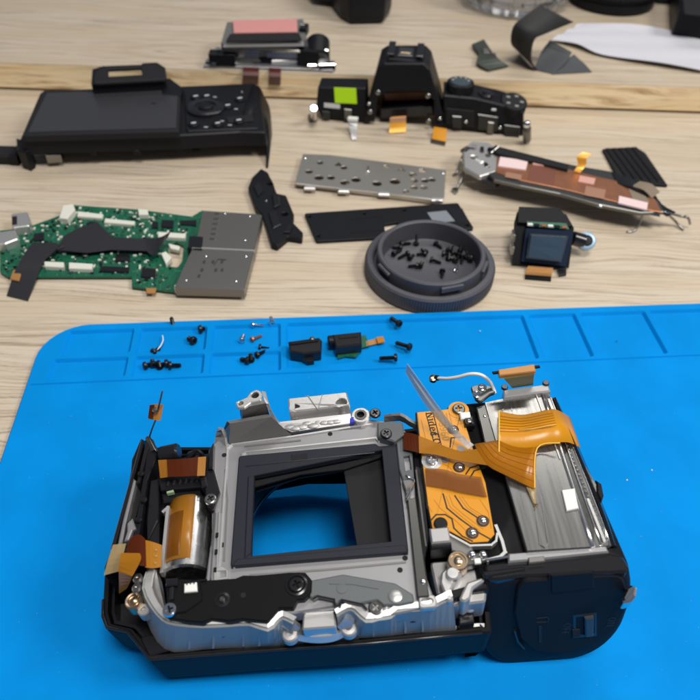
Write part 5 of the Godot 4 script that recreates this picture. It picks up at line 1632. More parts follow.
	for k in 2:
		var a: Array = [[Vector3(-16.2, 1, 5.4), Vector3(-15.3, 0.9, 11.5), Vector3(-14.9, 0.3, 15.5), Vector3(-16.9, -8, 5.2)], [Vector3(1.3, 1, 5.5), Vector3(2, 0.9, 11.6), Vector3(2.4, 0.3, 15.6), Vector3(0.8, -8, 5.3)]][k]
		var c: Array = [[Vector3(-5.4, 1, 5.3), Vector3(-4.7, 0.9, 11.4), Vector3(-4.3, 0.3, 15.4), Vector3(-6.1, -8, 5.1)], [Vector3(9.4, 1, 5.6), Vector3(10, 0.9, 11.7), Vector3(10.3, 0.3, 15.8), Vector3(9, -8, 5.4)]][k]
		for i in [2, 3]:
			a[i].z = maxf(a[i].z, 9.4 + 0.3 * (i - 2))
			c[i].z = maxf(c[i].z, 9.4 + 0.3 * (i - 2))
		obj("dangling_plug", sh().sheet(a, c, 0.8, 2), mats.brown_red, b)


func shelf_things() -> void:
	var b := thing("small_metal_bracket", "small dark bent metal bracket on the raised board, left of the leather scrap", "bracket", Transform3D(Basis(Vector3(1.0000, 0.0000, -0.0000), Vector3(0.0000, 1.0000, 0.0000), Vector3(0.0000, -0.0000, 1.0000)), Vector3(0.0892, 0.0189, -0.4849)))
	var s := sh().plate([-9.3, -23.3, 0.5, -33.5, 4.8, -3.3, -4.1, 0.9], 1.6, 3.2, 0.3)
	obj("bracket_plate", s, mats.dark_green, b)
	s = sh().sheet([Vector3(-6.3, 3, -4.1), Vector3(-8.9, 2, 9), Vector3(-2.1, 0.5, 17.1)], [Vector3(5, 3, -5), Vector3(5.5, 4, 5.9), Vector3(12.7, 0.6, 8.8)], 1.4, 3)
	obj("bracket_foot", s, mats.dark_green, b)
	s = sh().box([Vector3(-0.8, 3.6, -10)][0], Vector3(4, 1.2, 8), 0.3)
	obj("bracket_step", s, mats.cast, b)
	# curled scrap of grip leather
	b = thing("leather_scrap", "curled black scrap of textured camera grip leather on the raised board", "leather scrap", Transform3D(Basis(Vector3(1.0000, 0.0000, -0.0000), Vector3(0.0000, 1.0000, 0.0000), Vector3(0.0000, -0.0000, 1.0000)), Vector3(0.1303, 0.0189, -0.4918)))
	s = sh().soft(true).sheet([Vector3(-16.3, 1, -10.1), Vector3(-26.9, 12, 4.8), Vector3(-30, 27, 15.4), Vector3(-23.4, 33, 12.1), Vector3(-12.8, 38, 5.6)], [Vector3(-9.8, 0.6, 19.8), Vector3(-15.6, 8, 20.9), Vector3(-16.2, 22, 23.1), Vector3(-6.5, 25, 16.5), Vector3(15.6, 24, -6.2)], 1.2, 4)
	obj("leather_outside", s, mats.leather, b)
	s = sh().sheet([Vector3(-10.9, 0.8, 18), Vector3(-5.1, 7, 4), Vector3(0.2, 14, 0.6)], [Vector3(1.7, 0.5, 24.3), Vector3(10.7, 5, 14.7), Vector3(15.3, 9, 7.3)], 1.0, 3)
	obj("leather_inside", s, mats.leather_back, b)
	s = sh().sheet([Vector3(0.3, 0.6, 24.7), Vector3(10, 4, 12.3), Vector3(17.5, 7, 5.5)], [Vector3(28.8, 0.5, 18.8), Vector3(24.8, 3, 12), Vector3(19.4, 6, 8)], 1.0, 3)
	obj("leather_flap", s, mats.leather_back, b)
	put("leather_eyelet", dome(2.2, 1.0), mats.steel, b, [Vector3(-22.9, 22, 15.2)][0], Basis.from_euler(Vector3(0.9, 0, 0.5)))
	# sheet of paper
	b = thing("paper_sheet", "crumpled white sheet of paper lying on the raised board at right", "paper", Transform3D(Basis(Vector3(1.0000, 0.0000, -0.0000), Vector3(0.0000, 1.0000, 0.0000), Vector3(0.0000, -0.0000, 1.0000)), Vector3(0.1989, 0.0189, -0.5248)))
	var u: Array = []
	var v: Array = []
	var e1 := [Vector3(-58.3, 3, -0.1), Vector3(-42.3, 3, 11.5), Vector3(-26.5, 2, 25.5), Vector3(9.9, 2, 39.6), Vector3(38.1, 2, 48.8)]
	var e2 := [Vector3(-34.1, 4, -29.3), Vector3(-20.3, 5, -34), Vector3(14.8, 4, -31.8), Vector3(49.6, 3, -19.6), Vector3(73.3, 2, -10.8)]
	var rows := []
	for k in 9:
		var row := []
		for i in 5:
			var q: Vector3 = e1[i].lerp(e2[i], k / 8.0)
			q.y = 1.0 + 2.2 * absf(sin(i * 1.7 + k * 0.9)) + (2.0 if k == 0 or k == 8 else 0.0) * 0.3
			row.append(q)
		rows.append(Shape.curve(row, 5))
	s = sh().soft(true)
	for k in 8:
		for i in rows[0].size() - 1:
			s.quad(rows[k][i], rows[k + 1][i], rows[k + 1][i + 1], rows[k][i + 1])
	obj("paper_page", s, mats.paper, b)
	# a black camera of which only the lower edge is in view
	b = thing("black_camera", "black camera cut off by the top edge, left of the glass jar", "camera", Transform3D(Basis(Vector3(1.0000, 0.0000, -0.0000), Vector3(0.0000, 1.0000, 0.0000), Vector3(0.0000, -0.0000, 1.0000)), Vector3(-0.0054, 0.0189, -0.5726)))
	var rings := []
	for k in [[0.3, 3.0], [2.0, 1.0], [6.0, 0.0], [40.0, 0.0]]:
		rings.append(ring3(Shape.inset(Shape.rounded([-17, -95.5, 30, -100.7, 28.2, 3.1, 22.5, 24.8, -3.3, 29.2, -11.2, 17.6, -17.4, -1.2], 3.0, 3), k[1]), k[0]))
	s = sh().soft(true).loft(rings)
	obj("camera_body", s, mats.black, b)
	rings = []
	for k in [[0.4, 3.0], [3.0, 1.0], [8.0, 0.0], [36.0, 0.0]]:
		rings.append(ring3(Shape.inset(Shape.rounded([-48.3, -65.2, -17.7, -68.5, -14.3, -1.5, -34.4, -8.5], 3.0, 3), k[1]), k[0] + 4.0))
	s = sh().soft(true).loft(rings)
	obj("camera_grip", s, mats.matte, b)
	# lens barrels and a box at the top right corner
	b = thing("black_lens", "black lens barrel standing on the raised board behind the white paper", "lens", Transform3D(Basis(Vector3(1.0000, 0.0000, -0.0000), Vector3(0.0000, 1.0000, 0.0000), Vector3(0.0000, -0.0000, 1.0000)), Vector3(0.2056, 0.0189, -0.6068)))
	s = sh().soft(true).lathe(Vector3(0, 0, -10), [33, 0.2, 35, 1.5, 35, 7, 34, 7.6, 34, 9, 36, 10, 36, 34, 33, 36, 33, 60, 0, 60], 48)
	obj("lens_barrel", s, mats.black, b)
	var teeth := PackedVector2Array()
	for k in 120:
		teeth.append(Vector2.from_angle(TAU * k / 120.0) * (37.2 if k % 2 else 36.4) + Vector2(0, -10))
	s = sh().plate(teeth, 12.0, 30.0, 0.4)
	obj("focus_ring", s, mats.matte, b)
	b = thing("lens_cap", "small dark round cap between the black lens and the black box", "cap", Transform3D(Basis(Vector3(1.0000, 0.0000, -0.0000), Vector3(0.0000, 1.0000, 0.0000), Vector3(0.0000, -0.0000, 1.0000)), Vector3(0.2523, 0.0189, -0.6256)))
	s = sh().soft(true).lathe(Vector3(0, 0, -6), [15, 0.2, 17, 1.2, 17, 9, 16, 10, 0, 10], 36)
	obj("cap_disc", s, mats.blade, b)
	b = thing("black_box", "black boxy charger at the right edge of the raised board", "charger", Transform3D(Basis(Vector3(1.0000, 0.0000, -0.0000), Vector3(0.0000, 1.0000, 0.0000), Vector3(0.0000, -0.0000, 1.0000)), Vector3(0.2614, 0.0189, -0.5808)))
	s = sh().plate(Shape.rounded([0.5, -59.3, 54.1, -40.3, 18, 56, -28.3, 41], 2.5, 3), 0.3, 22.0, 1.5)
	obj("charger_body", s, mats.black, b)
	s = sh().plate(Shape.rounded([-19.1, 14.8, 6, 25.3, -5.9, 59.1, -29.9, 53.5], 1.5, 3), 21.6, 22.8, 0.4)
	obj("charger_slot", s, mats.matte, b)
	# faceted glass jar
	b = thing("glass_jar", "clear faceted glass jar at the top edge, beside the leather scrap", "jar", Transform3D(Basis(Vector3(1.0000, 0.0000, -0.0000), Vector3(0.0000, 1.0000, 0.0000), Vector3(0.0000, -0.0000, 1.0000)), Vector3(0.1232, 0.0189, -0.6010)))
	s = sh()
	var n := 20
	var prof := [0.0, 0.3, 30.0, 0.3, 38.0, 3.0, 43.0, 12.0, 45.0, 30.0, 45.0, 75.0, 41.5, 75.0, 41.0, 30.0, 37.0, 14.0, 28.0, 9.0, 0.0, 8.0]
	s.lathe(Vector3(0, 0, -1), prof, n)
	obj("jar_glass", s, mats.glass, b)
	for k in 14:
		var a := TAU * k / 14.0
		var w := Vector3(cos(a), 0, sin(a))
		s = sh().soft(true).tube([w * 30 + Vector3(0, 2.2, -1), w * 40 + Vector3(0, 7.5, -1), w * 44.4 + Vector3(0, 22, -1), w * 45.2 + Vector3(0, 60, -1)], 1.5, 8, 3)
		obj("jar_flute", s, mats.glass, b)


func build_table_things() -> void:
	# perforated steel plate
	var b := thing("perforated_plate", "thin silver steel plate full of holes lying above the black base plate", "metal plate", Transform3D(Basis(Vector3(1.0000, 0.0000, -0.0000), Vector3(0.0000, 1.0000, 0.0000), Vector3(0.0000, -0.0000, 1.0000)), Vector3(0.0082, 0.0000, -0.3562)))
	var holes := []
	for q in [[-35.6, 0.2, 1.6], [-29.5, 6.4, 2], [-22.6, 5.9, 1.7], [-14.4, 10.8, 2], [-8.2, 7.2, 2], [3.9, 10.6, 2], [14.2, 7.8, 2.2], [24.8, -0.5, 1.6], [30.3, -5.3, 1.6], [25.2, 6, 1.6], [31.5, 5.6, 1.6], [24.9, 13.5, 1.5], [30.6, 13.1, 1.5], [35.6, 4.3, 1.6], [20.2, 18, 1.3], [9.2, -8.4, 1.4], [-29.8, -10.3, 1.4], [-15.5, -5.6, 1.5]]:
		holes.append(ellipse(q[0], q[1], q[2] * 1.4, q[2] * 1.25, 14))
	holes.append(PackedVector2Array([Vector2(0, 0), Vector2(5, 0), Vector2(2.5, -4.4)]))
	holes.append(PackedVector2Array([Vector2(0, 0), Vector2(5.2, 0), Vector2(2.6, -4.6)]))
	var tri_at := [[-21.4, -7.5], [15.6, -4.3]]
	for k in 2:
		for i in 3:
			holes[holes.size() - 2 + k][i] += Vector2(tri_at[k][0], tri_at[k][1])
	var s := sh().plate([-40.6, -20.1, -24.4, -20, 44.6, -7.4, 41.2, 23.8, 37.7, 25, -42.8, 12.6], 3.4, 4.2, 0.15, holes)
	obj("plate_sheet", s, mats.steel_plate, b)
	s = sh().sheet([Vector3(-42.1, 4, 13.6), Vector3(-0.1, 4, 19.3), Vector3(38.8, 4, 26)], [Vector3(-41.9, 0.4, 10.9), Vector3(0.1, 0.4, 17.7), Vector3(39.3, 0.4, 24.4)], 0.5, 2)
	obj("plate_flange", s, mats.steel_plate, b)
	for q in [[Vector3(-34.1, 4, 15.2)][0], [Vector3(-14.8, 4, 17.1)][0], [Vector3(7.8, 4, 18.8)][0], [Vector3(37.3, 4, 23)][0]]:
		obj("plate_tab", sh().box(q + Vector3(0, -0.8, 1.0), Vector3(6.4, 2.2, 3.2), 0.5), mats.bright, b)
	s = sh().box([Vector3(-1.4, 4.6, -4.4)][0], Vector3(1.6, 0.9, 6), 0.3)
	obj("plate_rib", s, mats.chrome, b)
	for q in [[Vector3(-39.1, 4.2, -15.1)][0], [Vector3(42.5, 4.2, -3.5)][0]]:
		put("plate_rivet", dome(0.9, 0.5), mats.chrome, b, q)
	# black base plate
	b = thing("black_base_plate", "flat black camera base plate with a grey label, behind the round cap", "plate", Transform3D(Basis(Vector3(1.0000, 0.0000, -0.0000), Vector3(0.0000, 1.0000, 0.0000), Vector3(0.0000, -0.0000, 1.0000)), Vector3(0.0193, 0.0000, -0.3142)))
	var bh := []
	for q in [[-43.9, 0.4, 1.2], [-38, 17.9, 1.2], [-14.2, -4.3, 1.1], [7.7, -9, 1.1], [41.2, 3.2, 1.2]]:
		bh.append(Shape.circle(q[0], q[1], q[2], 10))
	s = sh().plate(Shape.rounded([-46.8, -2.7, 38.2, -18.3, 44.7, 5.8, 7.5, 15.2, -38.8, 22.3], 1.4, 3), 0.3, 2.0, 0.3, bh + [Shape.rounded([-3.4, 5, 3.6, 2.7, 6.2, 7.2, 3.9, 10.9, -3, 11.4], 0.8, 2)])
	obj("plate_body", s, mats.black, b)
	s = sh().plate([20.3, -7.2, 30.9, -9.8, 35, 0, 23.5, 2.6], 1.9, 2.12, 0.03)
	obj("grey_label", s, mats.label_grey, b)
	s = sh().plate([32, -10.9, 39.9, -12.8, 42.2, -2.3, 36.1, -0.5], 1.9, 2.1, 0.03)
	obj("black_label", s, mats.gloss, b)
	s = sh()
	for k in 4:
		line(s, Array([-21.7, 1.6, -6.6, -1.2]).map(func(v): return v), 0.0001, 1.9, 2.0) if false else null
	s = line(sh(), [-22.8, 1.6, -4.4, -1.9, -3.5, 10.6, -20.9, 14.4], 0.35, 1.9, 2.12, true)
	obj("label_outline", s, mats.gloss, b)
	# bent black bracket
	b = thing("black_side_bracket", "narrow black plastic bracket with two holes, below the back cover corner", "bracket", Transform3D(Basis(Vector3(1.0000, 0.0000, -0.0000), Vector3(0.0000, 1.0000, 0.0000), Vector3(0.0000, -0.0000, 1.0000)), Vector3(-0.0439, 0.0000, -0.3218)))
	s = sh().plate(Shape.rounded([-15.7, -26.6, -11.7, -36.8, -7.2, -32.6, 0.2, -10.8, 5.4, -9.1, 11.3, 9.1, 11.4, 16.6, 17.3, 25.3, 17.2, 30.6, 9.9, 29.2, 5, 37.3, 1.8, 35.8, -5.7, 10.2, -10.3, 3.8, -16.6, -15.9], 0.8, 2), 0.4, 4.0, 0.5, [Shape.circle([-4.9, -19.8][0], [-4.9, -19.8][1], 1.9, 16), Shape.circle([6.3, 9.5][0], [6.3, 9.5][1], 1.9, 16)])
	obj("bracket_body", s, mats.black, b)
	s = sh().plate([-12, -15.6, -9.4, -22.1, 1.1, 2.7, 9.4, 23.6, 6, 30.9, -0.5, 18.8, -6.5, 3.1], 3.8, 5.2, 0.4, [])
	obj("bracket_ridge", s, mats.gloss, b) if false else null
	for q in [[[-13.7, -15.5, -10.9, -20.9, -7.1, -11.8, -9.7, -5.5], 5.0], [[-2.2, -8, 1.8, -6.3, 3.2, 2.5, 0.3, 5.6], 5.6], [[-2.5, 9.6, 1.6, 7.5, 5.5, 20.2, 1.7, 24.1], 5.0], [[9, 18.2, 11.9, 21.7, 10.8, 27.1, 7.2, 27.3], 5.2]]:
		obj("bracket_step", sh().plate(q[0], 3.8, q[1], 0.4), mats.gloss, b)
	put("bracket_screw", dome(0.9, 0.6), mats.steel, b, [Vector3(-5, 4, -2.4)][0])
	lens_cap()
	finder_module()
	heat_shield()
	circuit_board()


func lens_cap() -> void:
	var b := thing("round_cap", "round grey plastic camera body cap holding loose screws", "cap", Transform3D(Basis(Vector3(1.0000, 0.0000, -0.0000), Vector3(0.0000, 1.0000, 0.0000), Vector3(0.0000, -0.0000, 1.0000)), Vector3(0.0377, -0.0000, -0.2751)))
	var c := Vector3(0, 0, 4.0)
	var s := sh().soft(true)
	s.lathe(c, [30.5, 0.2, 31.6, 1.0, 31.6, 8.0, 30.8, 9.0, 28.6, 9.2, 27.8, 8.4, 27.4, 5.6, 26.2, 5.4, 26.2, 13.6, 25.6, 14.2, 24.4, 14.2, 23.8, 13.6, 23.6, 3.6, 23.0, 3.2, 0, 3.2], 96)
	obj("cap_body", s, mats.cap_grey, b)
	var teeth := PackedVector2Array()
	for k in 300:
		teeth.append(Vector2.from_angle(TAU * k / 300.0) * (31.95 if k % 2 else 31.4) + Vector2(c.x, c.z))
	s = sh()
	s.band(teeth, 1.4, teeth, 7.4)
	obj("cap_knurl", s, mats.cap_grey, b)
	for k in [0.35, 2.6]:
		var w := Vector3(cos(k), 0, sin(k))
		obj("cap_lug", sh().at(Transform3D(Basis.from_euler(Vector3(0, -k, 0)), c + w * 26.8 + Vector3(0, 12.0, 0))).box(Vector3.ZERO, Vector3(1.6, 1.6, 9), 0.3), mats.cap_grey, b)
	obj("cap_lug", sh().at(Transform3D(Basis.from_euler(Vector3(0, -1.25, 0)), c + Vector3(cos(1.25), 0, sin(1.25)) * 26.6 + Vector3(0, 11.5, 0))).box(Vector3.ZERO, Vector3(1.4, 3, 11), 0.3), mats.cap_grey, b)
	# screws lying in it
	var spots := [Vector3(-14.1, 3.2, -9.9), Vector3(-17.2, 3.2, -4.7), Vector3(-9.3, 3.2, -1.9), Vector3(-5.7, 3.2, -14.6), Vector3(-1.5, 3.2, -7.2), Vector3(4.6, 3.2, -14.3), Vector3(8.1, 3.2, -6.1), Vector3(12.3, 3.2, -8), Vector3(15.1, 3.2, -4.9), Vector3(16.9, 3.2, -3.3), Vector3(12.8, 3.2, -1.5), Vector3(9.9, 3.2, -2.9), Vector3(-4.5, 3.2, 4.3), Vector3(-6.5, 3.2, 4.4), Vector3(6.1, 3.2, 8.4), Vector3(19, 3.2, -4.3), Vector3(-2, 3.2, -5.5), Vector3(-12.9, 3.2, -13.3), Vector3(20.8, 3.2, -1.9), Vector3(16.5, 3.2, -9.9), Vector3(-10.7, 3.2, -5.1), Vector3(1.7, 3.2, -0.8), Vector3(10.4, 3.2, -9.6)]
	var fr: Transform3D = b.transform
	for i in spots.size():
		var p: Vector3 = fr * (spots[i] * MM) / MM
		var o := screw_thing(3.6 + rng.randf() * 1.8, 1.5, mats.screw_black, cap_screw_label(spots[i] - c, i % 4 == 3), "screws in the round grey cap")
		lay(o, p, rng.randf() * TAU, 1.5, i % 4 == 3)
	var p2: Vector3 = fr * ([Vector3(13.2, 3.2, 5.7)][0] * MM) / MM
	var o2 := screw_thing(3.0, 1.3, mats.chrome, "single bright silver screw lying inside the round grey cap", "screws in the round grey cap")
	lay(o2, p2, 2.0, 1.3, true)


func cap_screw_label(d: Vector3, standing: bool) -> String:
	var r := Vector2(d.x, d.z).length()
	var where := "in the middle of" if r < 5.0 else ("halfway out in" if r < 13.0 else "against the wall of")
	var side: String = ["at the right", "at the near right", "at the near side", "at the near left", "at the left", "at the far left", "at the far side", "at the far right"][posmod(int(round(atan2(d.z, d.x) / (PI / 4))), 8)]
	return "tiny black screw %s %s the grey cap, %s" % ["standing up" if standing else "lying", where, side]


# a small screw: head and threaded shaft along its own x axis
var screw_parts := {}
func screw_thing(length: float, r: float, m: Material, label: String, group := "") -> Node3D:
	var o := thing("small_screw", label, "screw", Transform3D(), group)
	var key := "%.1f %.2f" % [length, r]
	length = snappedf(length, 0.8)
	key = "%.1f %.2f" % [length, r]
	if not screw_parts.has(key):
		var turn := Transform3D(Basis.from_euler(Vector3(0, 0, PI / 2)), Vector3.ZERO)
		var h := screw_head(r, r * 0.75)
		var prof := []
		var y := 0.0
		while y < length - 0.5:
			prof.append_array([r * 0.42, y, r * 0.55, y + 0.18, r * 0.42, y + 0.36])
			y += 0.36
		prof.append_array([r * 0.3, length, 0, length])
		screw_parts[key] = [h.mesh(), sh().lathe(Vector3.ZERO, prof, 12).mesh()]
	var q: Array = screw_parts[key]
	put("head", q[0], m, o, Vector3.ZERO, Basis.from_euler(Vector3(0, 0, PI / 2)))
	put("shaft", q[1], m, o, Vector3.ZERO, Basis.from_euler(Vector3(0, 0, -PI / 2)))
	return o


# put a screw down at p: lying on its head's rim and its tip, or standing on its head
func lay(o: Node3D, p: Vector3, turn: float, r: float, standing := false) -> void:
	if standing:
		o.transform = Transform3D(Basis.from_euler(Vector3(0, turn, PI / 2)), (p + Vector3(0, r * 0.76, 0)) * MM)
	else:
		o.transform = Transform3D(Basis.from_euler(Vector3(0, turn, -0.16)), (p + Vector3(0, r, 0)) * MM)


func finder_module() -> void:
	var b := thing("finder_module", "small black electronic viewfinder module with blue glass and a gold flex tail", "viewfinder", Transform3D(Basis(Vector3(1.0000, 0.0000, -0.0000), Vector3(0.0000, 1.0000, 0.0000), Vector3(0.0000, -0.0000, 1.0000)), Vector3(0.0980, 0.0000, -0.2834)))
	var s := sh()
	s.loft([[Vector3(-13.4, 0.5, -17.4), Vector3(16, 0.5, -16.5), Vector3(10.6, 1.5, 6.2), Vector3(-17.8, 1.5, 4.6)], [Vector3(-14.9, 17, -18.8), Vector3(10.2, 17, -18.5), Vector3(11.8, 17, -6.3), Vector3(-17.9, 17, -8.8)]])
	obj("module_body", s, mats.black, b)
	s = sh()
	s.loft([[Vector3(-14.6, 15, -18.1), Vector3(10, 15, -17.8), Vector3(9.7, 13, -8.4), Vector3(-15.9, 13, -10.3)], [Vector3(-14.8, 21, -17.7), Vector3(6, 21, -17.6), Vector3(10.5, 19, -5), Vector3(-16.5, 19, -6.8)]])
	obj("module_block", s, mats.matte, b)
	s = sh().sheet([Vector3(-13, 17.8, -3.6), Vector3(-13.7, 3.6, 4.6)], [Vector3(10.3, 17.8, -2.5), Vector3(8.2, 3, 6.7)], 1.4, 2)
	obj("glass_frame", s, mats.navy, b)
	s = sh().sheet([Vector3(-12.1, 18, 0.8), Vector3(-12.3, 7, 6.1)], [Vector3(7, 17.4, 0.9), Vector3(5, 6.2, 7.3)], 1.6, 2)
	obj("glass_rim", s, mats.steel, b)
	s = sh().sheet([Vector3(-11.7, 18.4, 2.6), Vector3(-11.6, 8, 6.2)], [Vector3(5.6, 17.8, 2.4), Vector3(4.3, 7.2, 7.5)], 1.7, 2)
	obj("blue_glass", s, mats.blue_glass, b)
	s = sh().sheet([Vector3(-12.7, 19.4, -6.5), Vector3(-11, 18.6, -3.5)], [Vector3(7.3, 19, -6.6), Vector3(8.1, 18.4, -2.3)], 0.6, 2)
	obj("module_board", s, mats.pcb, b)
	for k in 6:
		var q: Vector3 = [Vector3(-11.3, 20, -3.6)][0].lerp([Vector3(5.5, 19.6, -3)][0], k / 5.0)
		obj("board_chip", sh().box(q, Vector3(2.6, 1.0, 1.5), 0.15), [mats.white_plastic, mats.gloss, mats.copper][k % 3], b)
	for q in [[Vector3(-18, 12, -4.7)][0], [Vector3(-18.8, 9, 1.3)][0]]:
		obj("side_plate", sh().box(q, Vector3(1.2, 5, 5), 0.3), mats.steel, b)
	s = sh().soft(true).rod([Vector3(12.8, 10, -7.6)][0], [Vector3(19.3, 8.5, -7.5)][0], 3.6, 20, 0.5)
	obj("knob_stem", s, mats.gloss, b)
	s = sh().soft(true).at(Transform3D(turned(Vector3(1, 0, 0), Vector3(0.1, 0.75, 0.65)).rotated(Vector3.RIGHT, 0), [Vector3(20.3, 8.5, -7.5)][0]) * Transform3D(Basis.from_euler(Vector3(PI / 2, 0, 0)), Vector3.ZERO))
	s.lathe(Vector3.ZERO, [4.8, -1, 4.8, 0.8, 4.2, 1.2, 3.0, 1.2, 2.8, 0.5, 2.8, 0.3], 24)
	obj("knob_ring", s, mats.ring_blue, b)
	s = sh().soft(true).at(Transform3D(turned(Vector3(1, 0, 0), Vector3(0.1, 0.75, 0.65)), [Vector3(20.3, 8.5, -7.5)][0]) * Transform3D(Basis.from_euler(Vector3(PI / 2, 0, 0)), Vector3.ZERO))
	s.lathe(Vector3.ZERO, [2.8, 0, 2.8, 0.7, 2.2, 1.2, 0, 1.3], 20)
	obj("knob_centre", s, mats.gloss, b)
	s = sh().sheet([Vector3(-10, 1.8, 6.2), Vector3(-11.3, 0.8, 9), Vector3(-12.3, 0.5, 12.6)], [Vector3(2.4, 1.8, 7.1), Vector3(1.6, 0.8, 9.9), Vector3(0.5, 0.5, 13.5)], 0.3, 3)
	obj("gold_flex", s, mats.bronze_amber, b)
	s = sh().plate([-12.3, 12.2, 0.5, 13.1, 0, 15.9, -12.7, 15], 0.2, 1.3, 0.1)
	obj("flex_plug", s, mats.black, b)
	s = sh().plate([4.6, 7.3, 9.3, 6.2, 8.4, 11.1, 4.7, 12.1], 0.2, 1.8, 0.2)
	obj("flex_plug", s, mats.gloss, b)


func heat_shield() -> void:
	var b := thing("copper_shield", "silver inner chassis frame with copper foil standing on thin bent legs", "metal frame", Transform3D(Basis(Vector3(1.0000, 0.0000, -0.0000), Vector3(0.0000, 1.0000, 0.0000), Vector3(0.0000, -0.0000, 1.0000)), Vector3(0.1215, 0.0000, -0.3371)))
	var s := sh().plate([-48.6, -39.2, -36.9, -37.7, 4.9, -22.2, 24.4, -16.9, 42.7, 4.9, 42.4, 22.4, 29.2, 24.1, 9.5, 17.8, -10.1, 8.3, -30.9, 1.5, -44.6, -3.8, -49.9, -16.3], 10.4, 12.4, 0.4)
	obj("frame_plate", s, mats.dark_steel, b)
	s = sh().plate([-40.1, -27.5, -13.1, -22.6, 15.5, -9.2, 35.8, -1.2, 40.7, 12.5, 40.5, 24, 31.6, 21.7, 15.4, 14.1, -9.5, 3.8, -30.4, -3.1, -42.8, -10.7], 12.4, 13.0, 0.2)
	obj("copper_foil", s, mats.copper, b)
	s = sh().sheet([Vector3(-43.2, 12.6, -11.4), Vector3(-30.3, 12.4, -3), Vector3(-9.5, 12.2, 4.5), Vector3(16.3, 12, 16.4), Vector3(40, 11.6, 23.8)], [Vector3(-43.1, 11.2, -10.5), Vector3(-30.2, 11, -2.2), Vector3(-9.3, 10.8, 5.3), Vector3(16.5, 10.6, 17.1), Vector3(40.3, 10.2, 24.5)], 0.7, 3)
	obj("frame_edge", s, mats.steel, b)
	for q in [[[-38.6, -26.5, -22.9, -23.1, -25.7, -13, -41.1, -16.3], 13.9], [[20.9, 10.8, 35, 16.7, 32.5, 23.5, 18.7, 17.8], 13.9], [[4.1, -9.6, 12.5, -7, 10, -0.6, 1.7, -3.1], 13.5]]:
		obj("thermal_pad", sh().plate(q[0], 12.9, q[1], 0.2), [mats.pad_pink, mats.pad_pink, mats.pad_rose][1 if q[1] > 13.6 else 2], b)
	s = sh().plate([-44.8, -35.2, -37.6, -36.2, -0.5, -18.8, -2.2, -13.3, -39.8, -28.5], 12.4, 15.0, 0.4)
	obj("black_bar", s, mats.matte, b)
	s = sh().plate([-20.6, -23.7, -9.4, -22.2, -10.8, -17.7, -20.8, -19.2], 12.6, 14.0, 0.3)
	obj("bar_pad", s, mats.pad_rose, b)
	s = sh().plate(Shape.rounded([-58.9, -37.3, -52.6, -46.1, -43.1, -45.6, -36, -35.4, -42.4, -12.4, -52.1, -6.4, -60.3, -15.6], 1.0, 2), 10.0, 12.6, 0.5, [Shape.circle([-53.4, -27.2][0], [-53.4, -27.2][1], 2.2, 14)])
	obj("end_plate", s, mats.bright, b)
	for q in [[[-22, -20.9, -7.7, -17.4, -12.5, 2, -26.1, -2.3], mats.copper_dark], [[5.4, 0.8, 15.6, 4.2, 12.4, 13.4, 2.3, 10.1], mats.copper_pale], [[28.5, 1.4, 35.5, 3.9, 36.5, 15.7, 27.8, 16.3], mats.tape_brown], [[-37.1, -11.1, -28.5, -8.5, -29.9, -3.1, -38.4, -5.7], mats.copper_pale]]:
		obj("foil_patch", sh().plate(q[0], 12.95, 13.2, 0.05), q[1], b)
	# left end: a cluster of bright bent tabs
	var q0 := [Vector3(-57.2, 12, -36.2), Vector3(-52.6, 14, -37.6), Vector3(-48, 13, -35.1), Vector3(-45.1, 12.6, -29), Vector3(-55.4, 11, -28.9), Vector3(-51.5, 12, -22.8), Vector3(-47.4, 12, -18.7), Vector3(-58.9, 8, -24.8), Vector3(-41.3, 14, -33.7), Vector3(-54, 9, -16.8), Vector3(-44.6, 11, -11.8)]
	for i in q0.size():
		var t := Transform3D(Basis.from_euler(Vector3(rng.randf_range(-0.5, 0.5), rng.randf() * 3, rng.randf_range(-0.5, 0.5))), q0[i])
		obj("end_tab", sh().at(t).box(Vector3.ZERO, Vector3(rng.randf_range(3, 7), rng.randf_range(0.6, 2.4), rng.randf_range(2, 4)), 0.3), [mats.steel, mats.bright, mats.gloss, mats.dark_steel][i % 4], b)
	s = sh().plate([-48.3, -17.6, -39.3, -16, -36.8, -9.7, -43.1, -4, -50.1, -6.7], 7.0, 10.0, 0.4)
	obj("end_clip", s, mats.gloss, b)
	for q in [[Vector3(-57.3, 13, -36.8), Vector3(-59.7, 7, -33.3), Vector3(-62.1, 3, -26.4), Vector3(-64.2, 1, -26.3)], [Vector3(-57.9, 9, -24.3), Vector3(-60.8, 4, -16), Vector3(-63, 0.8, -12.4), Vector3(-64.6, 0.4, -6.6)], [Vector3(32.4, 11, 21.5), Vector3(32, 5, 22.1), Vector3(29.4, 0.8, 24.5), Vector3(25.6, 0.5, 25.3)], [Vector3(43.2, 11, 20.8), Vector3(53.2, 8, 19.5), Vector3(57.9, 7, 19.7), Vector3(60.6, 3, 19.3)], [Vector3(46.4, 9, 19.5), Vector3(53.4, 3, 17.8), Vector3(57.4, 0.6, 21.7)]]:
		obj("wire_leg", sh().soft(true).tube(q, 0.7, 8), mats.steel, b)
	put("leg_eye", sh().soft(true).lathe(Vector3.ZERO, [2.0, 0, 2.0, 1.2, 1.2, 1.2, 1.2, 0], 16).mesh(), mats.steel, b, [Vector3(-64.4, 0.6, -9.5)][0])
	s = sh().sheet([Vector3(23.7, 13, -15.1), Vector3(31.6, 14, -7.6), Vector3(40.8, 13, 0.6), Vector3(43.6, 12, 14.7), Vector3(50.6, 10, 18.9)], [Vector3(23.9, 13, -2.5), Vector3(30.6, 14.6, 3.8), Vector3(36.8, 13, 10.8), Vector3(39.2, 12, 18.8), Vector3(45, 10, 23)], 0.8, 3)
	obj("tail_plate", s, mats.gloss, b)
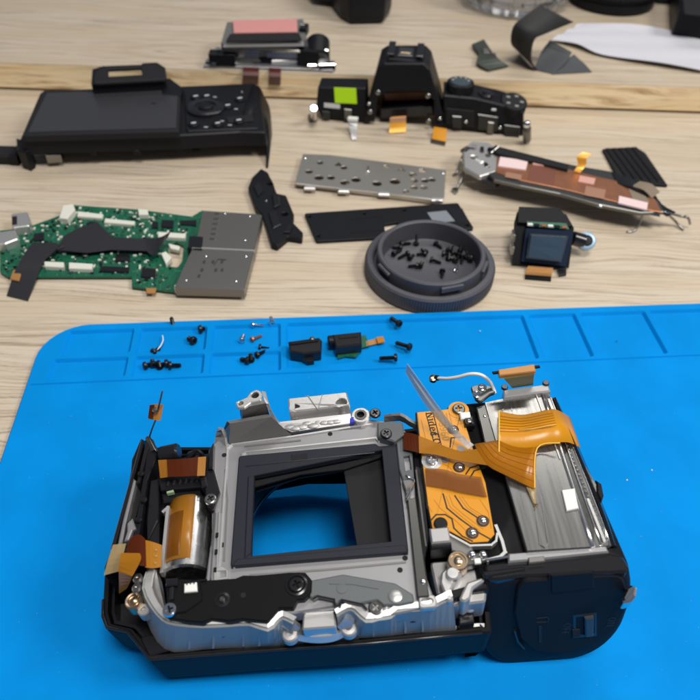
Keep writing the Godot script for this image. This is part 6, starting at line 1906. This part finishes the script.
	s = sh().sheet([Vector3(36.4, 14, -4.7), Vector3(41.8, 14.6, -1), Vector3(45.2, 13, 4.3)], [Vector3(30.2, 14.4, 1.5), Vector3(35.3, 15, 6.2), Vector3(38.7, 13.4, 11.3)], 0.5, 3)
	obj("tail_tape", s, mats.tape_brown, b)
	put("tail_screw", dome(1.6, 1.2), mats.chrome, b, [Vector3(9.9, 11, 17.2)][0])
	put("tail_screw", dome(1.2, 1.0), mats.steel, b, [Vector3(56.2, 8, 20.3)][0])
	s = sh().sheet([Vector3(1.6, 13.6, -13.7), Vector3(3.4, 17, -15.6), Vector3(1.9, 21, -16.2), Vector3(5.2, 23, -18.4)], [Vector3(4.6, 13.6, -11.8), Vector3(7.7, 17, -14.8), Vector3(7.4, 21, -15.4), Vector3(10.5, 22, -18.3)], 0.3, 4)
	obj("amber_flex", s, mats.amber_bright, b)
	# ridged black cover behind it
	b = thing("ridged_cover", "flat black ridged cover lying behind the copper frame's right end", "cover", Transform3D(Basis(Vector3(1.0000, 0.0000, -0.0000), Vector3(0.0000, 1.0000, 0.0000), Vector3(0.0000, -0.0000, 1.0000)), Vector3(0.1700, 0.0000, -0.3806)))
	s = sh().plate([-15.9, -18.8, 6.4, -22.2, 10.2, -15.6, 12.8, 21.5, -10.2, 19.7, -14.7, 14.4], 0.3, 2.0, 0.3)
	obj("cover_plate", s, mats.matte, b)
	var a0 := [Vector3(-14.5, 2, -18.5)][0] as Vector3
	var a1 := [Vector3(6.5, 2, -21.9)][0] as Vector3
	var b0 := [Vector3(-10.1, 2, 17.7)][0] as Vector3
	var b1 := [Vector3(11.8, 2, 19.6)][0] as Vector3
	for k in 5:
		var u := a0.lerp(a1, k / 5.0)
		var v := a0.lerp(a1, (k + 0.9) / 5.0)
		var w := b0.lerp(b1, (k + 0.9) / 5.0)
		var x := b0.lerp(b1, k / 5.0)
		obj("cover_slat", sh().plate([u.x, u.z, v.x, v.z, w.x, w.z, x.x, x.z], 1.8, 2.7, 0.3), mats.black, b)


func circuit_board() -> void:
	var b := thing("circuit_board", "green circuit board with two steel card slots and a black flat cable across it", "circuit board", Transform3D(Basis(Vector3(1.0000, 0.0000, -0.0000), Vector3(0.0000, 1.0000, 0.0000), Vector3(0.0000, -0.0000, 1.0000)), Vector3(-0.1112, 0.0000, -0.2716)))
	var s := sh().plate([-71.6, -19.3, -60.1, -21.8, -45.5, -34.5, -45.6, -45, -5.9, -42.7, 24.1, -37.9, 28.4, -43.8, 61.2, -42, 60.7, -10.7, 61.2, 23.6, 27.2, 24, 6.7, 21.5, 4.9, 14, -53.7, 17.3, -58.9, 13.7], 1.2, 2.4, 0.1, [Shape.rounded([16.8, -11.6, 20.2, -15.2, 24.9, -12, 26.5, 1.1, 25.4, 5.9, 21.4, 5.4], 1.0, 2)])
	obj("board", s, mats.pcb, b)
	for q in [[[31.4, -35.3, 62.6, -33.5, 62.3, -2.3, 32.6, -3], 8.0], [[31.4, -3.5, 62.1, -3.2, 61.1, 26.4, 28.7, 26.7], 7.2]]:
		var k := obj("card_slot", sh().plate(Shape.rounded(q[0], 0.5, 2), 2.3, q[1], 0.3), mats.slot_steel, b)
	for k in 6:
		var q: Vector3 = [Vector3(39, 8, -32.7), Vector3(39.3, 8, -28.1), Vector3(39.5, 8, -23.6), Vector3(39.7, 8, -19.2), Vector3(39.9, 8, -14.9), Vector3(40.1, 8, -10.6)][k]
		obj("slot_spring", sh().box(q, Vector3(2.6, 0.5, 1.3), 0.15), mats.dark_steel, b)
		obj("spring_tip", sh().box(q + Vector3(1.9, 0.1, 0), Vector3(1.2, 0.6, 1.0), 0.15), mats.chrome_soft, b)
	for k in 7:
		var q: Vector3 = [Vector3(39.1, 7.2, 7.1), Vector3(39.2, 7.2, 13.3), Vector3(43.4, 7.2, 6.9), Vector3(45.8, 7.2, 12.9), Vector3(47.7, 7.2, 6.6), Vector3(48.7, 7.2, 12.8), Vector3(38.6, 7.2, 17.9)][k]
		obj("slot_spring", sh().box(q, Vector3(1.2, 0.5, 2.4), 0.12), mats.dark_steel, b)
	s = line(sh(), [32, -2.8, 62.2, -2.1], 0.9, 7.0, 8.3)
	obj("slot_seam", s, mats.bright, b)
	for q in [[Vector3(43.1, 8, -33.4)][0], [Vector3(56.4, 8, -31.9)][0], [Vector3(56.6, 8, -10.8)][0], [Vector3(39.2, 7.2, 2.3)][0], [Vector3(58.6, 7.2, 1.2)][0], [Vector3(56.5, 7.2, 20.6)][0], [Vector3(33.1, 7.2, 21.1)][0]]:
		put("slot_dimple", dome(0.7, 0.35), mats.chrome_soft, b, q)
	s = line(sh(), [44.3, 9.4, 45.5, 4.6, 49.4, 4.8], 0.4, 7.1, 7.45)
	obj("slot_emboss", s, mats.dark_steel, b)
	s = sh().plate([28.3, -12.5, 35.4, -12.1, 36.6, -2.1, 29.2, -2.5], 4.0, 8.4, 0.4)
	obj("slot_cheek", s, mats.gloss, b)
	s = sh().plate([27.5, 22.3, 60.1, 22, 60.5, 24.9, 28.1, 25.2], 2.3, 5.2, 0.3)
	obj("slot_mouth", s, mats.cream, b)
	for q in [[[-44.3, -39.2, -39.3, -40.4, -36.9, -35.8, -38.2, -26.5, -42.6, -27.2], 6.0, 0], [[-36.1, -36.8, -22.2, -34.9, -21.8, -31.2, -35.2, -32.2], 4.0, 0], [[-20.2, -31.3, -4, -29.5, -3.7, -26.3, -19.7, -27.6], 4.0, 0], [[-4.8, -39.7, 0.6, -39.1, 2.2, -34.5, -3, -34.2], 5.0, 0], [[10.1, -20.5, 24.7, -19.6, 25, -15.7, 11.1, -16.2], 4.4, 0], [[-39.3, 7.4, -29.4, 7.6, -28.2, 11.5, -37.5, 11.2], 4.6, 0], [[-27, 7.5, -15.2, 8, -14.5, 12.2, -25.6, 12.1], 4.6, 0], [[15.7, -2.2, 17.8, -3.9, 21.7, 0.7, 20, 6.4], 4.6, 0], [[17.2, -11.4, 23.7, -9.3, 23.9, -5.9, 19.1, -7.3], 4.0, 0], [[-11.7, 8.2, 2.4, 8.2, 2.9, 12, -11.1, 12.1], 3.6, 1], [[19, -32.7, 27.4, -33.3, 28.2, -28.7, 19.8, -29.1], 3.4, 2], [[-52.8, 12.8, -48.1, 12.6, -47, 20.9, -51.7, 19.6], 3.0, 3], [[13.6, 22.7, 18.7, 22.5, 19, 26.1, 14.9, 26.3], 3.0, 3]]:
		obj(["white_socket", "black_socket", "chip", "gold_tab"][q[2]], sh().plate(q[0], 2.3, q[1], 0.3), [mats.cream, mats.gloss, mats.gloss, mats.bronze_amber][q[2]], b)
	for q in [[[-67.1, -27.3, -59.6, -29.6, -55.8, -23.4, -54.2, -17.3, -62, -15.1], 7.5], [[-70.7, -11.7, -60.7, -14.9, -56.5, -7.4, -61.3, -3, -66.9, -1.8], 6.5]]:
		obj("steel_port", sh().plate(Shape.rounded(q[0], 0.6, 2), 2.3, q[1], 0.5), mats.bright, b)
	obj("port_mouth", sh().plate([-65.6, -24.6, -63.2, -25.2, -60.5, -17.8, -62.8, -17.2], 3.4, 7.7, 0.2), mats.matte, b)
	for q in [[9.4, -32.7, 15.8, -32.2, 16.6, -25.9, 10.2, -26.4], [-6.9, -2.2, 0.2, -1.8, 1.1, 3.8, -5.9, 3.4], [8.5, 8.1, 15.4, 8.5, 16.5, 15.4, 9.6, 15], [-52.7, -16.4, -48, -17.6, -46, -11.6, -50.7, -10.5], [-28.6, -28.6, -24.5, -28.8, -23.2, -24.4, -27.3, -24.1], [4.6, -30.6, 7.7, -30.8, 8.9, -25.4, 5.8, -25.2]]:
		obj("chip", sh().plate(q, 2.3, 3.4, 0.15), mats.gloss, b)
	# the tiny parts soldered all over the board
	var small := {0: sh(), 1: sh(), 2: sh()}
	var area := Shape.ring([-69.6, -16.8, -44.6, -31.8, -43.7, -42.2, -5.5, -40.8, 23.6, -35, 26, -22.5, 12.5, -13, 16.4, 4.8, 22.9, 7.6, 24.7, 21.2, 7.3, 19.9, 5.5, 12.5, -53.6, 15, -59.1, 10.7])
	var n := 0
	while n < 620:
		var p := Vector2(rng.randf_range(-75, 40), rng.randf_range(-48, 30))
		if not Geometry2D.is_point_in_polygon(p, area):
			continue
		var k := rng.randi() % 3
		var w := rng.randf_range(0.5, 1.7)
		small[k].at(Transform3D(Basis.from_euler(Vector3(0, PI / 2 * (rng.randi() % 2), 0)), Vector3(p.x, 2.7, p.y))).box(Vector3.ZERO, Vector3(w, 0.8, w * 0.6), 0.1)
		n += 1
	for k in 3:
		var o := obj("tiny_components", small[k], [mats.cream, mats.gloss, mats.steel][k], b)
		o.set_meta("kind", "stuff")
	# black flat cable, folded over the board and hanging off its near edge
	var up: Array = [Vector3(-36.9, 5, -2.7), Vector3(-34.7, 6.5, -14.3), Vector3(-29, 7, -19.2), Vector3(-22, 7.5, -23.8), Vector3(-11.8, 6.5, -12.2), Vector3(6, 6, -13.1), Vector3(13.3, 7, -13), Vector3(18.5, 8, -15.3)]
	s = sh().plate([-35.5, -0.6, -35.3, -12.4, -31.1, -18.7, -22.3, -25.5, -11.1, -12.9, 6.2, -12.3, 9.5, -2.4, -9.2, -2.2, -20.2, 0.9], 5.2, 5.6, 0.05)
	obj("flat_cable", s, mats.cable, b)
	s = sh().sheet([Vector3(5.5, 5.6, -12.8), Vector3(11.7, 7, -11.2), Vector3(15.7, 9, -10.3), Vector3(19.7, 11, -12)], [Vector3(8.4, 5.6, -2.5), Vector3(12.9, 6, 1.5), Vector3(15.6, 8, -3.4), Vector3(18.4, 9, -9.7)], 0.4, 3)
	obj("cable_end", s, mats.cable, b)
	s = sh().sheet([Vector3(-47.8, 6.6, -4), Vector3(-49.1, 6, 2.6), Vector3(-49.9, 5, 9.3), Vector3(-51.2, 2.4, 16.1), Vector3(-50.3, 0.3, 29.1)], [Vector3(-33.9, 6.6, -2.4), Vector3(-36.1, 6, 3.5), Vector3(-38.5, 5, 8.6), Vector3(-39.6, 2.4, 16.2), Vector3(-39.4, 0.3, 32.1)], 0.4, 4)
	obj("cable_tail", s, mats.cable, b)
	s = sh().plate([-48.8, -4.8, -37.1, -5.5, -32.1, -2.5, -35.2, 0.2, -46.4, -0.8], 5.8, 6.4, 0.1)
	obj("cable_fold", s, mats.cable, b)


func build_mat_things() -> void:
	# dust on the mat
	var dust := sh()
	for k in 150:
		var v := Vector3(rng.randf_range(-125, 150), 3.0, rng.randf_range(38, 170))
		dust.at(Transform3D(Basis.from_euler(Vector3(0, rng.randf() * 3, 0)), v)).box(Vector3(0, 0.06, 0), Vector3(rng.randf_range(0.12, 0.5), 0.12, 0.14), 0.02)
	obj("mat_dust", dust, mats.dust, get_node("silicone_work_mat")).set_meta("kind", "stuff")
	# two audio jacks taken out of the body
	var b := thing("black_jack_block", "small glossy black connector block on the mat, left of the one with green board", "connector", Transform3D(Basis(Vector3(1.0000, 0.0000, -0.0000), Vector3(0.0000, 1.0000, 0.0000), Vector3(0.0000, -0.0000, 1.0000)), Vector3(-0.0196, 0.0015, -0.2125)))
	var s := sh().plate([-7.1, 0.9, 6, -2.3, 7.4, -0.5, 7.4, 6.2, -0.2, 7.8, -5.7, 6.9], 0.8, 6.0, 0.5)
	obj("block", s, mats.gloss, b)
	s = sh().plate([-0.1, 4.2, 4.2, 4, 4.5, 8.8, 1.6, 9.5, -0.7, 7.8], 0.2, 3.0, 0.4)
	obj("block_foot", s, mats.gloss, b)
	s = sh().plate([-6.2, 2, 5.7, -0.8, 5.8, 0.7, -6, 3.5], 5.8, 6.8, 0.3)
	obj("block_ridge", s, mats.black, b)
	put("block_stud", dome(1.2, 0.9), mats.dark_steel, b, [Vector3(3.1, 6.6, -0.2)][0])
	b = thing("jack_on_board", "black socket on a scrap of green board with an amber flex tail, on the mat", "connector", Transform3D(Basis(Vector3(1.0000, 0.0000, -0.0000), Vector3(0.0000, 1.0000, 0.0000), Vector3(0.0000, -0.0000, 1.0000)), Vector3(-0.0024, 0.0015, -0.2190)))
	s = sh().plate([-3.4, 4.1, 5.8, 2.4, 6.7, 7.9, 5, 11.1, 0.7, 10.7, -2.7, 12], 0.5, 1.5, 0.1, [])
	obj("board_scrap", s, mats.pcb, b)
	s = sh().plate([5.7, -2, 9.2, -2.9, 10.6, 4, 6.7, 5.5], 0.5, 1.5, 0.1)
	obj("board_scrap", s, mats.pcb, b)
	s = sh().plate([-5.7, 2.7, 6.9, 0.2, 7.4, 8.2, -3.6, 10.6], 1.4, 6.6, 0.6)
	obj("socket", s, mats.gloss, b)
	s = sh().soft(true).rod([Vector3(-4.7, 4.2, 4.5)][0], [Vector3(-7.3, 4.2, 5)][0], 2.6, 18, 0.4)
	obj("socket_mouth", s, mats.black, b)
	s = sh().plate([-2.6, 4.1, 5.6, 2.5, 5.6, 4, -2.5, 5.7], 6.4, 7.1, 0.2)
	obj("socket_ridge", s, mats.matte, b)
	for k in 3:
		put("solder_dot", dome(0.5, 0.4), mats.chrome, b, [Vector3(-1.1, 1.5, 9), Vector3(1.5, 1.5, 8.3), Vector3(4.1, 1.5, 6.9)][k])
	s = sh().sheet([Vector3(9.3, 1.6, 1.2), Vector3(12.8, 1, -0.9), Vector3(15.4, 1.6, -2)], [Vector3(9.7, 1.6, 4.3), Vector3(13.3, 1, 2.3), Vector3(17.2, 1.4, 1.2)], 0.25, 3)
	obj("amber_tail", s, mats.bronze_amber, b)
	s = sh().plate([13.7, -0.9, 16.8, -1.7, 17.6, 1.7, 14.5, 2.8], 1.6, 2.2, 0.1)
	obj("tail_plug", s, mats.amber_deep, b)
	# screws in and beside the compartments
	var list := [
		["black screw standing on its head, nearest the mat's left far corner", Vector3(-79.8, 1.5, -224.8), 3.2, 1.3, 1.0, 1, 0],
		["stubby black screw lying right of the pair in the upper second compartment", Vector3(-66.2, 1.5, -221.6), 1.6, 1.5, 0.4, 0, 0],
		["short black screw lying in the second compartment column, left of the stubby one", Vector3(-68.9, 1.5, -214.4), 2.4, 1.5, 2.5, 0, 0],
		["dark screw with the white fibre across it", Vector3(-83.9, 1.5, -206.9), 2.4, 1.3, 1.0, 0, 0],
		["leftmost black screw of the row of five on the left", Vector3(-85.4, 1.5, -198.5), 2.4, 1.35, 0.6, 0, 0],
		["second black screw from the left in the row of five", Vector3(-82.7, 1.5, -199.5), 2.4, 1.3, 2.0, 0, 0],
		["middle black screw of the row of five", Vector3(-80, 1.5, -198.8), 2.4, 1.3, 1.2, 1, 0],
		["fourth black screw from the left in the row of five", Vector3(-77.6, 1.5, -199.8), 2.4, 1.4, 3.4, 0, 0],
		["rightmost black screw of the row of five", Vector3(-74.9, 1.5, -199), 3.2, 1.4, 0.2, 0, 0],
		["pale silver screw lying farthest left of the silver group", Vector3(-43.6, 1.5, -226), 4.0, 1.1, 0.1, 0, 1],
		["silver screw pointing away, farthest right of the silver group", Vector3(-35.6, 1.5, -227.7), 4.0, 1.2, 1.8, 0, 1],
		["upright silver screw at the left of the lower silver pair", Vector3(-47.6, 1.5, -216.1), 3.6, 1.1, 1.5, 0, 1],
		["copper coloured screw lying slanted beside an upright silver one", Vector3(-42.9, 1.5, -217), 4.0, 1.0, 0.7, 0, 2],
		["black screw lying flat alone above the black cluster of three", Vector3(-38.7, 1.5, -211.6), 3.2, 1.2, 0.0, 0, 0],
		["black screw of the cluster, its shaft pointing up right", Vector3(-39.5, 1.5, -207.3), 4.0, 1.2, 0.8, 0, 0],
		["lowest left black screw of the cluster of three", Vector3(-43.8, 1.5, -203.5), 2.4, 1.4, 2.8, 0, 0],
		["middle black screw of the cluster of three", Vector3(-42.2, 1.5, -204.7), 2.4, 1.3, 1.3, 1, 0],
		["long black screw lying highest of the three right of the jacks", Vector3(21.3, 3.1, -228.3), 4.8, 1.4, 2.2, 0, 0],
		["long black screw slanting down right, middle of three beside the amber tail", Vector3(25.3, 3.1, -213.5), 5.6, 1.4, 2.6, 0, 0],
		["long black screw lying level, lowest of the three beside the amber tail", Vector3(19, 3.1, -206.5), 5.6, 1.4, 3.1, 0, 0],
	]
	for q in list:
		var o := screw_thing(q[2] * 1.2, q[3] * 1.25, [mats.screw_black, mats.chrome, mats.copper][q[6]], q[0], "loose screws on the blue mat")
		lay(o, q[1], q[4], q[3] * 1.25, q[5] == 1)
	var f := sh().soft(true).tube([Vector3(-84.8, 2.5, -205.9), Vector3(-82.9, 3.2, -207.7), Vector3(-81.7, 3.6, -210.4), Vector3(-81.6, 3.4, -213.7), Vector3(-82.6, 3, -216.9)], 0.28, 6)
	tag(obj("white_fibre", f, mats.white_plastic), "short curved white fibre lying in the upper left compartment", "fibre")
	var specks := [Vector3(58.4, 2.2, -227.8), Vector3(105.6, 2.2, -220.5), Vector3(119.4, 2.2, -224.4), Vector3(104.1, 3.1, -149), Vector3(114.7, 3.1, -153.9)]
	for i in specks.size():
		var c := sh().box(Vector3.ZERO, Vector3(0.55, 0.2, 0.4), 0.05).mesh()
		var o := put("lint_speck", c, [mats.white_plastic, mats.blade, mats.blade, mats.white_plastic, mats.white_plastic][i], self, specks[i], Basis.from_euler(Vector3(0, i * 1.3, 0)))
		tag(o, ["white speck of lint in the long compartment right of the screws", "dark speck in the second narrow compartment at right", "dark speck in the third compartment at right", "white speck of lint right of the battery box", "white speck of lint nearest the right edge"][i], "lint")
